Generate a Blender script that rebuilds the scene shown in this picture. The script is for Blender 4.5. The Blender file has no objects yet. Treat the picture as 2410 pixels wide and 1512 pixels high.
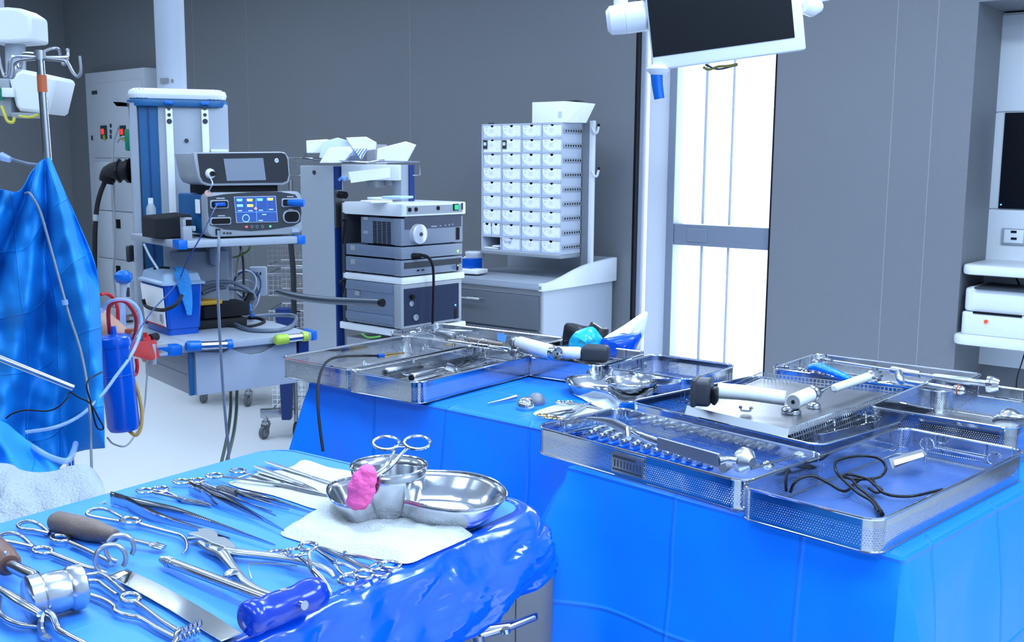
import bpy, bmesh, math, random
from mathutils import Vector, Matrix, noise
random.seed(7)
SC = bpy.context.scene
COL = SC.collection
R = math.radians
V = Vector

# ------------------------------------------------------------------ camera
EYE = V((0, 0, 1.55))
FOC, PITCH, ROLL = 2505.9, R(8.436), R(0.4036)
cam = bpy.data.cameras.new('camera'); camo = bpy.data.objects.new('camera', cam); COL.objects.link(camo)
cam.sensor_fit = 'HORIZONTAL'; cam.sensor_width = 36.0; cam.lens = 36.0 * FOC / 2410.0
cam.clip_start = 0.05; cam.clip_end = 60
_c, _s = math.cos(PITCH), math.sin(PITCH); _cr, _sr = math.cos(ROLL), math.sin(ROLL)
CB = Matrix(((_cr, -_sr, 0), (_sr, _cr, 0), (0, 0, 1))) @ Matrix(((1, 0, 0), (0, -_s, -_c), (0, _c, -_s)))  # rows: right, down, forward
right, down, fwd = V(CB[0]), V(CB[1]), V(CB[2])
mw = Matrix.Identity(4)
for i in range(3):
    mw[i][0] = right[i]; mw[i][1] = -down[i]; mw[i][2] = -fwd[i]; mw[i][3] = EYE[i]
camo.matrix_world = mw
SC.camera = camo
SC.view_settings.view_transform = 'Standard'; SC.view_settings.look = 'None'
SC.view_settings.exposure = -0.12; SC.view_settings.gamma = 1.0; SC.view_settings.use_curve_mapping = False
try:
    SC.cycles.use_denoising = True
    SC.cycles.max_bounces = 9; SC.cycles.transparent_max_bounces = 24; SC.cycles.caustics_reflective = False
    SC.cycles.sample_clamp_indirect = 6
except Exception: pass

def ray(x, y):
    return CB.transposed() @ V(((x - 1205) / FOC, (y - 756) / FOC, 1))
def P(x, y, z):           # where the line of sight meets the level z
    d = ray(x, y); return EYE + d * ((z - EYE.z) / d.z)
def D(x, y, dist):        # at a depth (metres north of the camera)
    d = ray(x, y); return EYE + d * (dist / d.y)
def W(x, y, nrm, k):      # on a vertical plane nrm . p = k
    d = ray(x, y); return EYE + d * (k / (nrm[0] * d.x + nrm[1] * d.y))
YAW = R(-40)
WX, WN = V((math.cos(YAW), math.sin(YAW), 0)), V((-math.sin(YAW), math.cos(YAW), 0))
WALL = 4.85
def RM(a, b, z): return WX * a + WN * b + V((0, 0, z))    # room coordinates
def wall(x, y, off=0.0): return W(x, y, WN, WALL - off)

# ------------------------------------------------------------------ world and lights
wd = bpy.data.worlds.new('sky'); SC.world = wd; wd.use_nodes = True
bg = wd.node_tree.nodes['Background']; bg.inputs[0].default_value = (0.62, 0.80, 1.0, 1); bg.inputs[1].default_value = 3.2
LCOL = (0.60, 0.77, 1.0)
def area(name, loc, sx, sy, power, rot=(0, 0, 0), col=LCOL):
    l = bpy.data.lights.new(name, 'AREA'); l.shape = 'RECTANGLE'; l.size = sx; l.size_y = sy; l.energy = power; l.color = col
    o = bpy.data.objects.new(name, l); COL.objects.link(o); o.location = loc; o.rotation_euler = rot
    return o
CEIL = 3.0
CEILING_LAMPS = [(-7.6, 3.0), (-5.6, 3.0), (-3.6, 3.0), (-1.6, 3.0), (-5.6, 1.0), (-3.6, 1.0), (-1.6, 1.0), (0.4, 1.0), (0.4, 3.0), (-3.6, -1.0), (-1.6, -1.0), (0.4, -1.0)]
LAMP_W = [12, 13, 9, 36, 11, 11, 19, 46, 46, 7, 7, 30]
LAMP_COL = [(0.60, 0.77, 1.0)] * 2 + [(0.64, 0.78, 1.0)] * 2 + [(0.60, 0.77, 1.0)] * 3 + [(0.52, 0.74, 1.0)] * 2 + [(0.58, 0.77, 1.0)] * 3
for (a, b), w, lc in zip(CEILING_LAMPS, LAMP_W, LAMP_COL):
    area('panel_lamp', RM(a, b, CEIL - 0.035), 1.15, 0.55, w, (0, 0, YAW), lc)
# big daylight through the window
wc = RM(-3.05, WALL + 0.75, 1.6)
area('window_daylight', wc, 1.6, 2.6, 90, (R(90), 0, YAW + math.pi), (0.78, 0.88, 1.0))
# unseen area lights added to brighten right-hand drape faces and the near table top
area('added_fill_light', V((1.7, 0.7, 2.35)), 0.6, 0.6, 26, (R(25), R(32), 0), (0.62, 0.80, 1.0))
area('added_fill_light', V((-0.5, 1.5, 2.62)), 0.5, 0.5, 4, (0, 0, 0), (0.66, 0.82, 1.0))

# ------------------------------------------------------------------ materials
MATS = {}
def nd(nt, t, **k):
    n = nt.nodes.new(t)
    for a, b in k.items():
        if a == 'ins':
            for i, v in b.items(): n.inputs[i].default_value = v
        else: setattr(n, a, b)
    return n
def mat(name, col, rough=0.5, metal=0.0, bump=0.0, bscale=60, var=0.0, vscale=8, alpha=1.0, trans=0.0, emit=None, es=1.0, coat=0.0, sub=0.0, aniso=None, ior=1.45, spec=0.5):
    if name in MATS: return MATS[name]
    m = bpy.data.materials.new(name); m.use_nodes = True; nt = m.node_tree
    b = nt.nodes['Principled BSDF']; I = b.inputs
    I['Base Color'].default_value = (*col, 1); I['Roughness'].default_value = rough; I['Metallic'].default_value = metal
    I['IOR'].default_value = ior; I['Specular IOR Level'].default_value = spec
    if alpha < 1: I['Alpha'].default_value = alpha
    if trans: I['Transmission Weight'].default_value = trans
    if coat: I['Coat Weight'].default_value = coat; I['Coat Roughness'].default_value = 0.08
    if sub: I['Subsurface Weight'].default_value = sub; I['Subsurface Scale'].default_value = 0.01
    if emit: I['Emission Color'].default_value = (*emit, 1); I['Emission Strength'].default_value = es
    if bump or var or aniso:
        tc = nd(nt, 'ShaderNodeTexCoord')
        src = tc.outputs['Object']
        if aniso:
            mp = nd(nt, 'ShaderNodeMapping'); mp.inputs['Scale'].default_value = aniso; nt.links.new(src, mp.inputs[0]); src = mp.outputs[0]
    if bump:
        n = nd(nt, 'ShaderNodeTexNoise', ins={'Scale': bscale, 'Detail': 4.0}); nt.links.new(src, n.inputs['Vector'])
        bp = nd(nt, 'ShaderNodeBump', ins={'Strength': bump, 'Distance': 0.01}); nt.links.new(n.outputs[0], bp.inputs['Height'])
        nt.links.new(bp.outputs[0], I['Normal'])
    if var:
        n = nd(nt, 'ShaderNodeTexNoise', ins={'Scale': vscale, 'Detail': 3.0}); nt.links.new(src, n.inputs['Vector'])
        mx = nd(nt, 'ShaderNodeMix', data_type='RGBA')
        mx.inputs[6].default_value = (*[c * (1 - var) for c in col], 1); mx.inputs[7].default_value = (*[min(1, c * (1 + var)) for c in col], 1)
        nt.links.new(n.outputs[0], mx.inputs[0]); nt.links.new(mx.outputs[2], I['Base Color'])
    MATS[name] = m; return m

def perforated(name, pitch=0.0042, hole=0.34, lo=0.006, hi=0.044, col=(0.62, 0.64, 0.67), rough=0.22, square=False, band=True):
    """sheet steel with real see-through holes, laid out on the UVs (metres)"""
    if name in MATS: return MATS[name]
    m = bpy.data.materials.new(name); m.use_nodes = True; nt = m.node_tree; L = nt.links.new
    b = nt.nodes['Principled BSDF']; b.inputs['Base Color'].default_value = (*col, 1); b.inputs['Metallic'].default_value = 1; b.inputs['Roughness'].default_value = rough
    uv = nd(nt, 'ShaderNodeUVMap')
    def cell(off):
        mul = nd(nt, 'ShaderNodeVectorMath', operation='MULTIPLY'); mul.inputs[1].default_value = (1 / pitch, 1 / (pitch * (1 if square else 1.732)), 0)
        L(uv.outputs[0], mul.inputs[0])
        ad = nd(nt, 'ShaderNodeVectorMath', operation='ADD'); ad.inputs[1].default_value = (off, off, 0); L(mul.outputs[0], ad.inputs[0])
        fr = nd(nt, 'ShaderNodeVectorMath', operation='FRACTION'); L(ad.outputs[0], fr.inputs[0])
        sb = nd(nt, 'ShaderNodeVectorMath', operation='SUBTRACT'); sb.inputs[1].default_value = (0.5, 0.5, 0); L(fr.outputs[0], sb.inputs[0])
        return sb.outputs[0]
    if square:
        ab = nd(nt, 'ShaderNodeVectorMath', operation='ABSOLUTE'); L(cell(0), ab.inputs[0])
        sp = nd(nt, 'ShaderNodeSeparateXYZ'); L(ab.outputs[0], sp.inputs[0])
        mn = nd(nt, 'ShaderNodeMath', operation='MAXIMUM'); L(sp.outputs[0], mn.inputs[0]); L(sp.outputs[1], mn.inputs[1])
    else:
        ds = []
        for off in (0, 0.5):
            sc = nd(nt, 'ShaderNodeVectorMath', operation='MULTIPLY'); sc.inputs[1].default_value = (1, 1.732, 0); L(cell(off), sc.inputs[0])
            le = nd(nt, 'ShaderNodeVectorMath', operation='LENGTH'); L(sc.outputs[0], le.inputs[0]); ds.append(le.outputs['Value'])
        mn = nd(nt, 'ShaderNodeMath', operation='MINIMUM'); L(ds[0], mn.inputs[0]); L(ds[1], mn.inputs[1])
    lt = nd(nt, 'ShaderNodeMath', operation='LESS_THAN'); lt.inputs[1].default_value = hole; L(mn.outputs[0], lt.inputs[0])
    out = lt.outputs[0]
    if band:
        s = nd(nt, 'ShaderNodeSeparateXYZ'); L(uv.outputs[0], s.inputs[0])
        g = nd(nt, 'ShaderNodeMath', operation='GREATER_THAN'); g.inputs[1].default_value = lo; L(s.outputs[1], g.inputs[0])
        l2 = nd(nt, 'ShaderNodeMath', operation='LESS_THAN'); l2.inputs[1].default_value = hi; L(s.outputs[1], l2.inputs[0])
        for k in (g, l2):
            mu = nd(nt, 'ShaderNodeMath', operation='MULTIPLY'); L(out, mu.inputs[0]); L(k.outputs[0], mu.inputs[1]); out = mu.outputs[0]
    iv = nd(nt, 'ShaderNodeMath', operation='SUBTRACT'); iv.inputs[0].default_value = 1.0; L(out, iv.inputs[1])
    L(iv.outputs[0], b.inputs['Alpha'])
    MATS[name] = m; return m

def drape_mat(name, col, rough, crease=0.35, sheen=0.0, coat=0.0, grid=0.28, crumple=0.0):
    """non-woven sheet: fine weave, soft wrinkles and the square creases it was folded along"""
    if name in MATS: return MATS[name]
    m = bpy.data.materials.new(name); m.use_nodes = True; nt = m.node_tree; L = nt.links.new
    b = nt.nodes['Principled BSDF']; b.inputs['Base Color'].default_value = (*col, 1); b.inputs['Roughness'].default_value = rough
    b.inputs['Coat Weight'].default_value = coat; b.inputs['Coat Roughness'].default_value = 0.12
    b.inputs['Specular IOR Level'].default_value = 0.5 if coat else 0.38
    uv = nd(nt, 'ShaderNodeUVMap'); tc = nd(nt, 'ShaderNodeTexCoord')
    hs = []
    n1 = nd(nt, 'ShaderNodeTexNoise', ins={'Scale': 6.0, 'Detail': 3.0, 'Distortion': 0.6}); L(tc.outputs['Object'], n1.inputs['Vector']); hs.append((n1.outputs[0], 0.8 + crumple))
    n2 = nd(nt, 'ShaderNodeTexNoise', ins={'Scale': 500.0, 'Detail': 2.0}); L(tc.outputs['Object'], n2.inputs['Vector']); hs.append((n2.outputs[0], 0.02))
    if crumple:
        n3 = nd(nt, 'ShaderNodeTexVoronoi', ins={'Scale': 9.0}); n3.feature = 'SMOOTH_F1'; L(tc.outputs['Object'], n3.inputs['Vector']); hs.append((n3.outputs[0], crumple))
    sp = nd(nt, 'ShaderNodeSeparateXYZ'); L(uv.outputs[0], sp.inputs[0])
    for ax in (0, 1):
        f = nd(nt, 'ShaderNodeMath', operation='PINGPONG'); f.inputs[1].default_value = grid / 2; L(sp.outputs[ax], f.inputs[0])
        mr = nd(nt, 'ShaderNodeMapRange'); mr.inputs[1].default_value = 0; mr.inputs[2].default_value = 0.006; mr.inputs[3].default_value = 1; mr.inputs[4].default_value = 0
        L(f.outputs[0], mr.inputs[0]); hs.append((mr.outputs[0], crease))
    acc = None
    for o, k in hs:
        mu = nd(nt, 'ShaderNodeMath', operation='MULTIPLY'); mu.inputs[1].default_value = k; L(o, mu.inputs[0])
        if acc is None: acc = mu.outputs[0]
        else:
            ad = nd(nt, 'ShaderNodeMath', operation='ADD'); L(acc, ad.inputs[0]); L(mu.outputs[0], ad.inputs[1]); acc = ad.outputs[0]
    bp = nd(nt, 'ShaderNodeBump', ins={'Strength': 0.55, 'Distance': 0.006}); L(acc, bp.inputs['Height']); L(bp.outputs[0], b.inputs['Normal'])
    MATS[name] = m; return m

STEEL = mat('steel', (0.52, 0.54, 0.57), 0.15, 1.0)
STEELB = mat('brushed_steel', (0.44, 0.46, 0.49), 0.32, 1.0, bump=0.06, bscale=40, aniso=(1, 1, 14))
STEELD = mat('dull_steel', (0.34, 0.35, 0.37), 0.38, 1.0)
CHROME = mat('chrome', (0.66, 0.68, 0.71), 0.08, 1.0)
ALU = mat('aluminium', (0.60, 0.62, 0.66), 0.4, 1.0)
WHITE = mat('white_plastic', (0.74, 0.77, 0.80), 0.35)
WHITEP = mat('white_paint', (0.33, 0.37, 0.43), 0.45)
LGREY = mat('light_grey_metal', (0.30, 0.325, 0.36), 0.42)
MGREY = mat('mid_grey_metal', (0.30, 0.31, 0.33), 0.45)
DGREY = mat('dark_grey_plastic', (0.035, 0.04, 0.05), 0.5, spec=0.35)
BLACK = mat('black_plastic', (0.006, 0.006, 0.008), 0.45, spec=0.2)
RUBBER = mat('black_rubber', (0.013, 0.014, 0.017), 0.7, spec=0.3)
GLASSK = mat('black_glass', (0.004, 0.005, 0.008), 0.35, spec=0.15)
NAVY = mat('navy_plastic', (0.005, 0.03, 0.16), 0.4)
BLUEP = mat('blue_plastic', (0.0, 0.12, 0.50), 0.35)
BLUED = mat('deep_blue_plastic', (0.0, 0.075, 0.46), 0.22, coat=0.1)
TEAL = mat('steel_blue_paint', (0.01, 0.10, 0.26), 0.4)
PAPER = mat('white_paper', (0.85, 0.86, 0.86), 0.7)
CARDB = mat('white_card', (0.93, 0.94, 0.94), 0.6)
RED = mat('red_plastic', (0.42, 0.006, 0.012), 0.45, spec=0.3)
REDH = mat('red_rubber_hose', (0.45, 0.008, 0.015), 0.35)
SKIN = mat('skin', (0.42, 0.24, 0.18), 0.5, sub=0.1)
# ------------------------------------------------------------------ geometry helpers
FR = {}
def thing(name, label, cat, loc=(0, 0, 0), yaw=0.0, group=None, kind=None):
    o = bpy.data.objects.new(name, None); COL.objects.link(o); o.empty_display_size = 0.05
    o.location = loc; o.rotation_euler = (0, 0, yaw); FR[o.name] = Matrix.Translation(V(loc)) @ Matrix.Rotation(yaw, 4, 'Z')
    tag(o, label, cat, group, kind); return o
def tag(o, label=None, cat=None, group=None, kind=None):
    if label: o['label'] = label
    if cat: o['category'] = cat
    if group: o['group'] = group
    if kind: o['kind'] = kind
    return o
def world_of(o):
    if o is None: return Matrix.Identity(4)
    return FR.get(o.name, Matrix.Identity(4))
def frame(loc, yaw=0.0): return Matrix.Translation(V(loc)) @ Matrix.Rotation(yaw, 4, 'Z')
def basis(loc, x, y, z):
    m = Matrix.Identity(4)
    for i in range(3): m[i][0] = x[i]; m[i][1] = y[i]; m[i][2] = z[i]; m[i][3] = loc[i]
    return m
def smooth_path(pts, n=6, closed=False):
    pts = [V(p) for p in pts]
    if len(pts) < 3: return pts
    out = []; N = len(pts)
    rng = range(N if closed else N - 1)
    for i in rng:
        p1, p2 = pts[i], pts[(i + 1) % N]
        p0 = pts[i - 1] if (closed or i > 0) else p1 + (p1 - p2)
        p3 = pts[(i + 2) % N] if (closed or i < N - 2) else p2 + (p2 - p1)
        for k in range(n):
            t = k / n
            out.append(0.5 * ((2 * p1) + (p2 - p0) * t + (2 * p0 - 5 * p1 + 4 * p2 - p3) * t * t + (3 * p1 - p0 - 3 * p2 + p3) * t * t * t))
    if not closed: out.append(pts[-1])
    return out
class MB:
    def __init__(s, M=None):
        s.bm = bmesh.new(); s.uv = s.bm.loops.layers.uv.new('UVMap'); s.M = M or Matrix.Identity(4)
    def v(s, p): return s.bm.verts.new(s.M @ V(p))
    def face(s, vs, uvs=None):
        try: f = s.bm.faces.new(vs)
        except ValueError: return None
        if uvs:
            for l, u in zip(f.loops, uvs): l[s.uv].uv = u
        return f
    def box(s, c, d, rot=None, bev=0.0, seg=2, taper=None):
        """centre, full size"""
        t = bmesh.new(); bmesh.ops.create_cube(t, size=1.0)
        for w in t.verts:
            w.co = V((w.co.x * d[0], w.co.y * d[1], w.co.z * d[2]))
            if taper and w.co.z > 0: w.co.x *= taper[0]; w.co.y *= taper[1]
        if bev: bmesh.ops.bevel(t, geom=t.edges[:], offset=min(bev, min(d) * 0.49), segments=seg, affect='EDGES', profile=0.5)
        T = Matrix.Translation(V(c)) @ (rot.to_4x4() if rot else Matrix.Identity(4))
        s._merge(t, T); return s
    def _merge(s, t, T=None):
        mp = {}
        X = s.M @ (T or Matrix.Identity(4))
        for w in t.verts: mp[w] = s.bm.verts.new(X @ w.co)
        for f in t.faces:
            try: s.bm.faces.new([mp[w] for w in f.verts])
            except ValueError: pass
        t.free()
    def span(s, a, b, bev=0.0): # box by two corners
        a, b = V(a), V(b); return s.box((a + b) / 2, [abs(b[i] - a[i]) for i in range(3)], bev=bev)
    def ring_loft(s, rings, cap0=True, cap1=True, closed=True):
        vr = [[s.v(p) for p in r] for r in rings]
        n = len(rings[0])
        for a, b in zip(vr, vr[1:]):
            for i in range(n if closed else n - 1):
                j = (i + 1) % n; s.face((a[i], a[j], b[j], b[i]))
        if cap0: s.face(list(reversed(vr[0])))
        if cap1: s.face(vr[-1])
        return s
    def tube(s, pts, r, seg=8, smooth=0, closed=False, flat=None, up=(0, 0, 1)):
        """r may be a list; flat=(a,b): elliptical section, a across, b along 'up'"""
        pts = [V(p) for p in pts]
        m0 = len(pts)
        if smooth: pts = smooth_path(pts, smooth, closed)
        n = len(pts)
        if isinstance(r, (list, tuple)):
            rr = []
            for i in range(n):
                t = i / max(1, n - 1) * (len(r) - 1); k = min(int(t), len(r) - 2); rr.append(r[k] + (r[k + 1] - r[k]) * (t - k))
        else: rr = [r] * n
        rings = []; nrm = None
        for i, p in enumerate(pts):
            if closed: t = pts[(i + 1) % n] - pts[i - 1]
            else: t = pts[min(i + 1, n - 1)] - pts[max(i - 1, 0)]
            if t.length < 1e-9: t = V((0, 0, 1))
            t.normalize()
            if flat:
                b = V(up) - t * V(up).dot(t)
                if b.length < 1e-4: b = V((1, 0, 0)) - t * t.x
                b.normalize(); a = t.cross(b); ka, kb = flat
            else:
                if nrm is None:
                    nrm = t.orthogonal()
                nrm = nrm - t * nrm.dot(t)
                if nrm.length < 1e-6: nrm = t.orthogonal()
                nrm.normalize(); b = nrm; a = t.cross(b); ka = kb = 1
            rings.append([p + (a * math.cos(q) * ka + b * math.sin(q) * kb) * rr[i] for q in [2 * math.pi * k / seg for k in range(seg)]])
        if closed:
            vr = [[s.v(p) for p in r_] for r_ in rings]
            for i in range(n):
                A, B = vr[i], vr[(i + 1) % n]
                for k in range(seg):
                    j = (k + 1) % seg; s.face((A[k], A[j], B[j], B[k]))
        else: s.ring_loft(rings)
        return s
    def cyl(s, a, b, r, r2=None, seg=20, bev=0.0):
        a, b = V(a), V(b); r2 = r if r2 is None else r2
        if bev:
            d = (b - a).normalized() * bev; return s.tube([a, a + d, b - d, b], [r - bev, r, r2, r2 - bev], seg) if False else s._prof(a, b, [(0, r - bev), (bev, r), ((b - a).length - bev, r2), ((b - a).length, r2 - bev)], seg)
        return s._prof(a, b, [(0, r), ((b - a).length, r2)], seg)
    def _prof(s, a, b, prof, seg=24, cap0=True, cap1=True):
        t = (V(b) - V(a)).normalized(); n = t.orthogonal().normalized(); m = t.cross(n)
        rings = [[V(a) + t * h + (n * math.cos(q) + m * math.sin(q)) * r for q in [2 * math.pi * k / seg for k in range(seg)]] for h, r in prof]
        return s.ring_loft(rings, cap0, cap1)
    def lathe(s, base, prof, seg=28, axis=(0, 0, 1), caps=(True, True)):
        """prof = [(height, radius)...] along axis"""
        return s._prof(V(base), V(base) + V(axis), prof, seg, *caps)
    def prism(s, pts, z0, z1, bev=0.0):
        t = bmesh.new()
        lo = [t.verts.new((p[0], p[1], z0)) for p in pts]; hi = [t.verts.new((p[0], p[1], z1)) for p in pts]
        n = len(pts)
        t.faces.new(list(reversed(lo))); t.faces.new(hi)
        for i in range(n): t.faces.new((lo[i], lo[(i + 1) % n], hi[(i + 1) % n], hi[i]))
        bmesh.ops.recalc_face_normals(t, faces=t.faces[:])
        if bev: bmesh.ops.bevel(t, geom=t.edges[:], offset=bev, segments=2, affect='EDGES', profile=0.5)
        s._merge(t); return s
    def slab(s, quad, up, th):
        """flat plate through world points lifted by th along up"""
        q = [V(p) for p in quad]; u = V(up).normalized() * th
        return s.ring_loft([q, [p + u for p in q]])
    def grid(s, fn, nu, nv, uvs=None, closed=False):
        vs = [[s.v(fn(i / nu, j / nv)) for j in range(nv + 1)] for i in range(nu + (0 if closed else 1))]
        for i in range(nu):
            for j in range(nv):
                a, b = vs[i], vs[(i + 1) % len(vs)]
                us = None
                if uvs: us = [uvs(i / nu, j / nv), uvs((i + 1) / nu, j / nv), uvs((i + 1) / nu, (j + 1) / nv), uvs(i / nu, (j + 1) / nv)]
                s.face((a[j], b[j], b[j + 1], a[j + 1]), us)
        return s
    def ball(s, c, r, seg=20, squash=(1, 1, 1), lump=0.0, seed=0):
        t = bmesh.new(); bmesh.ops.create_uvsphere(t, u_segments=seg, v_segments=max(8, seg * 2 // 3), radius=1.0)
        for w in t.verts:
            k = 1 + (lump * noise.noise(w.co * 1.7 + V((seed, 0, 0))) if lump else 0)
            w.co = V((w.co.x * r * squash[0] * k, w.co.y * r * squash[1] * k, w.co.z * r * squash[2] * k))
        s._merge(t, Matrix.Translation(V(c))); return s
    def ringt(s, c, r, rt, nrm=(0, 0, 1), seg=24, sq=(1, 1), tseg=8, flat=None, x=None):
        n = V(nrm).normalized(); a = V(x).normalized() if x else n.orthogonal().normalized(); a = (a - n * a.dot(n)).normalized(); b = n.cross(a)
        pts = [V(c) + (a * math.cos(q) * sq[0] + b * math.sin(q) * sq[1]) * r for q in [2 * math.pi * k / seg for k in range(seg)]]
        return s.tube(pts, rt, tseg, closed=True, flat=flat, up=n)
    def obj(s, name, m, parent=None, smooth=True, bevel=0.0, sub=0, solid=0.0, label=None, angle=40):
        bmesh.ops.recalc_face_normals(s.bm, faces=s.bm.faces[:])
        me = bpy.data.meshes.new(name)
        Mi = world_of(parent).inverted()
        if parent is None:
            lo = V([min(w.co[i] for w in s.bm.verts) for i in range(3)]); hi = V([max(w.co[i] for w in s.bm.verts) for i in range(3)])
            org = V(((lo.x + hi.x) / 2, (lo.y + hi.y) / 2, lo.z)); Mi = Matrix.Translation(-org)
        s.bm.transform(Mi)
        s.bm.to_mesh(me); s.bm.free()
        o = bpy.data.objects.new(name, me); COL.objects.link(o)
        for mm in (m if isinstance(m, (list, tuple)) else [m]): me.materials.append(mm)
        if parent is None: o.location = org; FR[o.name] = Matrix.Translation(org)
        else: o.parent = parent; FR[o.name] = world_of(parent)
        if smooth:
            me.shade_smooth()
            try: me.set_sharp_from_angle(angle=R(angle))
            except Exception: pass
        if bevel:
            b = o.modifiers.new('b', 'BEVEL'); b.width = bevel; b.segments = 2; b.limit_method = 'ANGLE'; b.angle_limit = R(50)
        if solid:
            q = o.modifiers.new('s', 'SOLIDIFY'); q.thickness = solid; q.offset = 0
        if sub:
            q = o.modifiers.new('u', 'SUBSURF'); q.levels = sub; q.render_levels = sub
        if label: o['label'] = label
        return o
def dup(root, label=None, group=None, mw=None):
    """copy a thing, its parts and their sub-parts; mw moves the copy"""
    r = root.copy(); COL.objects.link(r)
    if label: r['label'] = label
    if group: r['group'] = group
    for ch in list(root.children):
        c = ch.copy(); COL.objects.link(c); c.parent = r
        for g in list(ch.children):
            d = g.copy(); COL.objects.link(d); d.parent = c
    if mw is not None: r.matrix_world = mw
    return r
def text(body, M, size, m, parent, name='lettering', depth=0.0004, align='CENTER'):
    """lettering as mesh; M maps x right, y up, z out of the surface"""
    c = bpy.data.curves.new(name, 'FONT'); c.body = body; c.size = size; c.align_x = align; c.align_y = 'CENTER'; c.extrude = depth
    t = bpy.data.objects.new('tmp', c); COL.objects.link(t)
    dg = bpy.context.evaluated_depsgraph_get(); me = bpy.data.meshes.new_from_object(t.evaluated_get(dg))
    bpy.data.objects.remove(t); me.transform(world_of(parent).inverted() @ M)
    o = bpy.data.objects.new(name, me); COL.objects.link(o); me.materials.clear(); me.materials.append(m); o.parent = parent
    FR[o.name] = world_of(parent); return o
def rot_to(x, z):
    """rotation whose z is z and whose x leans to x"""
    z = V(z).normalized(); x = V(x); x = (x - z * x.dot(z)).normalized(); y = z.cross(x)
    return Matrix((x, y, z)).transposed()
def rrect(x0, y0, x1, y1, r, n=5):
    out = []
    for cx, cy, a0 in ((x1 - r, y0 + r, -90), (x1 - r, y1 - r, 0), (x0 + r, y1 - r, 90), (x0 + r, y0 + r, 180)):
        for k in range(n + 1):
            a = R(a0 + 90 * k / n); out.append((cx + r * math.cos(a), cy + r * math.sin(a)))
    return out
# ------------------------------------------------------------------ local frames with pixel look-up
class Fr:
    def __init__(s, o, yaw):
        s.o = V(o); s.yaw = yaw; s.x = V((math.cos(yaw), math.sin(yaw), 0)); s.y = V((-math.sin(yaw), math.cos(yaw), 0)); s.M = frame(o, yaw)
    def loc(s, w): d = V(w) - s.o; return V((d.dot(s.x), d.dot(s.y), d.z))
    def front(s, px, py, y=0.0):      # point on the plane local y = y
        d = ray(px, py); k = (s.y.dot(s.o) + y - s.y.dot(EYE)) / s.y.dot(d); return s.loc(EYE + d * k)
    def side(s, px, py, x=0.0):
        d = ray(px, py); k = (s.x.dot(s.o) + x - s.x.dot(EYE)) / s.x.dot(d); return s.loc(EYE + d * k)
    def top(s, px, py, z): return s.loc(P(px, py, s.o.z + z))
    def w(s, p): return s.M @ V(p)
    def mb(s): return MB(s.M)

# ------------------------------------------------------------------ the room
def struct(name, b, m, **k):
    o = b.obj(name, m, smooth=False, **k); o['kind'] = 'structure'; return o
ROOM = frame((0, 0, 0), YAW)
WALLM = mat('taupe_wall_panel', (0.180, 0.190, 0.208), 0.55, bump=0.12, bscale=420, var=0.03, vscale=1.2)
FLOORM = mat('pale_resin_floor', (0.90, 0.91, 0.92), 0.3, var=0.03, vscale=2.0)
CEILM = mat('white_ceiling', (0.92, 0.93, 0.94), 0.7)
SIDEM = mat('off_white_wall', (0.55, 0.56, 0.57), 0.6)
DIMW = mat('grey_wall', (0.16, 0.17, 0.18), 0.6)
AL, AR, BB = -9.25, 1.6, -3.0
aw0 = (wall(1491, 400) - V((0, 0, 0))).dot(WX); aw1 = wall(1819, 400).dot(WX); an = wall(2284, 300).dot(WX)
zn = wall(2290, 6).z; WZ0, WZ1 = 0.12, 2.86
struct('floor', MB(ROOM).span((AL - .2, BB - .2, -0.1), (AR + .2, WALL + .8, 0)), FLOORM)
struct('ceiling', MB(ROOM).span((AL - .2, BB - .2, CEIL), (AR + .2, WALL + .2, CEIL + 0.1)), CEILM)
b = MB(ROOM)
b.span((AL, WALL, 0), (aw0, WALL + .15, CEIL)); b.span((aw1, WALL, 0), (an, WALL + .15, CEIL))
b.span((aw0, WALL, 0), (aw1, WALL + .15, WZ0)); b.span((aw0, WALL, WZ1), (aw1, WALL + .15, CEIL))
b.span((an, WALL, zn), (AR, WALL + .15, CEIL))
NB = WALL + 0.42
b.span((an - .15, WALL + .15, 0), (an, NB, zn + .1)); b.span((an - .15, NB, 0), (AR, NB + .1, zn + .1)); b.span((an, WALL + .15, zn), (AR, NB, zn + .1))
struct('wall_back', b, WALLM)
struct('wall_left', MB(ROOM).span((AL - .15, BB, 0), (AL, WALL + .15, CEIL)), WALLM)
struct('wall_right', MB(ROOM).span((AR, BB, 0), (AR + .15, WALL + .8, CEIL)), SIDEM)
struct('wall_front', MB(ROOM).span((AL, BB - .15, 0), (AR, BB, CEIL)), DIMW)
GROOVE = mat('panel_joint', (0.29, 0.295, 0.30), 0.5)
n = 0
for px in (462, 586, 966, 2098, 2192):
    a = wall(px, 300).dot(WX); n += 1
    struct('trim_%d' % n, MB(ROOM).span((a - .002, WALL - .001, 0), (a + .002, WALL + .001, CEIL)), GROOVE)
n += 1; struct('trim_%d' % n, MB(ROOM).span((AL, WALL - .012, 0), (aw0, WALL, .1)), MGREY)
n += 1; struct('trim_%d' % n, MB(ROOM).span((aw1, WALL - .012, 0), (an, WALL, .1)), MGREY)

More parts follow.
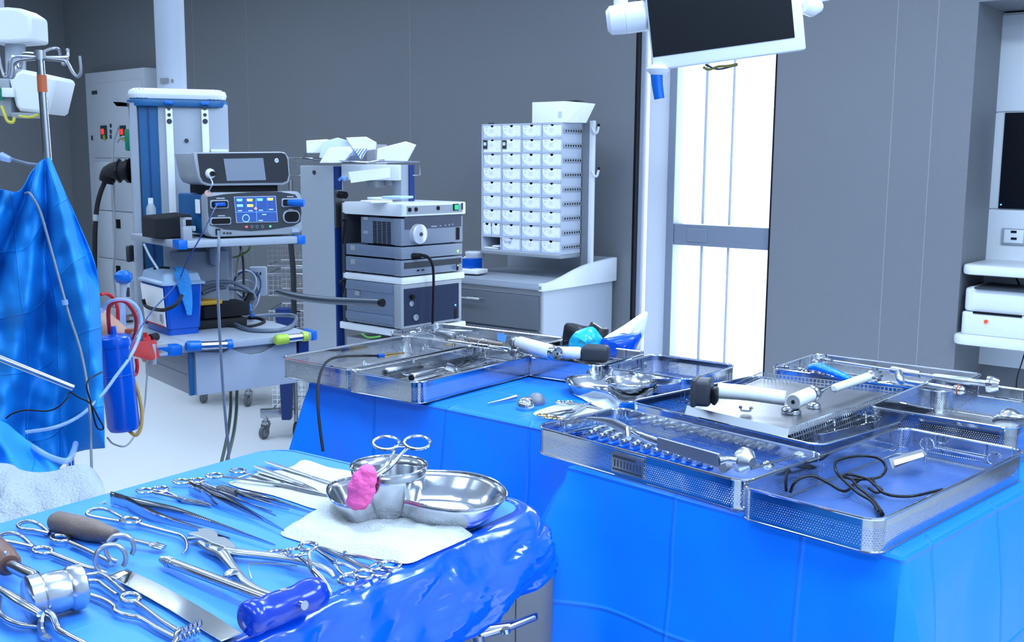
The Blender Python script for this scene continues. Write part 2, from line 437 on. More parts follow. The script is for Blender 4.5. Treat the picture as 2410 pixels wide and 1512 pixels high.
# window: black seals, a narrow side light and the tall bright pane with one transom
FRM = mat('window_frame_grey', (0.26, 0.30, 0.38), 0.4, 0.4)
PALE = mat('pale_reflection', (0.85, 0.88, 0.97), 0.5)
GLASS = mat('window_glass', (0.9, 0.95, 1.0), 0.02, alpha=0.16, spec=0.9)
am = wall(1566, 400).dot(WX); am2 = wall(1583, 400).dot(WX)
zt0, zt1 = W(1700, 582, WN, WALL + .06).z, W(1700, 531, WN, WALL + .06).z
win = thing('window_1', 'tall narrow window with side light and overexposed daylight behind', 'window', RM((aw0 + aw1) / 2, WALL, WZ0), YAW); del win['category']; win['kind'] = 'structure'
b = MB(ROOM); b.span((aw0, WALL - .002, WZ0), (aw0 + .014, WALL + .03, WZ1)); b.span((aw1 - .008, WALL - .002, WZ0), (aw1, WALL + .12, WZ1))
b.obj('window_seal', BLACK, win, smooth=False)
b = MB(ROOM); b.span((aw0 + .002, WALL + .03, WZ0), (aw0 + .016, WALL + .12, WZ1)); b.span((am, WALL + .02, WZ0), (am2, WALL + .13, WZ1)); b.span((am2, WALL + .03, zt0), (aw1 - .016, WALL + .12, zt1))
b.span((am2, WALL + .02, WZ1 - .06), (aw1, WALL + .13, WZ1)); b.span((aw0, WALL + .02, WZ0), (aw1, WALL + .13, WZ0 + .05))
b.span((am2 + .08, WALL + .035, zt0 + .02), (am2 + .2, WALL + .025, zt1 - .02))
b.obj('window_frame', FRM, win, smooth=False, bevel=0.003)
b = MB(ROOM); b.span((aw0 + .026, WALL + .05, WZ0 + .05), (am, WALL + .056, WZ1)); b.span((am2, WALL + .07, WZ0 + .05), (aw1 - .016, WALL + .076, WZ1))
b.obj('window_pane', GLASS, win, smooth=False)
b = MB(ROOM); b.span((aw0 + .03, WALL + .1, WZ0), (am, WALL + .11, WZ1))  # pale panel added behind the side light imitates its reflections
b.obj('reflection_panel', PALE, win, smooth=False)
b = MB(ROOM)
for px, w in ((1622, .010), (1686, .008)):
    a = wall(px, 400).dot(WX); b.span((a, WALL + .14, WZ0), (a + w * 1.3, WALL + .15, WZ1))
b.obj('window_bar', mat('far_bar', (0.10, 0.12, 0.18), 0.5), win, smooth=False)

# ceiling lamps
LAMPE = mat('lamp_diffuser', (0.9, 0.93, 1.0), 0.5, emit=(0.62, 0.79, 1.0), es=6.0)
lamp = thing('ceiling_light', 'square white recessed ceiling lamp above the operating room', 'ceiling light', RM(*CEILING_LAMPS[0], CEIL - .03), YAW, 'ceiling lamps')
fm = frame(RM(*CEILING_LAMPS[0], CEIL - .03), YAW)
MB(fm).box((0, 0, .015), (1.3, .66, .03), bev=.004).obj('lamp_housing', WHITE, lamp)
MB(fm).box((0, 0, -.001), (1.2, .58, .004)).obj('diffuser', LAMPE, lamp)
for a, bb in CEILING_LAMPS[1:]:
    c = dup(lamp); c.location = RM(a, bb, CEIL - .03)

# wall cabinet on the far left
fc = Fr(wall(199.6, 173.3, .1), R(-42))
tr = fc.front(338.7, 155.3); cw = tr.x
cab = thing('wall_cabinet', 'tall white electrical wall cabinet with small breaker windows behind the boom', 'cabinet', fc.w((cw / 2, 0, -fc.o.z + .05)), fc.yaw)
CABM = mat('cabinet_enamel', (0.56, 0.60, 0.66), 0.4)
b = fc.mb(); b.span((0, 0, -fc.o.z + .05), (cw, .15, 0), bev=.004); b.obj('cabinet_body', CABM, cab)
def fz(py): return fc.front(212, py).z
zz = [fz(197), fz(372), fz(380), fz(493), fz(602), fz(712), .12 - fc.o.z]
xs0, xm = fc.front(220, 300).x, fc.front(266, 500).x
def cdoor(x0, x1, z0, z1, nm='cabinet_door'):
    bb = fc.mb(); bb.span((x0 + .003, -.012, z0 + .004), (x1 - .003, 0, z1 - .004), bev=.002); return bb.obj(nm, CABM, cab)
big = cdoor(xs0, cw - .03, zz[1], zz[0])
for i in range(2, 6):
    for x0, x1 in ((xs0, xm), (xm, cw - .03)):
        d_ = cdoor(x0, x1, zz[i + 1], zz[i])
        if x0 == xm and i > 2:
            p = fc.front(282, [0, 0, 0, 527, 636, 745][i]); bb = fc.mb(); bb.box((p.x, -.013, p.z), (.07, .006, .075)); bb.obj('latch', BLACK, d_, smooth=False)
p = fc.front(226, 218); bb = fc.mb(); bb.box((p.x, -.014, p.z), (.09, .004, .03)); bb.obj('maker_plate', DGREY, big, smooth=False)
for px in (249, 294):
    p0, p1 = fc.front(px - 8, 296), fc.front(px + 7, 327)
    bb = fc.mb(); bb.span((p0.x, -.02, p1.z), (p1.x, -.012, p0.z)); s_ = bb.obj('breaker_window', mat('dark_teal', (.005, .05, .05), .4), big, smooth=False)
    bb = fc.mb(); bb.box(((p0.x + p1.x) / 2 - .01, -.022, p0.z - .05), (.04, .006, .045)); bb.obj('red_lamp', mat('red_lamp', (.5, .01, .01), .4, emit=(1, .05, .03), es=1.0), s_, smooth=False)
    bb = fc.mb(); bb.box(((p0.x + p1.x) / 2 + .012, -.022, p0.z - .1), (.03, .006, .04)); bb.obj('yellow_tag', mat('yellow_tag', (.5, .4, .02), .4), s_, smooth=False)
for py in (296, 310, 322):
    p = fc.front(265, py); bb = fc.mb(); bb.box((p.x, -.016, p.z), (.016, .01, .03)); bb.obj('key_lock', DGREY, big, smooth=False)
p = fc.front(221, 325); bb = fc.mb(); bb.box((p.x, -.016, p.z), (.016, .01, .04)); bb.obj('key_lock', DGREY, big, smooth=False)

# ------------------------------------------------------------------ right-hand wall station in its niche
SN = NB - .06
def stn(px, py, off=0.0): q = W(px, py, WN, SN - off); return V((q.dot(WX), 0, q.z))
pa = stn(2349, 32); pb = stn(2312, 608)
sx0 = (pa.x + pb.x) / 2; sx1 = 0.35
st = thing('wall_station', 'white wall panel column with built-in dark screen and socket in the niche', 'equipment panel', RM((sx0 + sx1) / 2, SN, 0), YAW)
b = MB(ROOM); b.span((sx0, SN, pb.z - .5), (sx1, NB, pa.z), bev=.004); b.obj('panel', WHITE, st)
s1, s2 = stn(2380, 264).z, stn(2380, 493).z
for z0, z1 in ((s1 + .003, pa.z - .01), (s2 + .003, s1 - .003), (pb.z - .4, s2 - .003)):
    b = MB(ROOM); b.span((sx0 + .012, SN - .008, z0), (sx1 - .02, SN, z1), bev=.002); b.obj('front_plate', WHITE, st)
m0 = stn(2368, 264).x
b = MB(ROOM); b.span((m0, SN - .014, s2 + .003), (sx1 - .08, SN - .008, s1 - .003)); scr = b.obj('screen', GLASSK, st, smooth=False)
p = stn(2355, 482, .02); b = MB(ROOM); b.box((p.x, SN - .016, p.z), (.006, .004, .006)); b.obj('indicator', mat('blue_led', (0, .1, .8), .4, emit=(.05, .3, 1), es=4), scr, smooth=False)
p0, p1 = stn(2358, 537, .02), stn(2412, 578, .02)
b = MB(ROOM); b.span((p0.x, SN - .02, p1.z), (p1.x, SN - .008, p0.z), bev=.003); so = b.obj('socket_plate', WHITEP, st)
b = MB(ROOM); b.span((p0.x + .012, SN - .024, p1.z + .008), (p1.x - .008, SN - .019, p0.z - .006), bev=.002); b.obj('socket_frame', WHITE, so)
b = MB(ROOM)
for py in (546, 562):
    p = stn(2386, py, .025); b.box((p.x, SN - .0255, p.z), (.024, .004, .010))
b.obj('socket_slot', BLACK, so, smooth=False)
def shelf(px0, py, name, label, thick, reach):
    q = W(px0, py, WN, WALL - reach); a0 = q.dot(WX)
    t = MB(ROOM); t.prism(rrect(a0, WALL - reach, sx1, NB, .05, 6), q.z - thick, q.z, bev=.012)
    o = t.obj(name, WHITE); tag(o, label, 'shelf'); return a0, q.z
sa, sz = shelf(2261, 622, 'wall_shelf', 'upper rounded white shelf below the wall screen', .045, .02)
sb, szb = shelf(2238, 786, 'wall_shelf', 'lower rounded white shelf carrying the label printer', .045, .06)
# printer
q = W(2254, 775, WN, WALL - .02); pa_ = q.dot(WX) + .01; pz = szb
zt = W(2262, 676, WN, WALL - .02).z; zmid = W(2262, 732, WN, WALL - .02).z
prn = thing('label_printer', 'white desktop label printer with one orange button on the lower wall shelf', 'printer', RM(pa_ + .14, WALL + .12, pz), YAW)
PW = .29
b = MB(ROOM); b.prism(rrect(pa_, WALL - .02, pa_ + PW, WALL + .3, .02), pz, zmid - .002, bev=.006); b.obj('printer_base', WHITE, prn)
b = MB(ROOM); b.prism(rrect(pa_ + .004, WALL - .012, pa_ + PW - .004, WALL + .3, .03), zmid, zt, bev=.012); lid = b.obj('printer_lid', WHITE, prn)
b = MB(ROOM); b.span((pa_ + .05, WALL - .024, zmid - .006), (pa_ + PW - .04, WALL - .018, zmid + .004)); b.obj('paper_slot', BLACK, prn, smooth=False)
b = MB(ROOM); b.span((pa_ + .05, WALL - .03, zt - .002), (pa_ + PW - .02, WALL + .2, zt + .006), bev=.002); b.obj('label_sheet', DGREY, lid)
q = W(2321, 757, WN, WALL - .02); b = MB(ROOM); b.cyl((q.dot(WX), WALL - .028, q.z), (q.dot(WX), WALL - .018, q.z), .008); b.obj('orange_button', mat('orange_button', (.7, .06, .01), .4, emit=(1, .1, .02), es=.5), prn)
b = MB(); b.tube([W(2390, 650, WN, WALL + .3), W(2400, 672, WN, WALL + .25), W(2412, 690, WN, WALL + .2)], .004, smooth=4); tag(b.obj('power_cable', BLACK), 'black cable dangling behind the label printer', 'cable')
b = MB(); b.tube([W(2424, 790, WN, WALL + .05), W(2406, 850, WN, WALL + .0), W(2392, 905, WN, WALL - .05), W(2398, 1000, WN, WALL - .05)], .003, smooth=5); tag(b.obj('power_cable', BLACK), 'thin black cable hanging below the lower wall shelf', 'cable')
# ------------------------------------------------------------------ hanging monitor
pos = D(1700, 20, 3.3)
dcam = V((.12, .985, .1)).normalized(); xcam = V((1, -.15, -.14)); xcam = (xcam - dcam * xcam.dot(dcam)).normalized()
dn = (CB.transposed() @ dcam).normalized(); xr = (CB.transposed() @ xcam).normalized(); nf = dn.cross(xr).normalized()   # nf points away from the camera
if nf.y < 0: nf = -nf
c0 = D(1537, 166, 3.3); c1 = D(1891, 112, 3.3)
MW = (c1 - c0).dot(xr) ; MH = 0.36
mon = thing('hanging_monitor', 'white framed ceiling monitor with a blank black screen before the window', 'monitor', c0)
MM = basis(c0, xr, nf, -dn)
b = MB(MM); b.span((0, 0, 0), (MW, .018, MH), bev=.008); b.obj('monitor_bezel', WHITE, mon)
b = MB(MM); b.ring_loft([[(.0, .018, 0), (MW, .018, 0), (MW, .018, MH), (0, .018, MH)], [(.004, .05, .004), (MW - .004, .05, .004), (MW - .004, .05, MH), (.004, .05, MH)], [(.06, .085, .05), (MW - .06, .085, .05), (MW - .06, .085, MH), (.06, .085, MH)]]); b.obj('monitor_back', WHITE, mon, bevel=.01)
mf = 1 / ((MM.inverted() @ D(1537, 166, 3.3) - V((0, 0, 0))).length + 1)
def monp(px, py, y=0.0):
    d = ray(px, py); o_ = MM.inverted() @ EYE; dd = MM.inverted().to_3x3() @ d; k = (y - o_.y) / dd.y; return o_ + dd * k
s0 = monp(1537, 135); s1_ = monp(1871, 95)
b = MB(MM); b.span((s0.x, -.003, s0.z), (s1_.x, 0.001, MH - .03)); b.obj('screen', GLASSK, mon, smooth=False)
# arm: yoke at the left, bracket at the right, drop tube
jl = D(1470, 44, 3.36)
ax_ = xr
b = MB(); b._prof(jl - ax_ * .055, jl + ax_ * .075, [(0, .030), (.012, .043), (.055, .046), (.056, .0445), (.058, .0445), (.059, .046), (.115, .046), (.13, .03)], 28)
b.tube([jl + ax_ * .04, D(1525, 46, 3.36), D(1550, 46, 3.37)], [.036, .032, .030], 16); b.obj('arm_joint', WHITE, mon)
b = MB(); b.tube([jl, D(1461, 8, 3.37), D(1459, -60, 3.38), D(1458, -300, 3.4)], [.028, .022, .021, .021], 16); b.obj('drop_tube', WHITE, mon)
b = MB(); b.tube([D(1888, 14, 3.3), D(1910, 20, 3.32), D(1925, 14, 3.33)], [.022, .028, .022], 14, flat=(1.1, .9)); b.tube([D(1880, 8, 3.3), D(1945, -4, 3.35), D(2050, -30, 3.4)], .008, 10); b.obj('side_bracket', WHITE, mon)
hp = D(1548, 163, 3.32)
b = MB(); b._prof(hp + V((0, 0, .012)), hp - V((0, 0, .03)), [(0, .03), (.012, .036), (.016, .034), (.03, .02)], 24); hh = b.obj('handle_flange', WHITE, mon)
b = MB(); b.tube([D(1545, 170, 3.32), D(1547, 200, 3.32), D(1552, 233, 3.32)], [.019, .017, .016], 20); b.obj('blue_grip', BLUEP, mon)
b = MB(); b.tube([D(1655, 158, 3.34), D(1668, 164, 3.34), D(1690, 157, 3.34), D(1715, 155, 3.34), D(1735, 151, 3.35)], .004, 6, smooth=4); b.obj('cable', mat('olive_cable', (.25, .22, .04), .5), mon)
b = MB(); b.tube([D(1660, 152, 3.35), D(1690, 163, 3.34), D(1735, 153, 3.35)], .003, 6, smooth=4); b.obj('cable', DGREY, mon)

# ------------------------------------------------------------------ ceiling boom with its two shelves
fd = Fr(D(449.8, 931.8, 3.35), R(38.2))
dw = fd.front(695.5, 897.8).x; dh = fd.front(449.8, 822).z
boom = thing('ceiling_boom', 'white and blue ceiling supply boom with tall service column and two shelves', 'medical boom', fd.w((dw / 2, .35, -.1)), fd.yaw)
# column tube
cb = D(405, 205, 3.95)
b = MB(); b.cyl((cb.x, cb.y, cb.z - .15), (cb.x, cb.y, CEIL), .052, seg=36); b.obj('ceiling_tube', WHITEP, boom)
b = MB(); b.box((cb.x - .01, cb.y - .052, D(405, 193, 3.95).z), (.03, .006, .018)); b.box((cb.x + .018, cb.y - .05, D(405, 193, 3.95).z), (.006, .006, .012)); b.obj('tube_latch', STEELD, boom, smooth=False)
# service head: front face plane
fh = Fr(D(395, 500, 3.78), R(18))
hl, hr = fh.front(300, 240).x, fh.front(536, 240).x
HT = fh.front(400, 236).z; HB = fh.front(400, 815).z
ztp = fh.front(400, 208).z
hd = .30
b = fh.mb(); b.prism(rrect(hl, -.005, hr, hd, .06, 6), HT, ztp, bev=.018); b.obj('head_cap', WHITE, boom)
b = fh.mb(); b.prism(rrect(hl - .004, -.012, hr + .004, hd, .06, 6), HT - .022, HT + .002, bev=.004); b.obj('blue_band', TEAL, boom)
x1 = fh.front(327, 300).x; x2 = fh.front(372, 300).x; x3 = fh.front(392, 300).x; x4 = fh.front(477, 300).x
b = fh.mb(); b.prism(rrect(hl, 0, x1, hd, .03, 5), HB, HT - .01, bev=.004); side_r = b.obj('side_rail', ALU if False else WHITEP, boom)
b = fh.mb(); b.span((x1, .012, HB), (x2, hd, HT)); b.obj('blue_strip', TEAL, boom, smooth=False)
b = fh.mb(); b.span(((x1 + x2) / 2 - .002, .008, HB), ((x1 + x2) / 2 + .002, .014, HT - .02)); b.obj('strip_groove', NAVY, boom, smooth=False)
b = fh.mb(); b.span((x2, .004, HB), (hr, hd, HT - .01), bev=.006); b.obj('column_body', WHITEP, boom)
for px in (399, 483):
    xa = fh.front(px, 300).x
    b = fh.mb(); b.span((xa - .012, -.016, HB + .3), (xa + .012, .004, HT - .03), bev=.002); r_ = b.obj('mounting_rail', WHITE, boom)
    b = fh.mb(); b.span((xa - .014, -.024, fh.front(400, 246).z), (xa + .014, .0, HT - .004), bev=.002); b.obj('blue_clip', BLUEP, r_)
    for py, rr in ((256, .006), (271, .006), (286, .009)):
        z = fh.front(px, py).z; b = fh.mb(); b.cyl((xa, -.0185, z), (xa, -.015, z), rr); b.obj('rail_hole', DGREY, r_)
b = fh.mb(); p = fh.front(439, 331); b.cyl((p.x, -.002, p.z), (p.x, .006, p.z), .007); b.obj('lock', DGREY, boom)
p = fh.front(516, 356); b = fh.mb(); b.box((p.x, -.01, p.z), (.06, .03, .012), bev=.003); b.obj('ledge', WHITE, boom)
# sockets on the left flank, the black coupler, cable outlet
p = D(305, 330, 3.80)
b = MB(); b.box(p, (.02, .05, .075), bev=.006); b.obj('green_outlet', mat('green_plastic', (.0, .16, .09), .4), boom)
b = MB(); b.box(D(306, 597, 3.83), (.015, .05, .06), bev=.006); b.obj('outlet', DGREY, boom)
# mid column lower body (behind the shelf)
q0 = fh.front(400, 615)
b = fh.mb(); b.span((x2 + .02, -.06, fh.front(400, 760).z), (fh.front(535, 620).x, .1, fh.front(400, 590).z), bev=.006); b.obj('lower_body', WHITEP, boom)
b = fh.mb(); b.span((fh.front(488, 600).x, -.11, fh.front(488, 622).z), (fh.front(516, 600).x, -.03, fh.front(488, 575).z), bev=.02); b.obj('bracket_arm', LGREY, boom)
# shelves
def boomshelf(fp, zt, zb, y0, y1, name, lab=None):
    pl, pr = fp
    b = fd.mb(); b.span((pl, y0, zb), (pr, y1, zt), bev=.003); o = b.obj(name, WHITEP, boom)
    return o
zs1 = fd.front(441, 567.5).z; zs0 = fd.front(441, 585).z
pL, pR = fd.front(420, 575).x, fd.front(708, 560).x
dy = fd.side(306.8, 556, pL).y
b = fd.mb(); b.span((pL, 0, zs0), (pR, dy, zs1), bev=.003); sh1 = b.obj('upper_shelf', WHITEP, boom)
b = fd.mb(); b.span((pL - .001, -.004, zs0 - .003), (fd.front(441, 575).x, .05, zs1 + .003), bev=.003); b.obj('corner_guard', BLUEP, sh1)
b = fd.mb(); b.span((fd.front(700, 560).x, -.004, zs0 - .003), (fd.front(718, 560).x, .05, zs1 + .003), bev=.003); b.obj('corner_guard', BLUEP, sh1)
l1 = fd.front(449, 808).z; l0 = fd.front(449, 826).z
lx0, lx1 = fd.front(385, 815, -.03).x, fd.front(735, 785, -.03).x
b = fd.mb(); b.span((lx0, -.03, l0), (lx1, .50, l1), bev=.003); sh2 = b.obj('lower_shelf', WHITEP, boom)
b = fd.mb(); b.prism([(lx0 - .02, .02), (lx0 - .02, -.02), (lx0 + .02, -.045), (lx0 + .055, -.045), (lx0 + .055, 0)], l0 - .004, l1 + .004, bev=.004); b.obj('corner_guard', BLUEP, sh2)
b = fd.mb(); b.prism([(lx1 + .02, .04), (lx1 + .02, -.03), (lx1 - .003, -.036), (lx1 - .003, .04)], l0 - .004, l1 + .004, bev=.004); b.obj('corner_guard', BLUEP, sh2)
# drawer box below
b = fd.mb(); b.span((0, .0, 0), (dw, .42, l0), bev=.004)
box_ = b.obj('drawer_box', LGREY, boom)
b = fd.mb()
for z in (.06, .115, .17): b.span((-.002, .03, z), (.0, .40, z + .002))
b.obj('flank_groove', WHITEP, box_, smooth=False)
b = fd.mb(); b.span((-.004, -.004, 0), (.012, .01, l0), bev=.002); b.obj('front_edge', TEAL, box_)
# drawer front with curved cut-out
xa, xb_ = fd.front(521, 830).x, fd.front(650, 805).x
pts = [(.014, 0), (dw, 0), (dw, l0 - .002), (xb_, l0 - .002)]
for t in (0, .15, .3, .5, .7, .85, 1):
    pts.append((xb_ + (xa - xb_) * t, l0 - .002 - .032 * math.sin(math.pi * min(1, t * 1.15 if t < .87 else 1 - (t - .87)))))
pts.append((.014, l0 - .002))
b = MB(fd.M @ Matrix(((1, 0, 0, 0), (0, 0, -1, 0), (0, 1, 0, 0), (0, 0, 0, 1)))); b.prism(pts, 0.0, .014); b.obj('drawer_front', WHITEP, box_, bevel=.002)
b = fd.mb(); b.span((xb_ - .01, .005, l0 - .05), (xa + .01, .02, l0 - .003)); b.obj('drawer_opening', BLACK, box_, smooth=False)
b = fd.mb(); b.span((fd.front(700, 860, .02).x - .003, .0, .06), (fd.front(722, 860, .02).x, .05, l0), bev=.003); b.obj('side_mount', NAVY, boom)

# two marked metal clamps lying along the lower rail
def railbar(pa, pb, ca, m1, lab):
    t = thing('rail_clamp', lab, 'clamp', fd.w(fd.front(*pa, -.05)))
    A, B = fd.w(fd.front(*pa, -.052)), fd.w(fd.front(*pb, -.052)); u = (B - A).normalized()
    b = MB(); b.cyl(A + u * .03, B - u * .01, .0135, seg=20, bev=.001); b.obj('metal_tube', STEEL, t)
    b = MB(); b._prof(A, A + u * .045, [(0, .013), (.006, .018), (.045, .0165)], 20); b.obj('end_grip', m1, t)
    b = MB(); b.cyl(B - u * .018, B, .0165, seg=18); b.obj('end_cap', m1, t)
railbar((438, 816), (545, 811), 0, BLUEP, 'steel bar with blue end caps clipped under the lower boom shelf')
railbar((647, 801), (722, 792), 0, mat('lime_plastic', (.38, .55, .05), .4), 'steel bar with lime green end caps clipped under the lower boom shelf')

# ------------------------------------------------------------------ electrosurgical unit on the upper shelf
def F(px, py, y=0.0): return fd.front(px, py, y)
yF = .03
ex0, ex1 = F(488, 500, yF).x, F(711, 480, yF).x
ez0 = zs1; ez1 = F(488, 456, yF).z
esu = thing('electrosurgical_unit', 'silver and blue electrosurgical generator with lit touchscreen on the upper boom shelf', 'medical device', fd.w(((ex0 + ex1) / 2, .2, zs1)), fd.yaw)
edep = fd.side(413, 500, ex0).y
b = fd.mb(); b.span((ex0 + .008, yF + .05, ez0 + .012), (ex1 - .008, edep, ez1 - .004), bev=.01); b.obj('casing', TEAL, esu)
b = MB(fd.M @ Matrix(((1, 0, 0, 0), (0, 0, 1, 0), (0, 1, 0, 0), (0, 0, 0, 1)))); b.prism(rrect(ex0, ez0 + .006, ex1, ez1 + .004, .022, 6), yF, yF + .055, bev=.006); fp_ = b.obj('silver_front', LGREY, esu)
FM = fd.M @ Matrix(((1, 0, 0, 0), (0, 0, 1, yF), (0, 1, 0, 0), (0, 0, 0, 1)))   # plan x, z -> front plane, positive = inwards
def fpt(px, py): q = F(px, py, yF); return (q.x, q.z)
dark = [fpt(*q) for q in [(489, 464), (530, 457), (600, 452), (660, 452), (694, 458), (706, 475), (709, 500), (707, 522), (690, 532), (640, 540), (590, 544), (530, 540), (494, 530), (490, 500)]]
b = MB(FM); b.prism(dark, -.002, .004); b.obj('black_fascia', DGREY, esu, smooth=False)
sq = [fpt(*q) for q in [(549, 463), (648, 461), (653, 523), (555, 525)]]
b = MB(FM); b.prism(sq, -.004, .004); tsf = b.obj('screen_frame', WHITEP, esu, smooth=False)
sq = [fpt(*q) for q in [(551, 465), (646, 463), (651, 521), (557, 523)]]
SCR = mat('screen_blue', (.01, .03, .12), .3, emit=(.04, .13, .55), es=.7)
b = MB(FM); b.prism(sq, -.005, .004); ts = b.obj('touchscreen', SCR, esu, smooth=False)
def lit(nm, pts, col, es, par, depth=-.0062):
    b = MB(FM); b.prism([fpt(*q) for q in pts], depth, -.004)
    return b.obj(nm, mat('lit_%s_%g' % ('_'.join('%d' % (c * 100) for c in col), es), col, .4, emit=col, es=es), par, smooth=False)
CY, YE = (.15, .5, 1.0), (.75, .75, .1)
for (x, y, c) in ((562, 471, CY), (586, 471, YE), (610, 470, CY), (634, 469, YE)):
    lit('screen_tile', [(x - 7, y - 3), (x + 7, y - 3), (x + 6, y + 3), (x - 6, y + 3)], c, 1.2, ts)
for (x, y, c) in ((563, 484, CY), (587, 484, YE)):
    lit('screen_tile', [(x - 7, y - 3), (x + 7, y - 3), (x + 7, y + 3), (x - 7, y + 3)], c, 1.2, ts)
for (x0, y0, x1_, y1_) in ((551.5, 500, 650, 498.6), (576, 466, 578, 500), (625, 464, 627, 499)):
    w_ = .5; lit('screen_rule', [(x0, y0 - w_), (x1_ + .6, y1_ - w_), (x1_ + .6, y1_ + w_), (x0, y0 + w_)], (.1, .25, 1.0), 1.0, ts)
lit('screen_rule', [(600, 465), (601.2, 465), (603.2, 522), (602, 522)], (.1, .25, 1.0), 1.0, ts)
lit('warning_sign', [(596, 491), (600, 487), (604, 491), (600, 494)], (1.0, .2, .05), 2.0, ts)
for x, y in ((563, 496), (588, 496), (612, 495), (636, 493), (620, 505), (612, 519)):
    lit('screen_text', [(x - 5, y - 1), (x + 5, y - 1.2), (x + 5, y + 1), (x - 5, y + 1.2)], (.35, .5, 1.0), .8, ts)
q = fpt(577, 514); b = MB(FM); b.ringt((q[0], q[1], -.006), .012, .0014, (0, 0, 1), 24, sq=(1, 1)); b.obj('dial_icon', mat('lit_ring', (.2, .4, 1), .4, emit=(.25, .45, 1), es=1.2), ts)
lit('red_key', [(576, 532), (582, 532), (582, 536), (576, 536)], (1.0, .08, .08), 2.0, esu, -.004)
lit('green_key', [(632, 533), (635, 530), (638, 533), (635, 536)], (.1, 1.0, .3), 1.5, esu, -.004)
for x in (592, 604, 617):
    q = fpt(x, 534); b = MB(FM); b.ringt((q[0], q[1], -.003), .004, .0008, (0, 0, 1), 14); b.obj('key_ring', LGREY, esu)
def port(nm, pts, inner, m_out=LGREY, rnd=.006):
    xs = [fpt(*p)[0] for p in pts]; zs_ = [fpt(*p)[1] for p in pts]
    x0, x1_, z0, z1 = min(xs), max(xs), min(zs_), max(zs_)
    b = MB(FM); b.prism(rrect(x0, z0, x1_, z1, min(rnd, (z1 - z0) * .45), 5), -.006, .002, bev=.002); o = b.obj(nm, m_out, esu)
    k = inner; b = MB(FM); b.prism(rrect(x0 + k, z0 + k, x1_ - k, z1 - k, min(rnd, (z1 - z0 - 2 * k) * .45), 5), -.0075, -.005); b.obj('port_opening', BLACK, o, smooth=False)
port('monopolar_port', [(493, 471), (537, 491)], .004)
port('return_port', [(493, 512), (543, 529)], .004)
port('bipolar_port', [(661, 467), (708, 487)], .004)
port('sealer_port', [(664, 495), (705, 525)], .005, rnd=.02)
for (x, y, s_) in ((518, 467, .007), (682, 463, .006), (520, 508, .006), (683, 493, .004)):
    q = fpt(x, y); b = MB(FM); b.box((q[0], q[1], -.003), (s_ * 4, s_ * .5, .002)); b.obj('port_caption', mat('caption_grey', (.45, .47, .5), .5), esu, smooth=False)
q = fpt(488, 455); b = MB(FM); b.cyl((q[0], q[1], -.004), (q[0], q[1], .0), .010); b.obj('warning_button', mat('pink_button', (.6, .35, .33), .5), esu)
q = fpt(466, 486); pS = fd.side(466, 486, ex0); b = fd.mb(); b.box((ex0 - .001, pS.y, pS.z), (.003, .035, .045)); b.obj('side_label', PAPER, esu, smooth=False)
q = fpt(512, 546); b = MB(FM); b.box((q[0], q[1], -.003), (.014, .02, .006), bev=.001); b.obj('footswitch_port', BLACK, esu)
for x in (527, 535, 542):
    q = fpt(x, 549); b = MB(FM); b.box((q[0], q[1], -.001), (.006, .006, .004)); b.obj('small_port', DGREY, esu, smooth=False)
q = fpt(694, 542); b = MB(FM); b.box((q[0], q[1], -.001), (.026, .014, .003)); b.obj('front_badge', WHITEP, esu, smooth=False)
# plugs in the unit
q0 = fd.w(F(512, 480, yF - .006)); b = fd.mb(); pq = F(514, 481, yF); b.box((pq.x, yF - .012, pq.z), (.036, .014, .012), bev=.003); tag(b.obj('blue_connector', BLUED), 'blue instrument plug in the left port of the electrosurgical unit', 'plug')
pq = F(690, 477, yF); b = fd.mb(); b.tube([(pq.x - .02, yF - .004, pq.z), (pq.x + .0, yF - .03, pq.z), (pq.x + .018, yF - .045, pq.z)], [.010, .013, .014], 12); tag(b.obj('blue_connector', BLUEP), 'light blue round plug in the right port of the electrosurgical unit', 'plug')

# ------------------------------------------------------------------ ultrasonic generator stacked above
yU = .02
ux0, ux1 = F(488, 400, yU).x, F(681, 400, yU).x
uz0, uz1 = F(470, 436, yU).z, F(470, 360, yU).z
ult = thing('ultrasonic_generator', 'silver generator with black glass front and unlit grey display, topmost on the upper boom shelf', 'medical device', fd.w(((ux0 + ux1) / 2, .2, ez1)), fd.yaw)
udep = fd.side(415, 400, F(456, 400, yU).x).y
def up_(px, py): q = F(px, py, yU); return (q.x, q.z)
UM = fd.M @ Matrix(((1, 0, 0, 0), (0, 0, 1, yU), (0, 1, 0, 0), (0, 0, 0, 1)))
outl = [up_(*q) for q in [(455, 359), (560, 358), (660, 357), (672, 359), (680, 372), (683, 415), (680, 430), (668, 436), (560, 437), (490, 438), (474, 432), (466, 418), (460, 390)]]
b = MB(UM); b.prism(outl, 0, .02, bev=.004); b.obj('silver_bezel', LGREY, ult)
back = [(x + (.0 if x > ux0 else 0), z) for x, z in outl]
b = MB(UM); b.prism([((x - (ux0 + ux1) / 2) * .985 + (ux0 + ux1) / 2, (z - uz0) * .96 + uz0 + .002) for x, z in outl], .02, udep, bev=.004); b.obj('casing', LGREY, ult)
gl = [up_(*q) for q in [(464, 362), (560, 361), (662, 360), (671, 363), (676, 375), (679, 413), (675, 426), (664, 430), (560, 431), (492, 432), (478, 427), (471, 415)]]
b = MB(UM); b.prism(gl, -.002, .004); b.obj('black_front', mat('fascia_black', (.02, .022, .028), .18), ult, smooth=False)
b = MB(UM); b.prism([up_(*q) for q in [(525, 374), (618, 372), (625, 424), (533, 426)]], -.004, .001); b.obj('grey_display', mat('grey_display', (.20, .23, .28), .2), ult, smooth=False)
q = up_(494, 409); b = MB(UM); b._prof((q[0], q[1], 0), (q[0], q[1], -.012), [(0, .017), (.006, .016), (.012, .013)], 24); pp_ = b.obj('white_port', WHITE, ult)
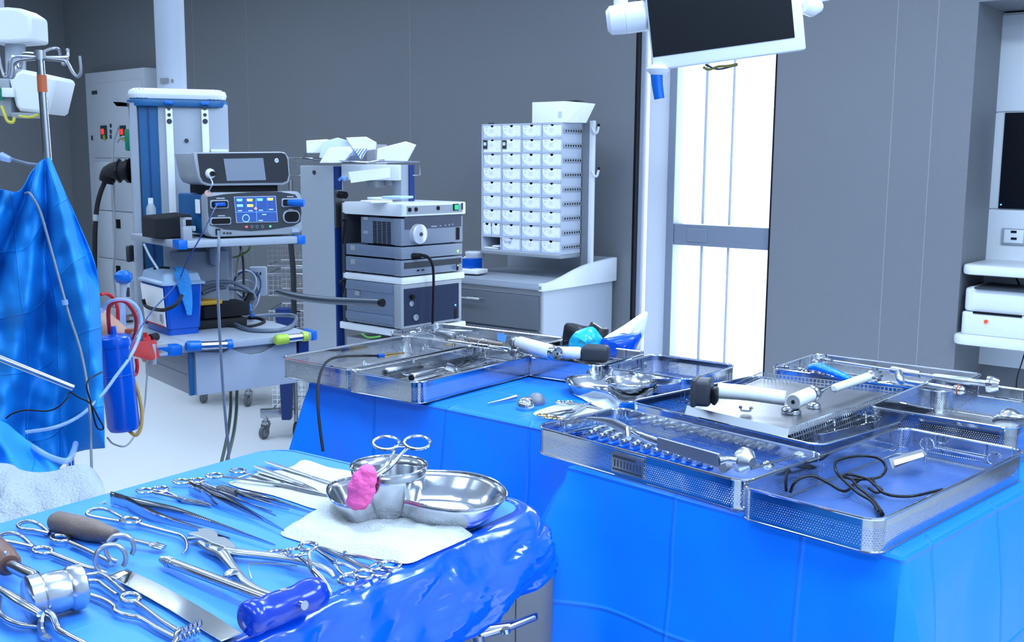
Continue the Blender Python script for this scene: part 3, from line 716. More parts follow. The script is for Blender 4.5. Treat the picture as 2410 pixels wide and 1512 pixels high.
b = MB(UM); b.cyl((q[0] + .002, q[1], -.012), (q[0] + .002, q[1], -.022), .008); b.obj('port_plug', BLACK, pp_)
q = up_(650, 378); b = MB(UM); b.ringt((q[0], q[1], -.003), .006, .0015, (0, 0, 1), 20); b.obj('power_ring', WHITE, ult)
b = MB(UM); b.cyl((q[0], q[1], -.003), (q[0], q[1], 0), .0045); b.obj('power_button', WHITEP, ult)
b = fd.mb(); fz_ = ez1 + .002
b.span((ux0 + .02, yU + .03, ez1 - .002), (ux1 - .03, .22, uz0 + .004)); b.obj('rubber_feet', BLACK, ult, smooth=False)

# ------------------------------------------------------------------ foam block, clamp, bottle on the upper shelf
fo = [F(347, 527, .1)]
fA = fd.w(V((pL + .02, .1, zs1)))
c_ = fd.top(395, 560, zs1)
b = fd.mb(); b.ring_loft([[(c_.x + dx * .6, c_.y + dyy * .6, zs1 + z) for dx, dyy, z in [(-.10, -.02, .01), (-.10, .09, .01), (-.10, .09, .05), (-.10, -.02, .05)]],
    [(c_.x + .0 + dx, c_.y - .03 + dyy, zs1 + z) for dx, dyy, z in [(-.06, -.03, .002), (-.06, .10, .002), (-.06, .10, .072), (-.06, -.03, .066)]],
    [(c_.x + .0 + dx, c_.y - .03 + dyy, zs1 + z) for dx, dyy, z in [(.06, -.03, .002), (.06, .10, .002), (.06, .10, .08), (.06, -.03, .076)]]])
tag(b.obj('foam_cushion', mat('black_foam', (.012, .013, .018), .95, bump=.6, bscale=900), bevel=.006), 'black foam wedge with a seam on the left end of the upper boom shelf', 'foam')
g0 = fd.top(440, 566, zs1)
b = fd.mb()
hz = F(440, 512, g0.y).z - zs1
b.span((g0.x - .016, g0.y - .012, zs1), (g0.x + .014, g0.y + .012, zs1 + hz * .62), bev=.002)
b.span((g0.x - .016, g0.y - .012, zs1 + hz * .6), (g0.x - .006, g0.y + .012, zs1 + hz), bev=.001)
b.span((g0.x - .016, g0.y - .012, zs1 + hz * .9), (g0.x + .014, g0.y + .012, zs1 + hz), bev=.001)
b.span((g0.x + .014, g0.y - .012, zs1 + hz * .4), (g0.x + .026, g0.y + .012, zs1 + hz * .62), bev=.002)
tag(b.obj('grey_clamp', LGREY), 'grey C-shaped rail clamp standing before the black foam', 'clamp')
bp_ = fd.top(370, 552, zs1); bp_.y += .05; bh = F(370, 466, bp_.y).z - zs1
b = fd.mb(); b.lathe((bp_.x, bp_.y, zs1), [(0, .013), (.003, .016), (bh * .72, .016), (bh * .82, .010), (bh * .86, .008)], 20); bt = b.obj('white_bottle', WHITEP); tag(bt, 'slim white plastic bottle behind the black foam on the boom shelf', 'bottle')
b = fd.mb(); b.cyl((bp_.x, bp_.y, zs1 + bh * .84), (bp_.x, bp_.y, zs1 + bh), .0085); b.obj('bottle_cap', WHITE, bt)
# ------------------------------------------------------------------ things on the lower boom shelf
def T_(px, py): return fd.top(px, py, l1)
sc = T_(398, 791); sr = T_(470, 784); sl = fd.side(350, 772, sc.x)
sw, sd = sr.x - sc.x, T_(350, 772).y - sc.y
shh = fd.front(387, 672, sc.y).z - l1; lidh = fd.front(387, 650, sc.y).z - l1
k = .012
sharp = thing('sharps_container', 'blue sharps bin with translucent lid and white side label on the lower boom shelf', 'sharps bin', fd.w((sc.x + sw / 2, sc.y + sd / 2, l1)), fd.yaw)
def rr3(x0, y0, x1, y1, r, z): return [(x, y, z) for x, y in rrect(x0, y0, x1, y1, r, 3)]
b = fd.mb(); b.ring_loft([rr3(sc.x, sc.y, sc.x + sw, sc.y + sd, .012, l1), rr3(sc.x, sc.y, sc.x + sw, sc.y + sd, .012, l1 + .02), rr3(sc.x - .004, sc.y - .004, sc.x + sw + .004, sc.y + sd + .004, .012, l1 + .022), rr3(sc.x - k, sc.y - k, sc.x + sw + k, sc.y + sd + k, .014, l1 + shh)])
b.obj('blue_tub', BLUED, sharp)
LIDM = mat('translucent_lid', (.45, .62, .80), .25, alpha=.72)
b = fd.mb(); k2 = .022
b.ring_loft([rr3(sc.x - k2, sc.y - k2, sc.x + sw + k2, sc.y + sd + k2, .016, l1 + shh), rr3(sc.x - k2, sc.y - k2, sc.x + sw + k2, sc.y + sd + k2, .016, l1 + shh + .006), rr3(sc.x - .012, sc.y - .012, sc.x + sw + .012, sc.y + sd + .012, .02, l1 + shh + .012), rr3(sc.x - .008, sc.y - .008, sc.x + sw + .008, sc.y + sd + .008, .03, l1 + shh + .035), rr3(sc.x + .01, sc.y + .01, sc.x + sw - .01, sc.y + sd - .01, .03, l1 + shh + .042)]); b.obj('lid', LIDM, sharp)
b = fd.mb(); b.slab([(sc.x - .0085 + .002, sc.y + .004, l1 + .028), (sc.x - .0085 + .002, sc.y + sd - .01, l1 + .028), (sc.x - k - .003, sc.y + sd - .004, l1 + shh - .01), (sc.x - k - .003, sc.y + .0, l1 + shh - .01)], (-1, 0, 0), .002); lb = b.obj('side_label', PAPER, sharp, smooth=False)
b = fd.mb(); b.span((sc.x - .011, sc.y + .003, l1 + .028), (sc.x - .008, sc.y + sd - .01, l1 + .031)); b.obj('red_line', RED, lb, smooth=False)
b = fd.mb(); b.span((sc.x - .014, sc.y + .02, l1 + .045), (sc.x - .009, sc.y + .04, l1 + .07)); b.obj('print', LGREY, lb, smooth=False)
pts = [fd.w(fd.side(x, y, sc.x - .03)) for x, y in ((337, 705), (345, 722))] + [D(375, 730, 3.2), D(392, 728, 3.17), D(415, 716, 3.18), D(428, 696, 3.22)]
b = MB(); b.tube(pts, .006, 10, smooth=5); tag(b.obj('black_cable', RUBBER), 'black cable slung round the front of the blue sharps bin', 'cable')
# blue glove hanging over the lid
gp = [(412, 636), (424, 640), (432, 662), (438, 690), (443, 715), (446, 742)]
gw = [.008, .022, .024, .021, .015, .008]
ps = [fd.w(fd.front(x, y, sc.y - (.0 if i < 1 else .03)) if i else V((0, 0, 0)) + fd.front(x, y, sc.y + .01)) for i, (x, y) in enumerate(gp)]
b = MB(); b.tube(ps, gw, 12, smooth=4, flat=(1, .35), up=-fd.y)
go = b.obj('blue_glove', mat('textured_blue_film', (.02, .30, .75), .3, bump=.8, bscale=160)); tag(go, 'crumpled textured blue glove hanging over the sharps bin lid', 'glove')
b = MB(); b.tube([fd.w(fd.front(x, y, sc.y + .03)) for x, y in ((362, 633), (380, 630), (398, 631))], .007, 8, smooth=3, flat=(1, .5)); tag(b.obj('black_clip', BLACK), 'black clip lying on the sharps bin lid', 'clip')
# black camera box, yellow sleeve, hoses
bc = T_(478, 745); bc = V((bc.x, bc.y, 0))
bx = fd.front(478, 760, .26).x; bx1 = fd.front(583, 740, .26).x
bz0 = l1
b = fd.mb(); b.span((bx - .03, .24, bz0), (bx1 - .01, .40, bz0 + .03), bev=.006); tag(b.obj('black_case', RUBBER), 'flat black case, lower of the two behind the sharps bin', 'case')
b = fd.mb(); b.span((bx + .0, .25, bz0 + .034), (bx1 + .005, .37, bz0 + .082), bev=.006); tag(b.obj('foam_box', MATS['black_foam']), 'black foam box with speckled edge resting on the flat black case', 'foam box')
b = fd.mb(); b.prism([(bx - .02, .235), (bx + .055, .235), (bx + .07, .25), (bx + .02, .32), (bx - .02, .30)], bz0 + .062 + .022, bz0 + .062 + .038, bev=.004); tag(b.obj('yellow_sleeve', mat('yellow_plastic', (.55, .30, .01), .45)), 'amber yellow plastic sleeve beside the sharps bin', 'sleeve')
GT = mat('grey_tubing', (.12, .15, .20), .3)
zt_ = fd.o.z + l1
def onshelf(pts, r, mt, label, cat='tube', z=None, sm=6, nm='tubing'):
    z = zt_ + r if z is None else z
    b = MB(); b.tube([P(x, y, z) for x, y in pts], r, 10, smooth=sm); tag(b.obj(nm, mt), label, cat)
onshelf([(470, 722), (500, 738), (545, 760), (580, 775), (625, 779), (665, 776), (690, 765), (697, 748), (680, 742), (620, 743), (570, 748), (545, 750)], .0075, GT, 'thick clear grey hose looping to the front edge of the lower boom shelf')
onshelf([(540, 768), (590, 768), (622, 758), (612, 750), (585, 748)], .005, RUBBER, 'black cable loop behind the clear hose on the lower boom shelf', 'cable', nm='black_cable')
for i, (dz, lb) in enumerate(((.0, 'lower'), (.02, 'upper'))):
    pts = [fd.w(fd.front(x, y, .34 - i * .04)) for x, y in ((476, 690 - i * 20), (510, 678 - i * 14), (550, 680 - i * 14), (585, 688 - i * 4), (600, 702), (592, 722))]
    b = MB(); b.tube(pts, .007, 10, smooth=5); tag(b.obj('hose', GT), '%s grey hose arching over the black foam box' % lb, 'tube')
pts = [fd.w(fd.front(x, y, .30)) for x, y in ((592, 690), (580, 712), (575, 733), (580, 742))]
b = MB(); b.tube(pts, [.011, .012, .010, .004], 10, smooth=5); tag(b.obj('black_strap', RUBBER), 'black ribbed strap hanging at the end of the foam box', 'strap')
# coiled blue-white leads and power strip behind
pcx = D(575, 680, 3.95)
for i, (dx, dy_, r_, ph) in enumerate(((0, 0, .045, 0), (.01, -.01, .05, .3), (-.005, -.05, .055, .6))):
    pts = [pcx + V((dx + r_ * math.cos(q) , 0.01 * i + .015 * math.sin(2 * q), dy_ + .02 + r_ * 1.1 * math.sin(q))) for q in [ph + 2 * math.pi * k / 18 for k in range(18)]]
    b = MB(); b.tube(pts, .0035, 8, closed=True); tag(b.obj('coiled_lead', WHITEP if i != 1 else NAVY), ['small upper white cable coil behind the boom shelf', 'dark blue cable coil among the white ones', 'large lower white cable coil behind the boom shelf'][i], 'cable coil')
psm = D(608, 662, 4.0)
b = MB(frame(psm, R(10))); b.box((0, 0, 0), (.065, .03, .11), bev=.006); ps_ = b.obj('socket_box', WHITEP); tag(ps_, 'white socket box hanging behind the boom shelves', 'socket box')
b = MB(frame(psm, R(10))); b.box((-.002, -.016, .03), (.004, .004, .01)); b.box((.01, -.016, .03), (.004, .004, .01)); b.obj('socket_slot', BLACK, ps_, smooth=False)
# blue and white drug ampoule bits
b = MB(); c0_ = T_(588, 740); b.tube([fd.w(fd.front(588, 716, .28)), fd.w(fd.front(590, 738, .28)), fd.w(T_(596, 745))], [.004, .005, .012], 8, smooth=3); tag(b.obj('blue_swab', BLUEP), 'small blue cap beside the black foam box', 'cap')

# ------------------------------------------------------------------ loose cables around the boom
def cable(pts, r, m, label, nm='cable', cat='cable', sm=6, seg=8):
    b = MB(); b.tube([D(x, y, d) for x, y, d in pts], r, seg, smooth=sm); o = b.obj(nm, m); tag(o, label, cat); return o
cable([(493, 415, 3.20), (500, 430, 3.08), (497, 440, 3.07), (490, 452, 3.14)], .0022, WHITEP, 'thin white lead hanging from the upper generator')
cable([(512, 480, 3.12), (497, 508, 3.04), (474, 555, 3.0), (440, 615, 3.0), (422, 658, 3.02), (398, 690, 2.9), (360, 730, 2.7), (320, 790, 2.5), (300, 845, 2.4)], .0018, NAVY, 'thin dark blue lead trailing from the generator to the canister')
cable([(514, 545, 3.10), (515, 575, 3.02), (512, 650, 3.02), (516, 760, 3.02), (524, 900, 3.04), (533, 1010, 3.04), (538, 1062, 3.04), (536, 1160, 3.0)], .0042, GT, 'grey footswitch cord hanging from the generator to the floor')
cable([(543, 900, 3.7), (543, 960, 3.65), (536, 1020, 3.55), (522, 1085, 3.4), (505, 1150, 3.2)], .0058, mat('olive_hose', (.10, .14, .10), .4), 'left olive green hose dropping from the boom drawer')
cable([(558, 900, 3.7), (557, 960, 3.65), (550, 1020, 3.55), (534, 1085, 3.4), (515, 1150, 3.2)], .0062, MATS['olive_hose'], 'right olive green hose dropping from the boom drawer')
cable([(278, 300, 3.9), (266, 350, 3.9), (268, 470, 3.9), (270, 560, 3.9), (267, 640, 3.9), (272, 700, 3.9)], .0035, MGREY, 'grey flex running down in front of the wall cabinet')
cable([(300, 322, 3.8), (284, 324, 3.84), (277, 335, 3.88)], .0035, MGREY, 'short grey plug lead at the green boom outlet')
cable([(339, 575, 3.5), (352, 602, 3.45), (372, 634, 3.4)], .004, WHITEP, 'white lead dropping behind the sharps bin')
cable([(545, 608, 3.9), (565, 602, 3.8), (585, 590, 3.75), (590, 575, 3.75)], .004, mat('green_yellow_wire', (.20, .30, .05), .4), 'green and yellow earth wire below the upper shelf')
cable([(566, 580, 3.85), (573, 620, 3.85), (574, 700, 3.85)], .005, DGREY, 'dark hose dropping behind the upper shelf')
cable([(556, 650, 3.84), (562, 610, 3.82), (570, 585, 3.8)], .004, mat('beige_hose', (.30, .30, .24), .4), 'beige hose beside the coiled leads')
# black coupler and thick cable
bpl = thing('black_coupler', 'large black angled plug in the left side of the boom column', 'plug', D(275, 400, 3.82))
b = MB(); b.tube([D(305, 402, 3.82), D(280, 402, 3.82), D(258, 408, 3.82), D(247, 428, 3.82)], [.034, .034, .030, .022], 16, smooth=3); b.obj('coupler_body', RUBBER, bpl)
b = MB(); b.cyl(D(306, 402, 3.82), D(300, 402, 3.82), .044, seg=20); b.cyl(D(283, 402, 3.82), D(278, 402, 3.82), .043, seg=8); b.cyl(D(256, 416, 3.82), D(250, 424, 3.82), .029, seg=10); b.obj('coupler_collar', BLACK, bpl)
cable([(247, 428, 3.82), (236, 455, 3.82), (228, 490, 3.82), (224, 540, 3.82), (223, 600, 3.82), (222, 700, 3.8), (222, 800, 3.8)], .0085, RUBBER, 'thick black power cable hanging from the boom coupler', seg=12)
b = MB(); b.cyl(D(226, 505, 3.82), D(225, 520, 3.82), .0095); tag(b.obj('cable_tag', WHITEP), 'white tag wrapped round the thick black power cable', 'tag')

# ------------------------------------------------------------------ suction canister clamped to the lower shelf corner
YC = 2.75
can = thing('suction_canister', 'deep blue cylindrical suction canister clipped to the boom shelf corner', 'canister', D(290, 1030, YC))
tp, bt_ = D(268, 800, YC), D(292, 1012, YC)
ax = (bt_ - tp).normalized(); L_ = (bt_ - tp).length; rc = .0415
b = MB(); b._prof(tp, bt_, [(0, rc), (L_ - .012, rc), (L_, rc - .006)], 36); b.obj('canister_body', BLUED, can)
b = MB(); b._prof(tp - ax * .012, tp + ax * .018, [(0, rc - .008), (.006, rc + .001), (.02, rc + .004), (.03, rc + .002)], 36)
b._prof(tp - ax * .035, tp - ax * .01, [(0, .009), (.02, .009), (.025, .014)], 16); b.obj('canister_lid', BLUED, can)
b = MB(); b.ringt(tp + ax * (L_ * .38), rc + .0015, .001, ax, 36); b.obj('seam_ring', BLUEP, can)
def hose(pts, r, m, label, nm='suction_hose', sm=6): return cable(pts, r, m, label, nm, 'hose', sm, 12)
hose([(258, 785, YC), (255, 745, YC - .03), (258, 722, YC - .04), (275, 709, YC - .05), (295, 711, YC - .03), (312, 730, YC), (321, 755, YC + .02), (318, 785, YC + .05), (311, 805, YC + .06)], .0052, REDH, 'front red rubber hose arching from the canister lid')
hose([(236, 694, 3.05), (250, 692, 3.08), (266, 702, 3.1), (276, 722, 3.1), (279, 760, 3.1)], .0052, REDH, 'rear red rubber hose curving behind the front one')
hose([(321, 845, YC + .06), (323, 862, YC + .06), (320, 880, YC + .06), (310, 886, YC + .04), (302, 880, YC + .02)], .005, REDH, 'short red hose loop under the red bracket')
hose([(312, 888, YC + .02), (324, 920, YC + .02), (333, 965, YC + .02), (332, 1005, YC + .01), (320, 1025, YC + .0), (300, 1012, YC)], .0045, mat('amber_tubing', (.42, .26, .06), .35), 'amber rubber tube looping beside the canister')
CLR = mat('clear_tubing', (.34, .50, .80), .12, alpha=.5, coat=.3)
hose([(240, 735, YC - .08), (250, 716, YC - .09), (272, 706, YC - .1), (300, 707, YC - .1), (322, 722, YC - .1), (333, 752, YC - .1), (330, 785, YC - .12), (318, 818, YC - .15), (300, 850, YC - .2), (275, 883, YC - .25), (240, 930, YC - .3), (190, 978, YC - .35), (130, 1006, YC - .4), (60, 1018, YC - .42)], .0042, CLR, 'clear suction tube running down over the drape to lower left', 'clear_tube')
cable([(350, 850, 2.95), (345, 900, 2.95), (340, 960, 2.95), (330, 1000, 2.9), (300, 1048, 2.8), (268, 1046, 2.75), (252, 1030, 2.75)], .0025, MGREY, 'thin grey cord hanging below the red bracket')
brk = thing('canister_bracket', 'red and steel bracket holding the canister to the shelf rail', 'bracket', D(330, 830, 2.9))
q = [D(297, 811, 2.80), D(345, 806, 2.92), D(355, 850, 2.92), D(302, 836, 2.80)]
b = MB(); b.ring_loft([q, [p + V((.01, .05, 0)) for p in q]]); b.obj('red_jaw', RED, brk, bevel=.002)
b = MB(); b.tube([D(341, 783, 2.94), D(345, 795, 2.94), D(349, 806, 2.93)], [.009, .012, .010], 4, flat=(1, .4)); b.obj('red_lever', RED, brk)
b = MB(); b.box(D(356, 832, 2.96), (.012, .05, .058), Matrix.Rotation(R(38), 3, 'Z'), bev=.002); b.box(D(371, 812, 2.99), (.04, .05, .008), Matrix.Rotation(R(38), 3, 'Z')); b.box(D(371, 832, 2.99), (.04, .05, .008), Matrix.Rotation(R(38), 3, 'Z')); b.obj('rail_claw', LGREY, brk)
b = MB(); b.cyl(D(352, 797, 2.99), D(368, 793, 3.02), .012, seg=12); b.obj('black_knob', BLACK, brk)
b = MB(); b.cyl(D(328, 800, 3.0), D(335, 792, 3.05), .012, seg=12); b.cyl(D(318, 792, 3.02), D(322, 806, 3.0), .02, seg=6); b.obj('valve', STEELD, brk)
b = MB(); b.box(D(308, 794, 3.03), (.03, .02, .05), bev=.004); b.obj('rust_plate', mat('rust_red', (.25, .05, .03), .5), brk)

# blue ball valve on a white stand, white unit below
bal = thing('breathing_bulb', 'blue fluted bulb on a white stem in front of the wall cabinet', 'bulb', D(290, 720, 3.3))
b = MB(); b.lathe(D(291, 668, 3.3), [(0, .012), (.005, .022), (.018, .028), (.030, .026), (.040, .014), (.043, .004)], 14); b.obj('blue_bulb', BLUEP, bal)
b = MB(); b.tube([D(291, 664, 3.3), D(290, 690, 3.3), D(290, 706, 3.3)], [.013, .009, .009], 14); b.obj('white_stem', WHITEP, bal)
b = MB(); b.tube([D(289, 706, 3.3), D(287, 740, 3.3), D(284, 770, 3.3)], [.008, .012, .018], 14); b.obj('clear_funnel', CLR, bal)
un = thing('monitor_bracket', 'white box bracket standing beside the blue bulb', 'bracket', D(300, 760, 3.45))
b = MB(); b.box(D(296, 710, 3.5), (.05, .04, .14), bev=.006); b.obj('white_housing', WHITEP, un)
b = MB(); b.box(D(294, 688, 3.42), (.028, .01, .03)); b.box(D(300, 752, 3.42), (.03, .02, .02)); b.obj('black_clasp', DGREY, un)
b = MB(); b.cyl(D(300, 748, 3.4), D(314, 746, 3.42), .01, seg=14); b.obj('steel_tap', STEEL, un)

# ------------------------------------------------------------------ a crouching person mostly behind the hanging sheet; only the bare forearm shows
def skinned(name, nodes, edges, m, parent=None, sub=2, root=0):
    me = bpy.data.meshes.new(name); me.from_pydata([tuple(V(p) - FR0) for p, r in nodes], edges, [])
    o = bpy.data.objects.new(name, me); COL.objects.link(o); o.location = FR0 if parent is None else (0, 0, 0)
    if parent is not None: o.parent = parent
    md = o.modifiers.new('skin', 'SKIN'); md.use_smooth_shade = True
    for i, (p, r) in enumerate(nodes): me.skin_vertices[0].data[i].radius = (r, r) if not isinstance(r, tuple) else r
    me.skin_vertices[0].data[root].use_root = True
    u = o.modifiers.new('u', 'SUBSURF'); u.levels = sub; u.render_levels = sub
    me.materials.append(m); FR[o.name] = Matrix.Translation(FR0); return o
elb, wri = D(222, 745, 3.13), D(300, 800, 3.05)
base = D(-5, 760, 3.35); base.z = 0
FR0 = V((base.x, base.y, 0))
pel = V((base.x - .05, base.y + .05, .42)); che = pel + V((.06, -.02, .42)); nck = che + V((.02, -.03, .14)); hd_ = nck + V((.01, -.05, .12))
sh_ = che + V((.17, -.03, .05)); sh2_ = che + V((-.17, .0, .05))
nodes = [(pel, .13), ((pel + che) / 2, .13), (che, .14), (nck, .055), (hd_, .085), (sh_, .055), ((sh_ + elb) / 2, .046), (elb, .042), (elb * .55 + wri * .45, .036), (wri, .024), (wri + V((.03, -.005, -.025)), .024),
         (sh2_, .055), (sh2_ + V((-.03, -.06, -.24)), .042), (sh2_ + V((.02, -.22, -.38)), .028),
         (pel + V((.09, 0, -.04)), .09), (pel + V((.14, -.30, -.02)), .065), (pel + V((.13, -.22, -.36)), .05), (V((base.x + .10, base.y - .28, .03)), .035),
         (pel + V((-.09, 0, -.04)), .09), (pel + V((-.16, -.28, -.02)), .065), (pel + V((-.15, -.20, -.36)), .05), (V((base.x - .16, base.y - .26, .03)), .035)]
edges = [(0, 1), (1, 2), (2, 3), (3, 4), (2, 5), (5, 6), (6, 7), (7, 8), (8, 9), (9, 10), (2, 11), (11, 12), (12, 13), (0, 14), (14, 15), (15, 16), (16, 17), (0, 18), (18, 19), (19, 20), (20, 21)]
hp0 = wri + V((.03, -.005, -.025)); nb = len(nodes)
for i in range(5):
    off = V((.0, (i - 2) * .010, .006 * (1 - abs(i - 2)))) if i < 4 else V((-.005, -.03, .0))
    ln = [.030, .034, .032, .026, .022][i]
    nodes += [(hp0 + off + V((.02, 0, -.008)), .008), (hp0 + off + V((.02 + ln * .6, 0, -.022)), .0075), (hp0 + off + V((.02 + ln * .7, 0, -.022 - ln * .6)), .0065)]
    k0 = nb + i * 3; edges += [(10, k0), (k0, k0 + 1), (k0 + 1, k0 + 2)]
per = skinned('person', nodes, edges, SKIN)
tag(per, 'person crouching behind the hanging blue sheet, bare forearm reaching to the red bracket', 'person')

# ------------------------------------------------------------------ infusion stand
IY = 2.75
ivt = D(94, 130, IY); ivb = D(112, 372, IY)
ivd = (ivb - ivt).normalized()
iv = thing('infusion_stand', 'steel infusion stand with four-armed hook cross and orange tape', 'infusion stand', D(140, 1200, IY))
foot = V((ivb.x + .03, ivb.y, .04))
b = MB(); b.tube([ivt, ivb, V((ivb.x + .012, ivb.y, .9)), foot], .0105, 18); b.obj('pole', STEEL, iv)
b = MB(); b.cyl(ivt + V((0, 0, .012)), ivt - V((0, 0, .012)), .014, seg=18); b.obj('pole_cap', STEELD, iv)
ob0, ob1 = D(98, 177, IY), D(100, 217, IY)
b = MB(); b.cyl(ob0, ob1, .0117, seg=20); b.obj('orange_tape', mat('orange_tape', (.42, .09, .03), .5), iv)
def hook(pts): b = MB(); b.tube([D(x, y, IY + d) for x, y, d in pts], .0042, 8, smooth=5); b.obj('hook_arm', STEELD, iv)
hook([(96, 135, 0), (130, 135, .03), (155, 134, .06), (160, 128, .07), (157, 114, .07)])
hook([(96, 138, 0), (150, 143, -.04), (160, 150, -.06), (172, 172, -.08), (183, 180, -.09), (190, 168, -.09), (187, 132, -.09)])
hook([(93, 126, 0), (120, 115, .08), (138, 116, .1), (143, 140, .12), (150, 152, .12), (158, 140, .12), (160, 115, .12)])
hook([(93, 135, 0), (40, 132, -.05), (25, 140, -.06), (22, 165, -.06), (18, 180, -.06), (8, 178, -.06), (0, 150, -.06), (-4, 130, -.06)])
hook([(93, 138, 0), (50, 142, .04), (36, 150, .05), (36, 168, .05), (28, 183, .05), (14, 172, .05)])
hook([(93, 128, 0), (58, 126, .08), (52, 140, .1), (47, 160, .1), (40, 150, .1)])
b = MB()
for q in range(5):
    a = 2 * math.pi * q / 5; b.tube([foot + V((0, 0, .02)), foot + V((.27 * math.cos(a), .27 * math.sin(a), .035))], [.014, .009], 8); b.cyl(foot + V((.27 * math.cos(a), .27 * math.sin(a) - .01, .0 + .018)), foot + V((.27 * math.cos(a), .27 * math.sin(a) + .01, .018)), .018, seg=14)
b.obj('foot_star', STEELD, iv)
cable([(0, 366, 2.72), (25, 374, 2.72), (60, 384, 2.72), (88, 388, 2.74)], .004, GT, 'clear connector line reaching the stand from the left')
b = MB(); b.tube([D(2, 368, 2.7), D(24, 376, 2.7)], [.012, .008], 10); tag(b.obj('line_connector', CLR), 'clear plastic connector at the left edge of the picture', 'connector')

# ------------------------------------------------------------------ ceiling pendant with white housing
PY = 4.2
pen = thing('ceiling_pendant', 'white ceiling pendant with boxy joint, neck and hanging equipment housing', 'pendant', D(70, 280, PY))
b = MB(); q = D(20, 60, PY)
pr = [D(-40, 20, PY), D(15, 16, PY), D(45, 19, PY), D(72, 36, PY), D(75, 96, PY), D(20, 100, PY), D(-40, 98, PY)]
b.ring_loft([pr, [p + V((0, .16, 0)) for p in pr]]); b.obj('joint_housing', WHITE, pen, bevel=.012)
b = MB(); b.cyl(D(35, 92, PY + .08), D(38, 180, PY + .08), .037, seg=28); b.obj('neck', WHITEP, pen)
b = MB(); b.cyl(D(-20, 60, PY + .08), V((D(-20, 60, PY + .08).x, PY + .08, CEIL)), .05, seg=24); b.obj('ceiling_tube', WHITEP, pen)
pr = [D(18, 183, PY - .05), D(50, 163, PY - .05), D(90, 172, PY - .05), D(128, 180, PY - .05), D(130, 190, PY - .05), D(113, 262, PY - .05), D(105, 268, PY - .05), D(45, 262, PY - .05), D(35, 250, PY - .05)]
b = MB(); b.ring_loft([pr, [p + V((0, .2, 0)) for p in pr]]); b.obj('hanging_housing', WHITE, pen, bevel=.014)
b = MB(); b.box(D(15, 230, PY), (.07, .08, .14), bev=.01); b.box(D(70, 272, PY), (.11, .08, .02), bev=.005); b.obj('grey_underside', LGREY, pen)
b = MB(); b.box(D(20, 218, PY - .06), (.045, .02, .035), bev=.004); b.obj('white_label', WHITE, pen)
b = MB(); b.tube([D(-5, 205, PY - .06), D(3, 220, PY - .06), D(5, 236, PY - .06)], .008, 8); b.obj('green_hose', MATS['green_plastic'], pen)
YL = mat('yellow_cable', (.55, .50, .05), .4)
b = MB(); b.tube([D(4, 250, PY - .06), D(12, 272, PY - .07), D(18, 285, PY - .07), D(30, 288, PY - .07), D(34, 278, PY - .05)], .006, 8, smooth=5); b.obj('yellow_cable', YL, pen)
b = MB(); b.tube([D(45, 273, PY - .07), D(70, 276, PY - .07), D(90, 270, PY - .07)], .005, 8, smooth=4); b.obj('yellow_cable', YL, pen)
b = MB(); b.box(D(126, 233, PY), (.01, .02, .02)); b.obj('blue_tab', BLUEP, pen)
# ------------------------------------------------------------------ hanging blue sheet at the left and the covered patient table below it
def lerp_curve(c, t):
    t = max(0, min(1, t)) * (len(c) - 1); k = min(int(t), len(c) - 2); f = t - k
    p0 = c[max(k - 1, 0)]; p1 = c[k]; p2 = c[k + 1]; p3 = c[min(k + 2, len(c) - 1)]
    g = lambda a, b, c_, d: 0.5 * (2 * b + (c_ - a) * f + (2 * a - 5 * b + 4 * c_ - d) * f * f + (3 * b - a - 3 * c_ + d) * f ** 3)
    return (g(p0[0], p1[0], p2[0], p3[0]), g(p0[1], p1[1], p2[1], p3[1]))
def coons(top, bot, lef, rig):
    def f(s, t):
        a, b_, c_, d_ = lerp_curve(top, s), lerp_curve(bot, s), lerp_curve(lef, t), lerp_curve(rig, t)
        o = []
        for i in (0, 1):
            o.append((1 - t) * a[i] + t * b_[i] + (1 - s) * c_[i] + s * d_[i] - ((1 - s) * (1 - t) * top[0][i] + s * (1 - t) * top[-1][i] + (1 - s) * t * bot[0][i] + s * t * bot[-1][i]))
        return o
    return f
SHEET = drape_mat('blue_nonwoven', (0.0, 0.205, 0.62), 0.65, crease=.5, grid=.24)
top = [(-90, 440), (0, 446), (45, 450), (72, 408), (95, 380), (118, 371)]
rig = [(118, 371), (148, 442), (186, 528), (228, 640), (238, 780), (243, 920), (247, 1055)]
bot = [(-90, 1120), (0, 1116), (60, 1116), (100, 1116), (132, 1108), (168, 1072), (200, 1060), (247, 1055)]
lef = [(-90, 440), (-90, 700), (-90, 900), (-90, 1120)]
cf = coons(top, bot, lef, rig)
def sheet(s, t):
    x, y = cf(s, t)
    ang = math.atan2(x - 105, max(20, y - 330)); r_ = math.hypot(x - 105, y - 330) / 700
    fold = .055 * math.sin(ang * 17 + 1.2) * min(1, r_ * 1.6 + .15) + .03 * math.sin(ang * 37 + r_ * 4) * r_ + .04 * noise.noise(V((x * .012, y * .008, 3.1))) + .02 * noise.noise(V((x * .03, y * .02, 8)))
    return D(x, y, 2.57 + fold - .05 * t)
b = MB(); b.grid(sheet, 90, 110, lambda s, t: (s * .8, t * 1.1))
tag(b.obj('hanging_sheet', SHEET, solid=.0016, angle=180), 'blue surgical sheet hung in folds from the infusion stand at left', 'drape')
FR['hanging_sheet'] = Matrix.Identity(4)
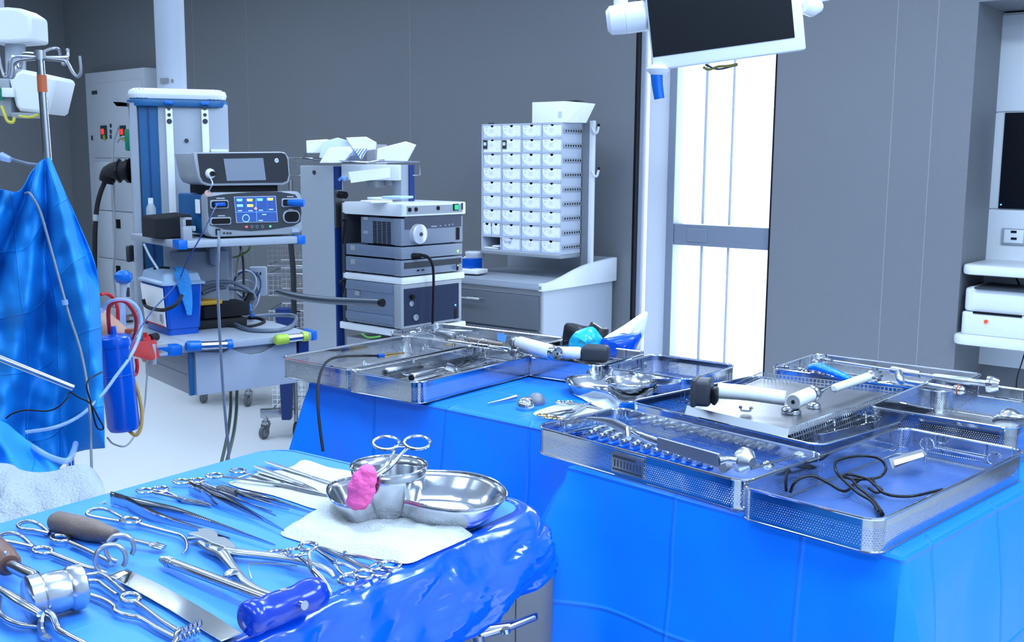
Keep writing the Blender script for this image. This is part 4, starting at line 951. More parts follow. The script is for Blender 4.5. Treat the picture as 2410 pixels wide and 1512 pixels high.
# patient table covered in blue, white towel on it
top = [(-90, 985), (0, 992), (40, 1018), (90, 1060), (130, 1095), (150, 1112)]
rig = [(150, 1112), (150, 1150), (150, 1210)]
bot = [(-90, 1260), (0, 1240), (60, 1225), (150, 1210)]
lef = [(-90, 985), (-90, 1100), (-90, 1260)]
cf2 = coons(top, bot, lef, rig)
def sheet2(s, t):
    x, y = cf2(s, t)
    d = 2.16 - .42 * t - .10 * (1 - t) + .03 * math.sin(x * .07 - y * .05) + .03 * noise.noise(V((x * .02, y * .02, 1)))
    return D(x, y, d)
b = MB(); b.grid(sheet2, 40, 40, lambda s, t: (s * .4, t * .5))
tag(b.obj('table_sheet', SHEET, solid=.0016, angle=180), 'rumpled blue sheet on the patient table below the hanging sheet', 'drape')
pt = thing('patient_table', 'draped patient table with steel column mostly outside the left edge', 'operating table', (-1.35, 2.0, 0))
b = MB(); b.box((-1.55, 1.72, .84), (.9, .55, .06), bev=.02); b.obj('table_top', DGREY, pt)
b = MB(); b.box((-1.6, 1.72, .42), (.25, .25, .80), bev=.02); b.box((-1.6, 1.72, .04), (.7, .45, .08), bev=.02); b.obj('table_column', STEELD, pt)
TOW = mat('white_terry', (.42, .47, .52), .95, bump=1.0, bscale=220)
top = [(-90, 1092), (0, 1094), (28, 1098), (48, 1110), (90, 1116), (130, 1112), (165, 1101), (195, 1098), (215, 1106), (232, 1128)]
rig = [(232, 1128), (243, 1150), (250, 1185)]
bot = [(-90, 1290), (40, 1250), (150, 1225), (250, 1185)]
lef = [(-90, 1092), (-90, 1180), (-90, 1290)]
cf3 = coons(top, bot, lef, rig)
def towel(s, t):
    x, y = cf3(s, t); d = 1.86 - .34 * t + .02 * noise.noise(V((x * .02, y * .03, 4))) + .004 * noise.noise(V((x * .2, y * .2, 7)))
    return D(x, y, d)
b = MB(); b.grid(towel, 90, 50)
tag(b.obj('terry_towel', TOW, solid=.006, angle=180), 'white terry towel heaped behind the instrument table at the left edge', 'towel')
cable([(60, 455, 2.50), (72, 458, 2.46), (95, 500, 2.46), (118, 580, 2.44), (140, 660, 2.43), (162, 740, 2.42), (188, 820, 2.40), (204, 900, 2.38), (212, 980, 2.36), (214, 1050, 2.35), (216, 1110, 2.3)], .0030, GT, 'grey clear line running down over the hanging blue sheet', 'drip_line')
b = MB(); b.cyl(D(152, 706, 2.42), D(154, 718, 2.42), .007, seg=12); tag(b.obj('line_clip', CLR), 'clear joint halfway down the grey line on the sheet', 'connector')
b = MB(); b.tube([D(-60, 820, 2.15), D(172, 913, 2.25)], .0068, 16); o_ = b.obj('steel_rod', STEEL); tag(o_, 'straight steel rod with grooved end crossing the sheet at the left edge', 'rod')
cable([(14, 985, 2.3), (30, 974, 2.3), (60, 966, 2.3), (110, 968, 2.3), (138, 958, 2.3), (158, 938, 2.28), (164, 923, 2.26)], .0018, BLACK, 'thin black wire curving from the rod tip across the sheet')
cable([(166, 923, 2.26), (185, 936, 2.26), (212, 950, 2.26), (232, 985, 2.26), (243, 1006, 2.28), (238, 1012, 2.28), (226, 1002, 2.28), (214, 950, 2.27), (205, 900, 2.27), (240, 876, 2.35)], .0018, BLACK, 'thin black wire tied in a loop below the rod tip')
cable([(64, 1044, 2.12), (85, 1058, 2.05), (115, 1075, 2.02), (150, 1086, 2.0), (165, 1080, 2.02), (174, 1060, 2.1), (178, 1045, 2.2)], .0062, CLR, 'thick clear tube sagging below the hanging sheet', 'clear_tube', 'tube')

# ------------------------------------------------------------------ endoscopy tower
fa = Fr(D(945.2, 511, 4.55), R(49.5))
def A(px, py, y=0.0): return fa.front(px, py, y)
tx = A(1096.7, 500.5).x; tdep = fa.side(803.3, 503.2).y
HD = fa.o.z
tow = thing('endoscopy_tower', 'grey upright equipment tower with navy strips, shelves and a white cross beam', 'equipment tower', fa.w((tx / 2, tdep / 2, -HD)), fa.yaw)
z1 = A(945, 480).z
b = fa.mb(); b.span((0, 0, 0), (tx, tdep, z1), bev=.006); tpf = b.obj('top_console', WHITE, tow)
def on_front(x, z, w, h, m, nm, par, y=0.0, d=.004, rnd=False):
    b = fa.mb()
    if rnd: b.cyl((x, y + .001, z), (x, y - d, z), w / 2, seg=20)
    else: b.span((x - w / 2, y - d, z - h / 2), (x + w / 2, y + .001, z + h / 2))
    return b.obj(nm, m, par, smooth=rnd)
p0, p1 = A(957, 502), A(1088, 481)
on_front((p0.x + p1.x) / 2, (p0.z + p1.z) / 2 - .003, p1.x - p0.x, .036, LGREY, 'control_strip', tpf, d=.0015)
for px, py in ((963, 494), (978, 493), (1030, 490)):
    q = A(px, py); on_front(q.x, q.z, .018, 0, BLACK, 'round_socket', tpf, d=.006, rnd=True)
q = A(1072, 488); on_front(q.x, q.z, .036, .030, BLACK, 'switch_frame', tpf, d=.003); on_front(q.x + .003, q.z, .024, .022, mat('green_switch', (.0, .25, .1), .4, emit=(.02, .8, .3), es=.8), 'green_switch', tpf, d=.005)
q = A(1087, 486); on_front(q.x, q.z, .012, .030, DGREY, 'side_slot', tpf, d=.002)
# uprights
ya, yb = fa.side(788, 500).y, fa.side(708, 500).y
ht = fa.side(750, 390).z
b = fa.mb(); b.span((.0, ya + .004, -HD + .1), (.055, yb, ht), bev=.004); up1 = b.obj('upright', ALU if False else mat('satin_grey_panel', (.42, .46, .52), .38, .3), tow)
xr_ = A(804, 500, ya).x
b = fa.mb(); b.span((.0, ya - .006, -HD + .1), (max(.03, xr_), ya + .004, ht - .003)); b.obj('navy_strip', NAVY, up1, smooth=False)
q = fa.side(740, 406); b = fa.mb(); b.cyl((-.004, q.y, q.z), (.001, q.y, q.z), .010, seg=16); b.obj('upright_badge', DGREY, up1)
q = A(796, 458, ya); b = fa.mb(); b.cyl((q.x, ya - .006, q.z), (q.x + .0, ya - .05, q.z - .002), .016, seg=16); b.obj('black_knob', BLACK, up1)
q = A(795, 490, ya); b = fa.mb(); b.span((q.x - .022, ya - .012, A(795, 536, ya).z), (q.x + .02, ya - .004, A(795, 447, ya).z)); b.obj('grey_plate', STEELD, up1, smooth=False)
x2_ = A(943, 430, .24).x; 
b = fa.mb(); xA, xB = A(944, 400, .20).x, A(973, 400, .20).x
b.span((xA, .20, z1 + .0), (xB, .26, A(960, 388, .20).z), bev=.003); up2 = b.obj('upright', WHITEP, tow)
b = fa.mb(); b.span((A(961, 400, .20).x, .194, z1), (xB, .2, A(960, 388, .20).z)); b.obj('navy_strip', NAVY, up2, smooth=False)
b = fa.mb(); b.span((A(884, 420, .3).x, .30, z1 + .06), (A(912, 420, .3).x, .36, A(890, 340, .3).z), bev=.003); b.obj('rear_post', LGREY, tow)
b = fa.mb(); b.span((A(912, 420, .28).x, .26, A(915, 437, .28).z), (A(940, 420, .28).x, .30, A(915, 405, .28).z), bev=.004); b.obj('beam_socket', WHITEP, tow)
# cross beam
P0, P1 = fa.w(V((.05, ya, ht - .02))), fa.w(A(944, 392, .2))
bz = A(944, 388, .2).z
b = MB(); u = (P1 - P0); u.z = 0; pp0 = V((P0.x, P0.y, HD + bz - .035)); 
b.box((pp0 + V((P1.x, P1.y, pp0.z))) / 2, (u.length, .05, .07), Matrix.Rotation(math.atan2(u.y, u.x), 3, 'Z'), bev=.006); b.obj('cross_beam', WHITE, tow)
# wire basket hoop on top
b = fa.mb(); rim = [(A(735, 366, .3).x, .30), (A(975, 383, .0).x + .0, .10)]
b = MB(); b.tube([D(722, 362, 4.9), D(712, 372, 4.8), D(785, 383, 4.7), D(905, 380, 4.6), D(988, 381, 4.65), D(988, 412, 4.65), D(972, 413, 4.66)], .0028, 6); b.tube([D(785, 378, 4.7), D(865, 382, 4.6), D(905, 376, 4.6)], .0028, 6); b.obj('wire_basket', STEEL, tow)
# label strip on the beam
b = MB(); q = [D(820, 405, 4.62), D(918, 394, 4.60), D(918, 418, 4.60), D(826, 431, 4.62)]
b.ring_loft([q, [p + V((.0, .004, 0)) for p in q]]); tag(b.obj('paper_strip', PAPER, smooth=False), 'long white paper strip taped across the tower cross beam', 'paper strip')
b = MB(); b.tube([D(798, 424, 4.66), D(806, 418, 4.64), D(812, 424, 4.64), D(818, 417, 4.64)], .006, 8, smooth=3); tag(b.obj('crumpled_wrap', mat('blue_wrap', (.15, .30, .75), .3)), 'scrap of blue wrap left of the paper strip', 'wrapper')
# shelves under
zs_a, zs_b = A(945, 655).z, A(945, 672).z
b = fa.mb(); b.span((-.0, 0, zs_b), (A(1094, 641).x, tdep, zs_a), bev=.005); b.obj('middle_shelf', WHITE, tow)
zl_a = A(945, 779).z; zl_b = A(945, 796).z
b = fa.mb(); b.span((-.005, -.005, zl_b), (A(1095, 766).x, tdep + .02, zl_a), bev=.005); b.obj('lower_shelf', WHITE, tow)
b = fa.mb(); b.span((.02, .1, zl_b - .25), (.30, tdep, zl_b - .04)); b.obj('cabinet_base', LGREY, tow)
b = fa.mb(); b.span((.0, tdep - .02, zl_b), (tx, tdep, z1)); b.obj('back_plate', DGREY, tow, smooth=False)
b = fa.mb(); b.span((0, .02, -HD + .1), (tx, tdep, -HD + .18)); b.obj('base_plate', DGREY, tow, smooth=False)
b = fa.mb()
for x in (.03, tx - .03):
    for y in (.05, tdep - .05): b.cyl((x - .012, y, -HD + .045), (x + .012, y, -HD + .045), .045, seg=18); b.cyl((x, y, -HD + .06), (x, y, -HD + .1), .012)
b.obj('castor_set', DGREY, tow)
# push handle
b = MB(); b.tube([D(656, 687, 4.55), D(680, 694, 4.45), D(720, 702, 4.35), D(780, 708, 4.25), D(850, 711, 4.15), D(895, 713, 4.08)], .0155, 18, smooth=4); ph_ = b.obj('push_handle', mat('gunmetal_tube', (.09, .11, .14), .35, .6), tow)
b = MB(); q = D(896, 713, 4.08); b.cyl(q, q + (D(896, 713, 4.08) - D(850, 711, 4.15)).normalized() * .012, .0158, seg=20); b.obj('end_cap', BLACK, tow)
# hoses and plugs between upright and devices
for i, (pp, lb) in enumerate(((((804, 520), (812, 518), (810, 540), (806, 575)), 'upper'), (((800, 665), (812, 660), (806, 690)), 'lower'))):
    b = MB(); b.tube([fa.w(A(x, y, .3)) for x, y in pp], .006, 8, smooth=4); tag(b.obj('black_cable', BLACK), '%s black cable behind the left upright of the tower' % lb, 'cable')

def unit(name, label, y0, px0, px1, pyt, pyb, zbase, dep, casing, frame_m, pxl=None, inset=.0):
    """rack unit standing on zbase; front plane y0; returns (thing, x0, x1, z0, z1)"""
    x0, x1 = A(px0, pyb, y0).x, A(px1, pyb - 10, y0).x
    z1_ = A(px0, pyt, y0).z
    t = thing(name, label, 'rack unit', fa.w(((x0 + x1) / 2, y0 + dep / 2, zbase)), fa.yaw)
    b = fa.mb(); b.span((x0, y0 + .045, zbase + .008), (x1, y0 + dep, z1_), bev=.003); b.obj('casing', casing, t)
    b = fa.mb(); b.span((x0 - .001, y0, zbase + .006), (x1 + .001, y0 + .046, z1_ + .001), bev=.003); b.obj('front_frame', frame_m, t)
    b = fa.mb()
    for xx in (x0 + .03, x1 - .03):
        for yy in (y0 + .04, y0 + dep - .03): b.cyl((xx, yy, zbase), (xx, yy, zbase + .01), .012, seg=10)
    b.obj('rubber_foot', BLACK, t)
    return t, x0, x1, zbase, z1_
BL = mat('blue_grey_casing', (.14, .18, .26), .45)
BL2 = mat('blue_grey_front', (.19, .225, .29), .4)
zC = A(945, 652).z + .0
dep1 = fa.side(815, 600).y
t1, x0, x1, z0_, z1a = unit('video_processor', 'slim rack unit with dark stripe, lowest above the middle tower shelf', .0, 945, 1088, 615, 645, zs_a, fa.side(815, 640).y, BL, BL2)
q0, q1 = A(951, 626), A(1085, 612)
on_front((q0.x + q1.x) / 2, (A(951, 618).z + A(951, 630).z) / 2 - .004, q1.x - q0.x, .026, DGREY, 'dark_stripe', t1, d=.002)
for px, py in ((984, 637), (995, 636)):
    q = A(px, py); on_front(q.x, q.z, .016, .006, BLACK, 'usb_slot', t1, d=.002)
q = A(1076, 629); on_front(q.x, q.z, .012, .028, BLACK, 'rocker_switch', t1, d=.003); on_front(q.x, q.z + .008, .006, .006, mat('green_led', (.1, .5, .05), .4, emit=(.4, 1, .1), es=2), 'green_lamp', t1, d=.004)
q = A(1068, 629); b = fa.mb(); b.ringt((q.x, -.002, q.z), .008, .0012, (0, 1, 0), 16); b.obj('blue_mark', BLUEP, t1)
t2, x0, x1, z0b, z1b = unit('camera_control_unit', 'slim grey rack unit with a black cable plugged into its front', .0, 945, 1088, 584, 610, z1a, fa.side(815, 580).y, BL, BL2)
q = A(1077, 591); on_front(q.x, q.z, .008, .010, MATS['green_led'], 'green_lamp', t2, d=.003)
for tt, py in ((t1, 616), (t2, 583)):
    q = fa.side(832, py); b = fa.mb(); b.box((x0 - .001, q.y, q.z), (.002, .03, .022)); b.obj('side_sticker', MGREY, tt, smooth=False)
t3, x0c, x1c, z0c, z1c = unit('light_source', 'cold light source with round silver dial and side vents, beneath the tower console', .01, 945, 1089, 516, 575, z1b, fa.side(850, 570).y, BL, BL2)
q0, q1 = A(952, 536, .01), A(1085, 512, .01)
on_front((q0.x + q1.x) / 2, A(952, 530, .01).z + .008, q1.x - q0.x, .055, mat('plum_panel', (.07, .075, .11), .35), 'upper_panel', t3, y=.01, d=.002)
q = A(981, 551, .01); b = fa.mb(); b._prof(V((q.x, .01, q.z)), V((q.x, -.02, q.z)), [(0, .045), (.006, .043), (.022, .043), (.026, .038)], 32); dl = b.obj('silver_dial', mat('dial_silver', (.55, .58, .64), .3, .3), t3)
b = fa.mb(); b.cyl((q.x, -.016, q.z), (q.x, -.02, q.z), .009, seg=6); b.obj('dial_socket', DGREY, dl)
q = A(1077, 550, .01); on_front(q.x, q.z, .020, .055, BLACK, 'rocker_switch', t3, y=.01, d=.003)
for k, px in enumerate((1020, 1035, 1047, 1056, 1064)):
    q = A(px, 533 - k * 1.2, .01); on_front(q.x, q.z, .008 if k else .036, .006, LGREY, 'front_key', t3, y=.01, d=.004)
b = fa.mb()
for c in range(4):
    y0_ = fa.side(917 - c * 11, 545).y; y1_ = fa.side(908 - c * 11, 545).y
    for r_ in range(15):
        z = z1c - .018 - r_ * .0072
        b.span((x0c - .0012, y0_, z - .0022), (x0c, y1_, z + .0022))
b.obj('side_vents', BLACK, t3, smooth=False)
for py in (515, 547):
    q = fa.side(858, py); b = fa.mb(); b.box((x0c - .001, q.y, q.z), (.002, .03, .014)); b.obj('side_sticker', MGREY, t3, smooth=False)
t4, x0d, x1d, z0d, z1d = unit('shaver_console', 'tall rack unit with dark glass front and two round ports on the lower tower shelf', .0, 945, 1086, 673, 775, zl_a, fa.side(818, 740).y, BL, LGREY)
q0, q1 = A(950, 676), A(1079, 665)
b = fa.mb(); b.span((q0.x, -.002, z0d + .018), (q1.x, .001, z1d - .016)); b.obj('dark_front', mat('ink_glass', (.025, .035, .07), .18), t4, smooth=False)
q = A(967, 699); on_front(q.x, q.z, .020, 0, BLACK, 'selector_knob', t4, d=.018, rnd=True)
for py, rr in ((715, .010), (747, .012)):
    q = A(967 if py == 715 else 975, py); b = fa.mb(); b.ringt((q.x, -.012 if py > 720 else -.004, q.z), rr, .0022, (0, 1, 0), 20); b.cyl((q.x, 0, q.z), (q.x, -.01 if py > 720 else -.003, q.z), rr * .8); b.obj('round_port', LGREY, t4)
q = A(1071, 718); on_front(q.x, q.z, .007, .007, mat('cyan_led', (.05, .3, .6), .4, emit=(.1, .6, 1), es=3), 'cyan_lamp', t4, d=.003)
q = A(1071, 738); on_front(q.x, q.z, .018, .050, BLACK, 'rocker_switch', t4, d=.003)
b = fa.mb(); d4 = fa.side(818, 740).y; b.span((x0d - .006, .05, z0d + .02), (x0d, d4, z0d + .055), bev=.003); b.span((x0d - .004, .05, z1d - .04), (x0d, d4, z1d - .006), bev=.002); b.obj('side_rib', BL, t4)
q = fa.side(845, 690); b = fa.mb(); b.box((x0d - .005, q.y, q.z), (.002, .03, .02)); b.obj('side_sticker', MGREY, t4, smooth=False)
q = A(980, 603, -.01); q = fa.w(q)
b = MB(); b.tube([q + V((-.02, 0, 0)), fa.w(A(990, 602, -.03))], [.013, .010], 8, flat=(1.0, 1)); tag(b.obj('black_plug', BLACK), 'black plug in the front of the slim rack unit', 'plug')
b = MB(); b.tube([fa.w(A(990, 601, -.03)), fa.w(A(1004, 604, -.05)), fa.w(A(1015, 616, -.05)), fa.w(A(1020, 640, -.05)), fa.w(A(1020, 700, -.05)), fa.w(A(1018, 768, -.05)), fa.w(A(1017, 810, -.05))], [.008, .007, .006, .006, .006], 10, smooth=5); tag(b.obj('black_cable', BLACK), 'black cable hanging down the front of the tower units', 'cable')
b = MB(); b.tube([fa.w(A(851, 786, .2)), fa.w(A(868, 795, .1)), fa.w(A(896, 792, .05))], .004, 8, smooth=4); tag(b.obj('green_cable', mat('green_cable', (.12, .45, .05), .4)), 'short bright green cable under the lower tower shelf', 'cable')
# plastic trays on the console
for i, (px, py, w_, c_) in enumerate(((886, 478, .11, PAPER), (905, 470, .13, WHITE), (936, 468, .12, mat('pale_blue_pack', (.45, .62, .85), .4)))):
    q = fa.top(px, py, z1 + i * .012)
    b = fa.mb(); b.box((q.x, q.y, z1 + .006 + i * .012), (w_, .09, .011), Matrix.Rotation(R(15 * i - 10), 3, 'Z'), bev=.004)
    tag(b.obj('sterile_pack', c_), ['flat white pack at the left of the tower console top', 'white flat tray pack, middle one on the tower console', 'pale blue edged pack at the right of the tower console top'][i], 'pack')
# packages in the top basket
def crumple(name, poly, d, m, label, cat, th=.012, seed=0, amp=.006):
    """a bent sheet or pouch: outline in view, own depth and thickness"""
    pts = [V(D(x, y, d)) for x, y in poly]; c = sum(pts, V()) / len(pts)
    b = MB(); rings = []
    for k, (s_, dz) in enumerate(((.96, -th / 2), (1.0, 0.0), (.96, th / 2))):
        rings.append([c + (p - c) * s_ + V((0, dz * 2 + amp * noise.noise(p * 40 + V((seed, k, 0))), 0)) for p in pts])
    b.ring_loft(rings); o = b.obj(name, m, bevel=.002); tag(o, label, cat); return o
POUCH = mat('paper_pouch', (.62, .72, .88), .6)
crumple('sterile_pouch', [(722, 331), (768, 328), (800, 334), (790, 360), (723, 361)], 4.86, PAPER, 'white paper pouch, leftmost on top of the tower', 'pouch', .03, 1)
crumple('sterile_pouch', [(760, 334), (795, 324), (815, 330), (840, 342), (835, 366), (780, 378), (752, 372)], 4.80, POUCH, 'bluish crumpled pouch second from the left on the tower top', 'pouch', .03, 2)
crumple('sterile_pouch', [(815, 324), (862, 322), (886, 335), (884, 352), (862, 355), (850, 376), (828, 345)], 4.77, PAPER, 'white crumpled pouch standing upright in the middle of the tower top', 'pouch', .03, 3)
crumple('sterile_pouch', [(775, 348), (824, 345), (832, 358), (808, 384), (752, 384)], 4.70, CARDB, 'white flat pouch leaning forward in front on the tower top', 'pouch', .02, 4)
crumple('sterile_pouch', [(888, 350), (955, 333), (980, 341), (958, 382), (886, 384)], 4.66, PAPER, 'large white folded sheet, rightmost on the tower top', 'paper', .02, 5)
b = MB()
for i in range(5): b.tube([D(835 + i * 7, 350, 4.69), D(824 + i * 7, 366, 4.68), D(818 + i * 8, 384, 4.68)], .004, 6, flat=(1.4, .5))
tag(b.obj('clear_packaging', mat('blue_foil', (.10, .20, .50), .2)), 'dark blue streaked clear packaging between the white pouches', 'packaging')

# ------------------------------------------------------------------ chrome wire trolley far behind
WIREM = perforated('wire_net', .028, .44, 0, 0, (.75, .78, .82), .15, square=True, band=False)
wt = thing('wire_trolley', 'chrome wire basket trolley behind the boom and the tower', 'wire trolley', D(670, 780, 5.9))
wt.location.z = 0; FR[wt.name] = Matrix.Translation(wt.location)
wl, wr = D(632, 700, 5.9), D(735, 700, 5.9)
for i, (yt, yb_) in enumerate(((372, 400), (572, 612), (645, 682), (732, 778), (895, 950))):
    x0w, x1w = (D(676, 400, 5.9).x, D(735, 400, 5.9).x) if i == 0 else ((wl.x, wr.x) if i < 4 else (D(640, 900, 5.9).x, wr.x))
    zt2, zb2 = D(670, yt, 5.9).z, D(670, yb_ + 14, 5.9).z
    b = MB()
    def quad(p, q_, r_, s_, w_, h_): b.face([b.v(p), b.v(q_), b.v(r_), b.v(s_)], [(0, 0), (w_, 0), (w_, h_), (0, h_)])
    dpt = .34
    quad((x0w, 5.9, zb2), (x1w, 5.9, zb2), (x1w, 5.9, zt2), (x0w, 5.9, zt2), x1w - x0w, zt2 - zb2)
    quad((x0w, 5.9 + dpt, zb2), (x1w, 5.9 + dpt, zb2), (x1w, 5.9 + dpt, zt2), (x0w, 5.9 + dpt, zt2), x1w - x0w, zt2 - zb2)
    quad((x0w, 5.9, zb2), (x1w, 5.9, zb2), (x1w, 5.9 + dpt, zb2), (x0w, 5.9 + dpt, zb2), x1w - x0w, dpt)
    nt_ = b.obj('wire_basket', WIREM, wt, smooth=False)
    b = MB()
    for z in (zt2, zb2): b.tube([(x0w, 5.9, z), (x1w, 5.9, z), (x1w, 5.9 + dpt, z), (x0w, 5.9 + dpt, z)], .004, 6, closed=True)
    b.obj('basket_rim', STEEL, nt_)
b = MB()
for x in (D(690, 700, 5.9).x, wr.x):
    for y in (5.9, 6.24): b.cyl((x, y, .09), (x, y, 1.45), .012, seg=10)
b.obj('post', STEELD, wt)
b = MB()
for x in (D(690, 700, 5.9).x, wr.x):
    for y in (5.9, 6.24): b.cyl((x - .012, y, .04), (x + .012, y, .04), .04, seg=16); b.cyl((x, y, .05), (x, y, .1), .01)
b.obj('castor', DGREY, wt)
cable([(684, 572, 5.2), (690, 640, 5.2), (691, 700, 5.2), (692, 752, 5.2)], .014, DGREY, 'dark grey hose hanging between the boom and the tower', 'hose')

# ------------------------------------------------------------------ low trolley base with grey castors behind the boom
ft = thing('trolley_base', 'low trolley on grey castors with a navy leg, seen beneath the boom drawer', 'trolley', (D(560, 1000, 6.2).x, 6.2, 0))
def castor(px, py, d, yaw, arm=True):
    g = D(px, py, d); zc = .0375; g = V((g.x, g.y, 0))
    ax = V((math.cos(yaw), math.sin(yaw), 0)); 
    b = MB(); b._prof(g - ax * .012 + V((0, 0, zc)), g + ax * .012 + V((0, 0, zc)), [(0, .033), (.004, .0375), (.02, .0375), (.024, .033)], 28); w_ = b.obj('castor_wheel', mat('grey_tyre', (.13, .14, .15), .6), ft)
    b = MB(); b.cyl(g - ax * .0135 + V((0, 0, zc)), g + ax * .0135 + V((0, 0, zc)), .022, seg=24); b.obj('wheel_hub', LGREY, w_)
    side = V((-ax.y, ax.x, 0))
    b = MB(); t = g + V((0, 0, .085)) + side * .018
    for s_ in (-1, 1): b.ring_loft([[g + ax * .016 * s_ + V((0, 0, zc - .01)) - side * .01, g + ax * .016 * s_ + V((0, 0, zc - .01)) + side * .01, t + ax * .016 * s_ + side * .022, t + ax * .016 * s_ - side * .02], [p + ax * .003 * s_ for p in [g + ax * .016 * s_ + V((0, 0, zc - .01)) - side * .01, g + ax * .016 * s_ + V((0, 0, zc - .01)) + side * .01, t + ax * .016 * s_ + side * .022, t + ax * .016 * s_ - side * .02]]])
    b.cyl(t - V((0, 0, .005)), t + V((0, 0, .012)), .024, seg=18); b.cyl(t, t + V((0, 0, .05)), .014, seg=14); b.obj('castor_fork', STEELB, ft)
    return t
c1 = castor(480, 951, 6.74, R(-12)); c2 = castor(583, 956, 6.65, R(-15)); c3 = castor(622, 1036, 5.85, R(-25))
b = MB(); b.cyl(c2 + V((0, 0, .04)), c2 + V((0, 0, .16)), .022); b.box(c3 + V((.045, .03, .055)), (.16, .06, .045), Matrix.Rotation(R(15), 3, 'Z'), bev=.004)
b.box((c1 + c2) / 2 + V((0, .05, .18)), (.55, .3, .05), bev=.01); b.obj('base_frame', STEELB, ft)
L0, L1 = D(652, 905, 5.8), D(690, 905, 5.8)
b = MB(); b.ring_loft([[V((L0.x + .02, 5.8, .12)), V((L1.x - .02, 5.8, .12)), V((L1.x - .02, 5.86, .12)), V((L0.x + .02, 5.86, .12))], [V((L0.x, 5.8, .75)), V((L1.x + .02, 5.8, .75)), V((L1.x + .02, 5.86, .75)), V((L0.x, 5.86, .75))]]); b.obj('navy_leg', NAVY, ft, bevel=.004)

# ------------------------------------------------------------------ drawer cart with gallery top
fb = Fr(D(1273.7, 697.5, 5.30), R(-38))
FZ = fb.o.z
yE = fb.side(1441, 668).y
zT = fb.front(1273, 684).z; zTT = fb.front(1273, 667).z
xL = -.72
cart = thing('drawer_cart', 'grey drawer cart with white gallery worktop against the back wall', 'cart', fb.w((xL / 2, yE / 2, -FZ)), fb.yaw)
CG = mat('warm_grey_enamel', (.12, .135, .155), .4); CGL = mat('light_cart_enamel', (.42, .46, .53), .4)
b = fb.mb(); b.span((xL, 0, -FZ + .1), (0, yE, zT)); b.obj('cart_body', CGL, cart, smooth=False)
zd = [0.0, fb.front(1273, 781).z, fb.front(1273, 781).z - .17]
for i in range(2):
    b = fb.mb(); b.span((xL + .01, -.018, (zd[i + 1] if i < 2 else 0) + .006), (-.006, 0, zd[i] - .003), bev=.003); dr = b.obj('drawer', CG, cart)
    hz_ = fb.front(1120, 702, -.03).z if i == 0 else zd[1] - .04
    hx1 = fb.front(1130, 702, -.04).x; hx0 = hx1 - .20
    b = fb.mb(); b.tube([(hx0, -.018, hz_), (hx0, -.045, hz_), (hx1, -.045, hz_), (hx1, -.018, hz_)], .006, 10); b.obj('drawer_handle', CHROME, dr)
b = fb.mb(); b.span((xL, -.004, 0.0), (0, .01, zT)); b.obj('top_rail', MGREY, cart, smooth=False)
b = fb.mb(); b.span((-.002, -.003, -FZ + .1), (.006, .012, zT)); b.obj('corner_edge', MGREY, cart, smooth=False)
# worktop: floor, curved side cheek, back cheek
b = fb.mb(); b.span((xL, -.02, zT), (.02, yE, zTT - .008), bev=.006); b.span((xL, -.02, zTT - .02), (.0, 0, zTT + .0), bev=.006); wk = b.obj('worktop', CGL if False else WHITEP, cart)
ztop = fb.side(1438, 606).z
prof = [(-.02, zT - .004), (yE + .01, zT - .004), (yE + .01, ztop), (yE - .02, ztop + .001)]
for px, py in ((1400, 615), (1370, 625), (1345, 637), (1320, 651), (1300, 661), (1282, 667)):
    q = fb.side(px, py); prof.append((q.y, q.z))
prof.append((-.02, zTT))
SM = fb.M @ Matrix(((0, 0, 1, 0), (1, 0, 0, 0), (0, 1, 0, 0), (0, 0, 0, 1)))
b = MB(SM); b.prism(prof, -.005, .022, bev=.004); b.obj('side_gallery', WHITE, cart)
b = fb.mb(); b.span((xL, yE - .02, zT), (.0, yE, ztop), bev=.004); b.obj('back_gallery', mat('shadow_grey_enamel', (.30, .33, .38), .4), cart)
b = fb.mb()
for x in (xL + .05, -.05):
    for y in (.06, yE - .06): b.cyl((x - .012, y, -FZ + .05), (x + .012, y, -FZ + .05), .05, seg=18); b.cyl((x, y, -FZ + .06), (x, y, -FZ + .11), .015)
b.obj('castor_set', DGREY, cart)
# rack of suture cartons
yR = .26
rx0, rx1 = fb.front(1134.5, 440, yR).x, fb.front(1321, 440, yR).x
rz1, rz0 = fb.front(1134.5, 294.3, yR).z, fb.front(1136, 587, yR).z
yRb = fb.side(1366, 440, rx1).y
rack = thing('suture_rack', 'pale grey pigeonhole rack of white suture cartons above the drawer cart', 'storage rack', fb.w(((rx0 + rx1) / 2, yR, rz0)), fb.yaw)
RK = mat('rack_grey', (.52, .57, .66), .4)
cwid, rhei = (rx1 - rx0) / 4, (rz1 - rz0) / 9
b = fb.mb(); t_ = .0035
for i in range(5): b.span((rx0 + i * cwid - t_, yR, rz0), (rx0 + i * cwid + t_, yRb, rz1))
for j in range(10): b.span((rx0, yR, rz0 + j * rhei - t_), (rx1, yRb, rz0 + j * rhei + t_))
b.span((rx0, yRb - .004, rz0), (rx1, yRb, rz1)); b.obj('rack_shell', RK, rack, smooth=False)
b = fb.mb(); b.span((rx0 - .004, yR - .01, rz0 - .022), (rx1 + .006, yRb, rz0 - .003), bev=.003); b.obj('rack_ledge', LGREY, rack)
for j in range(9):
    z = rz0 + (j + .5) * rhei
    b = fb.mb(); b.span((rx1 + t_, yR + .006, z - .011), (rx1 + .012, yRb - .004, z + .011), bev=.003); sp_ = b.obj('side_strip', WHITEP, rack)
    b = fb.mb()
    for k_ in range(7): y = yR + .02 + k_ * (yRb - yR - .04) / 6; b.span((rx1 + .0115, y - .005, z - .005), (rx1 + .0128, y + .005, z + .005))
    b.obj('strip_holes', BLACK, sp_, smooth=False)
b = fb.mb()
for j in range(8): b.span((rx0 - .012, yR + .01, rz0 + (j + .5) * rhei - .008), (rx0 - t_, yR + .05, rz0 + (j + .5) * rhei + .008))
b.obj('side_lug', RK, rack, smooth=False)
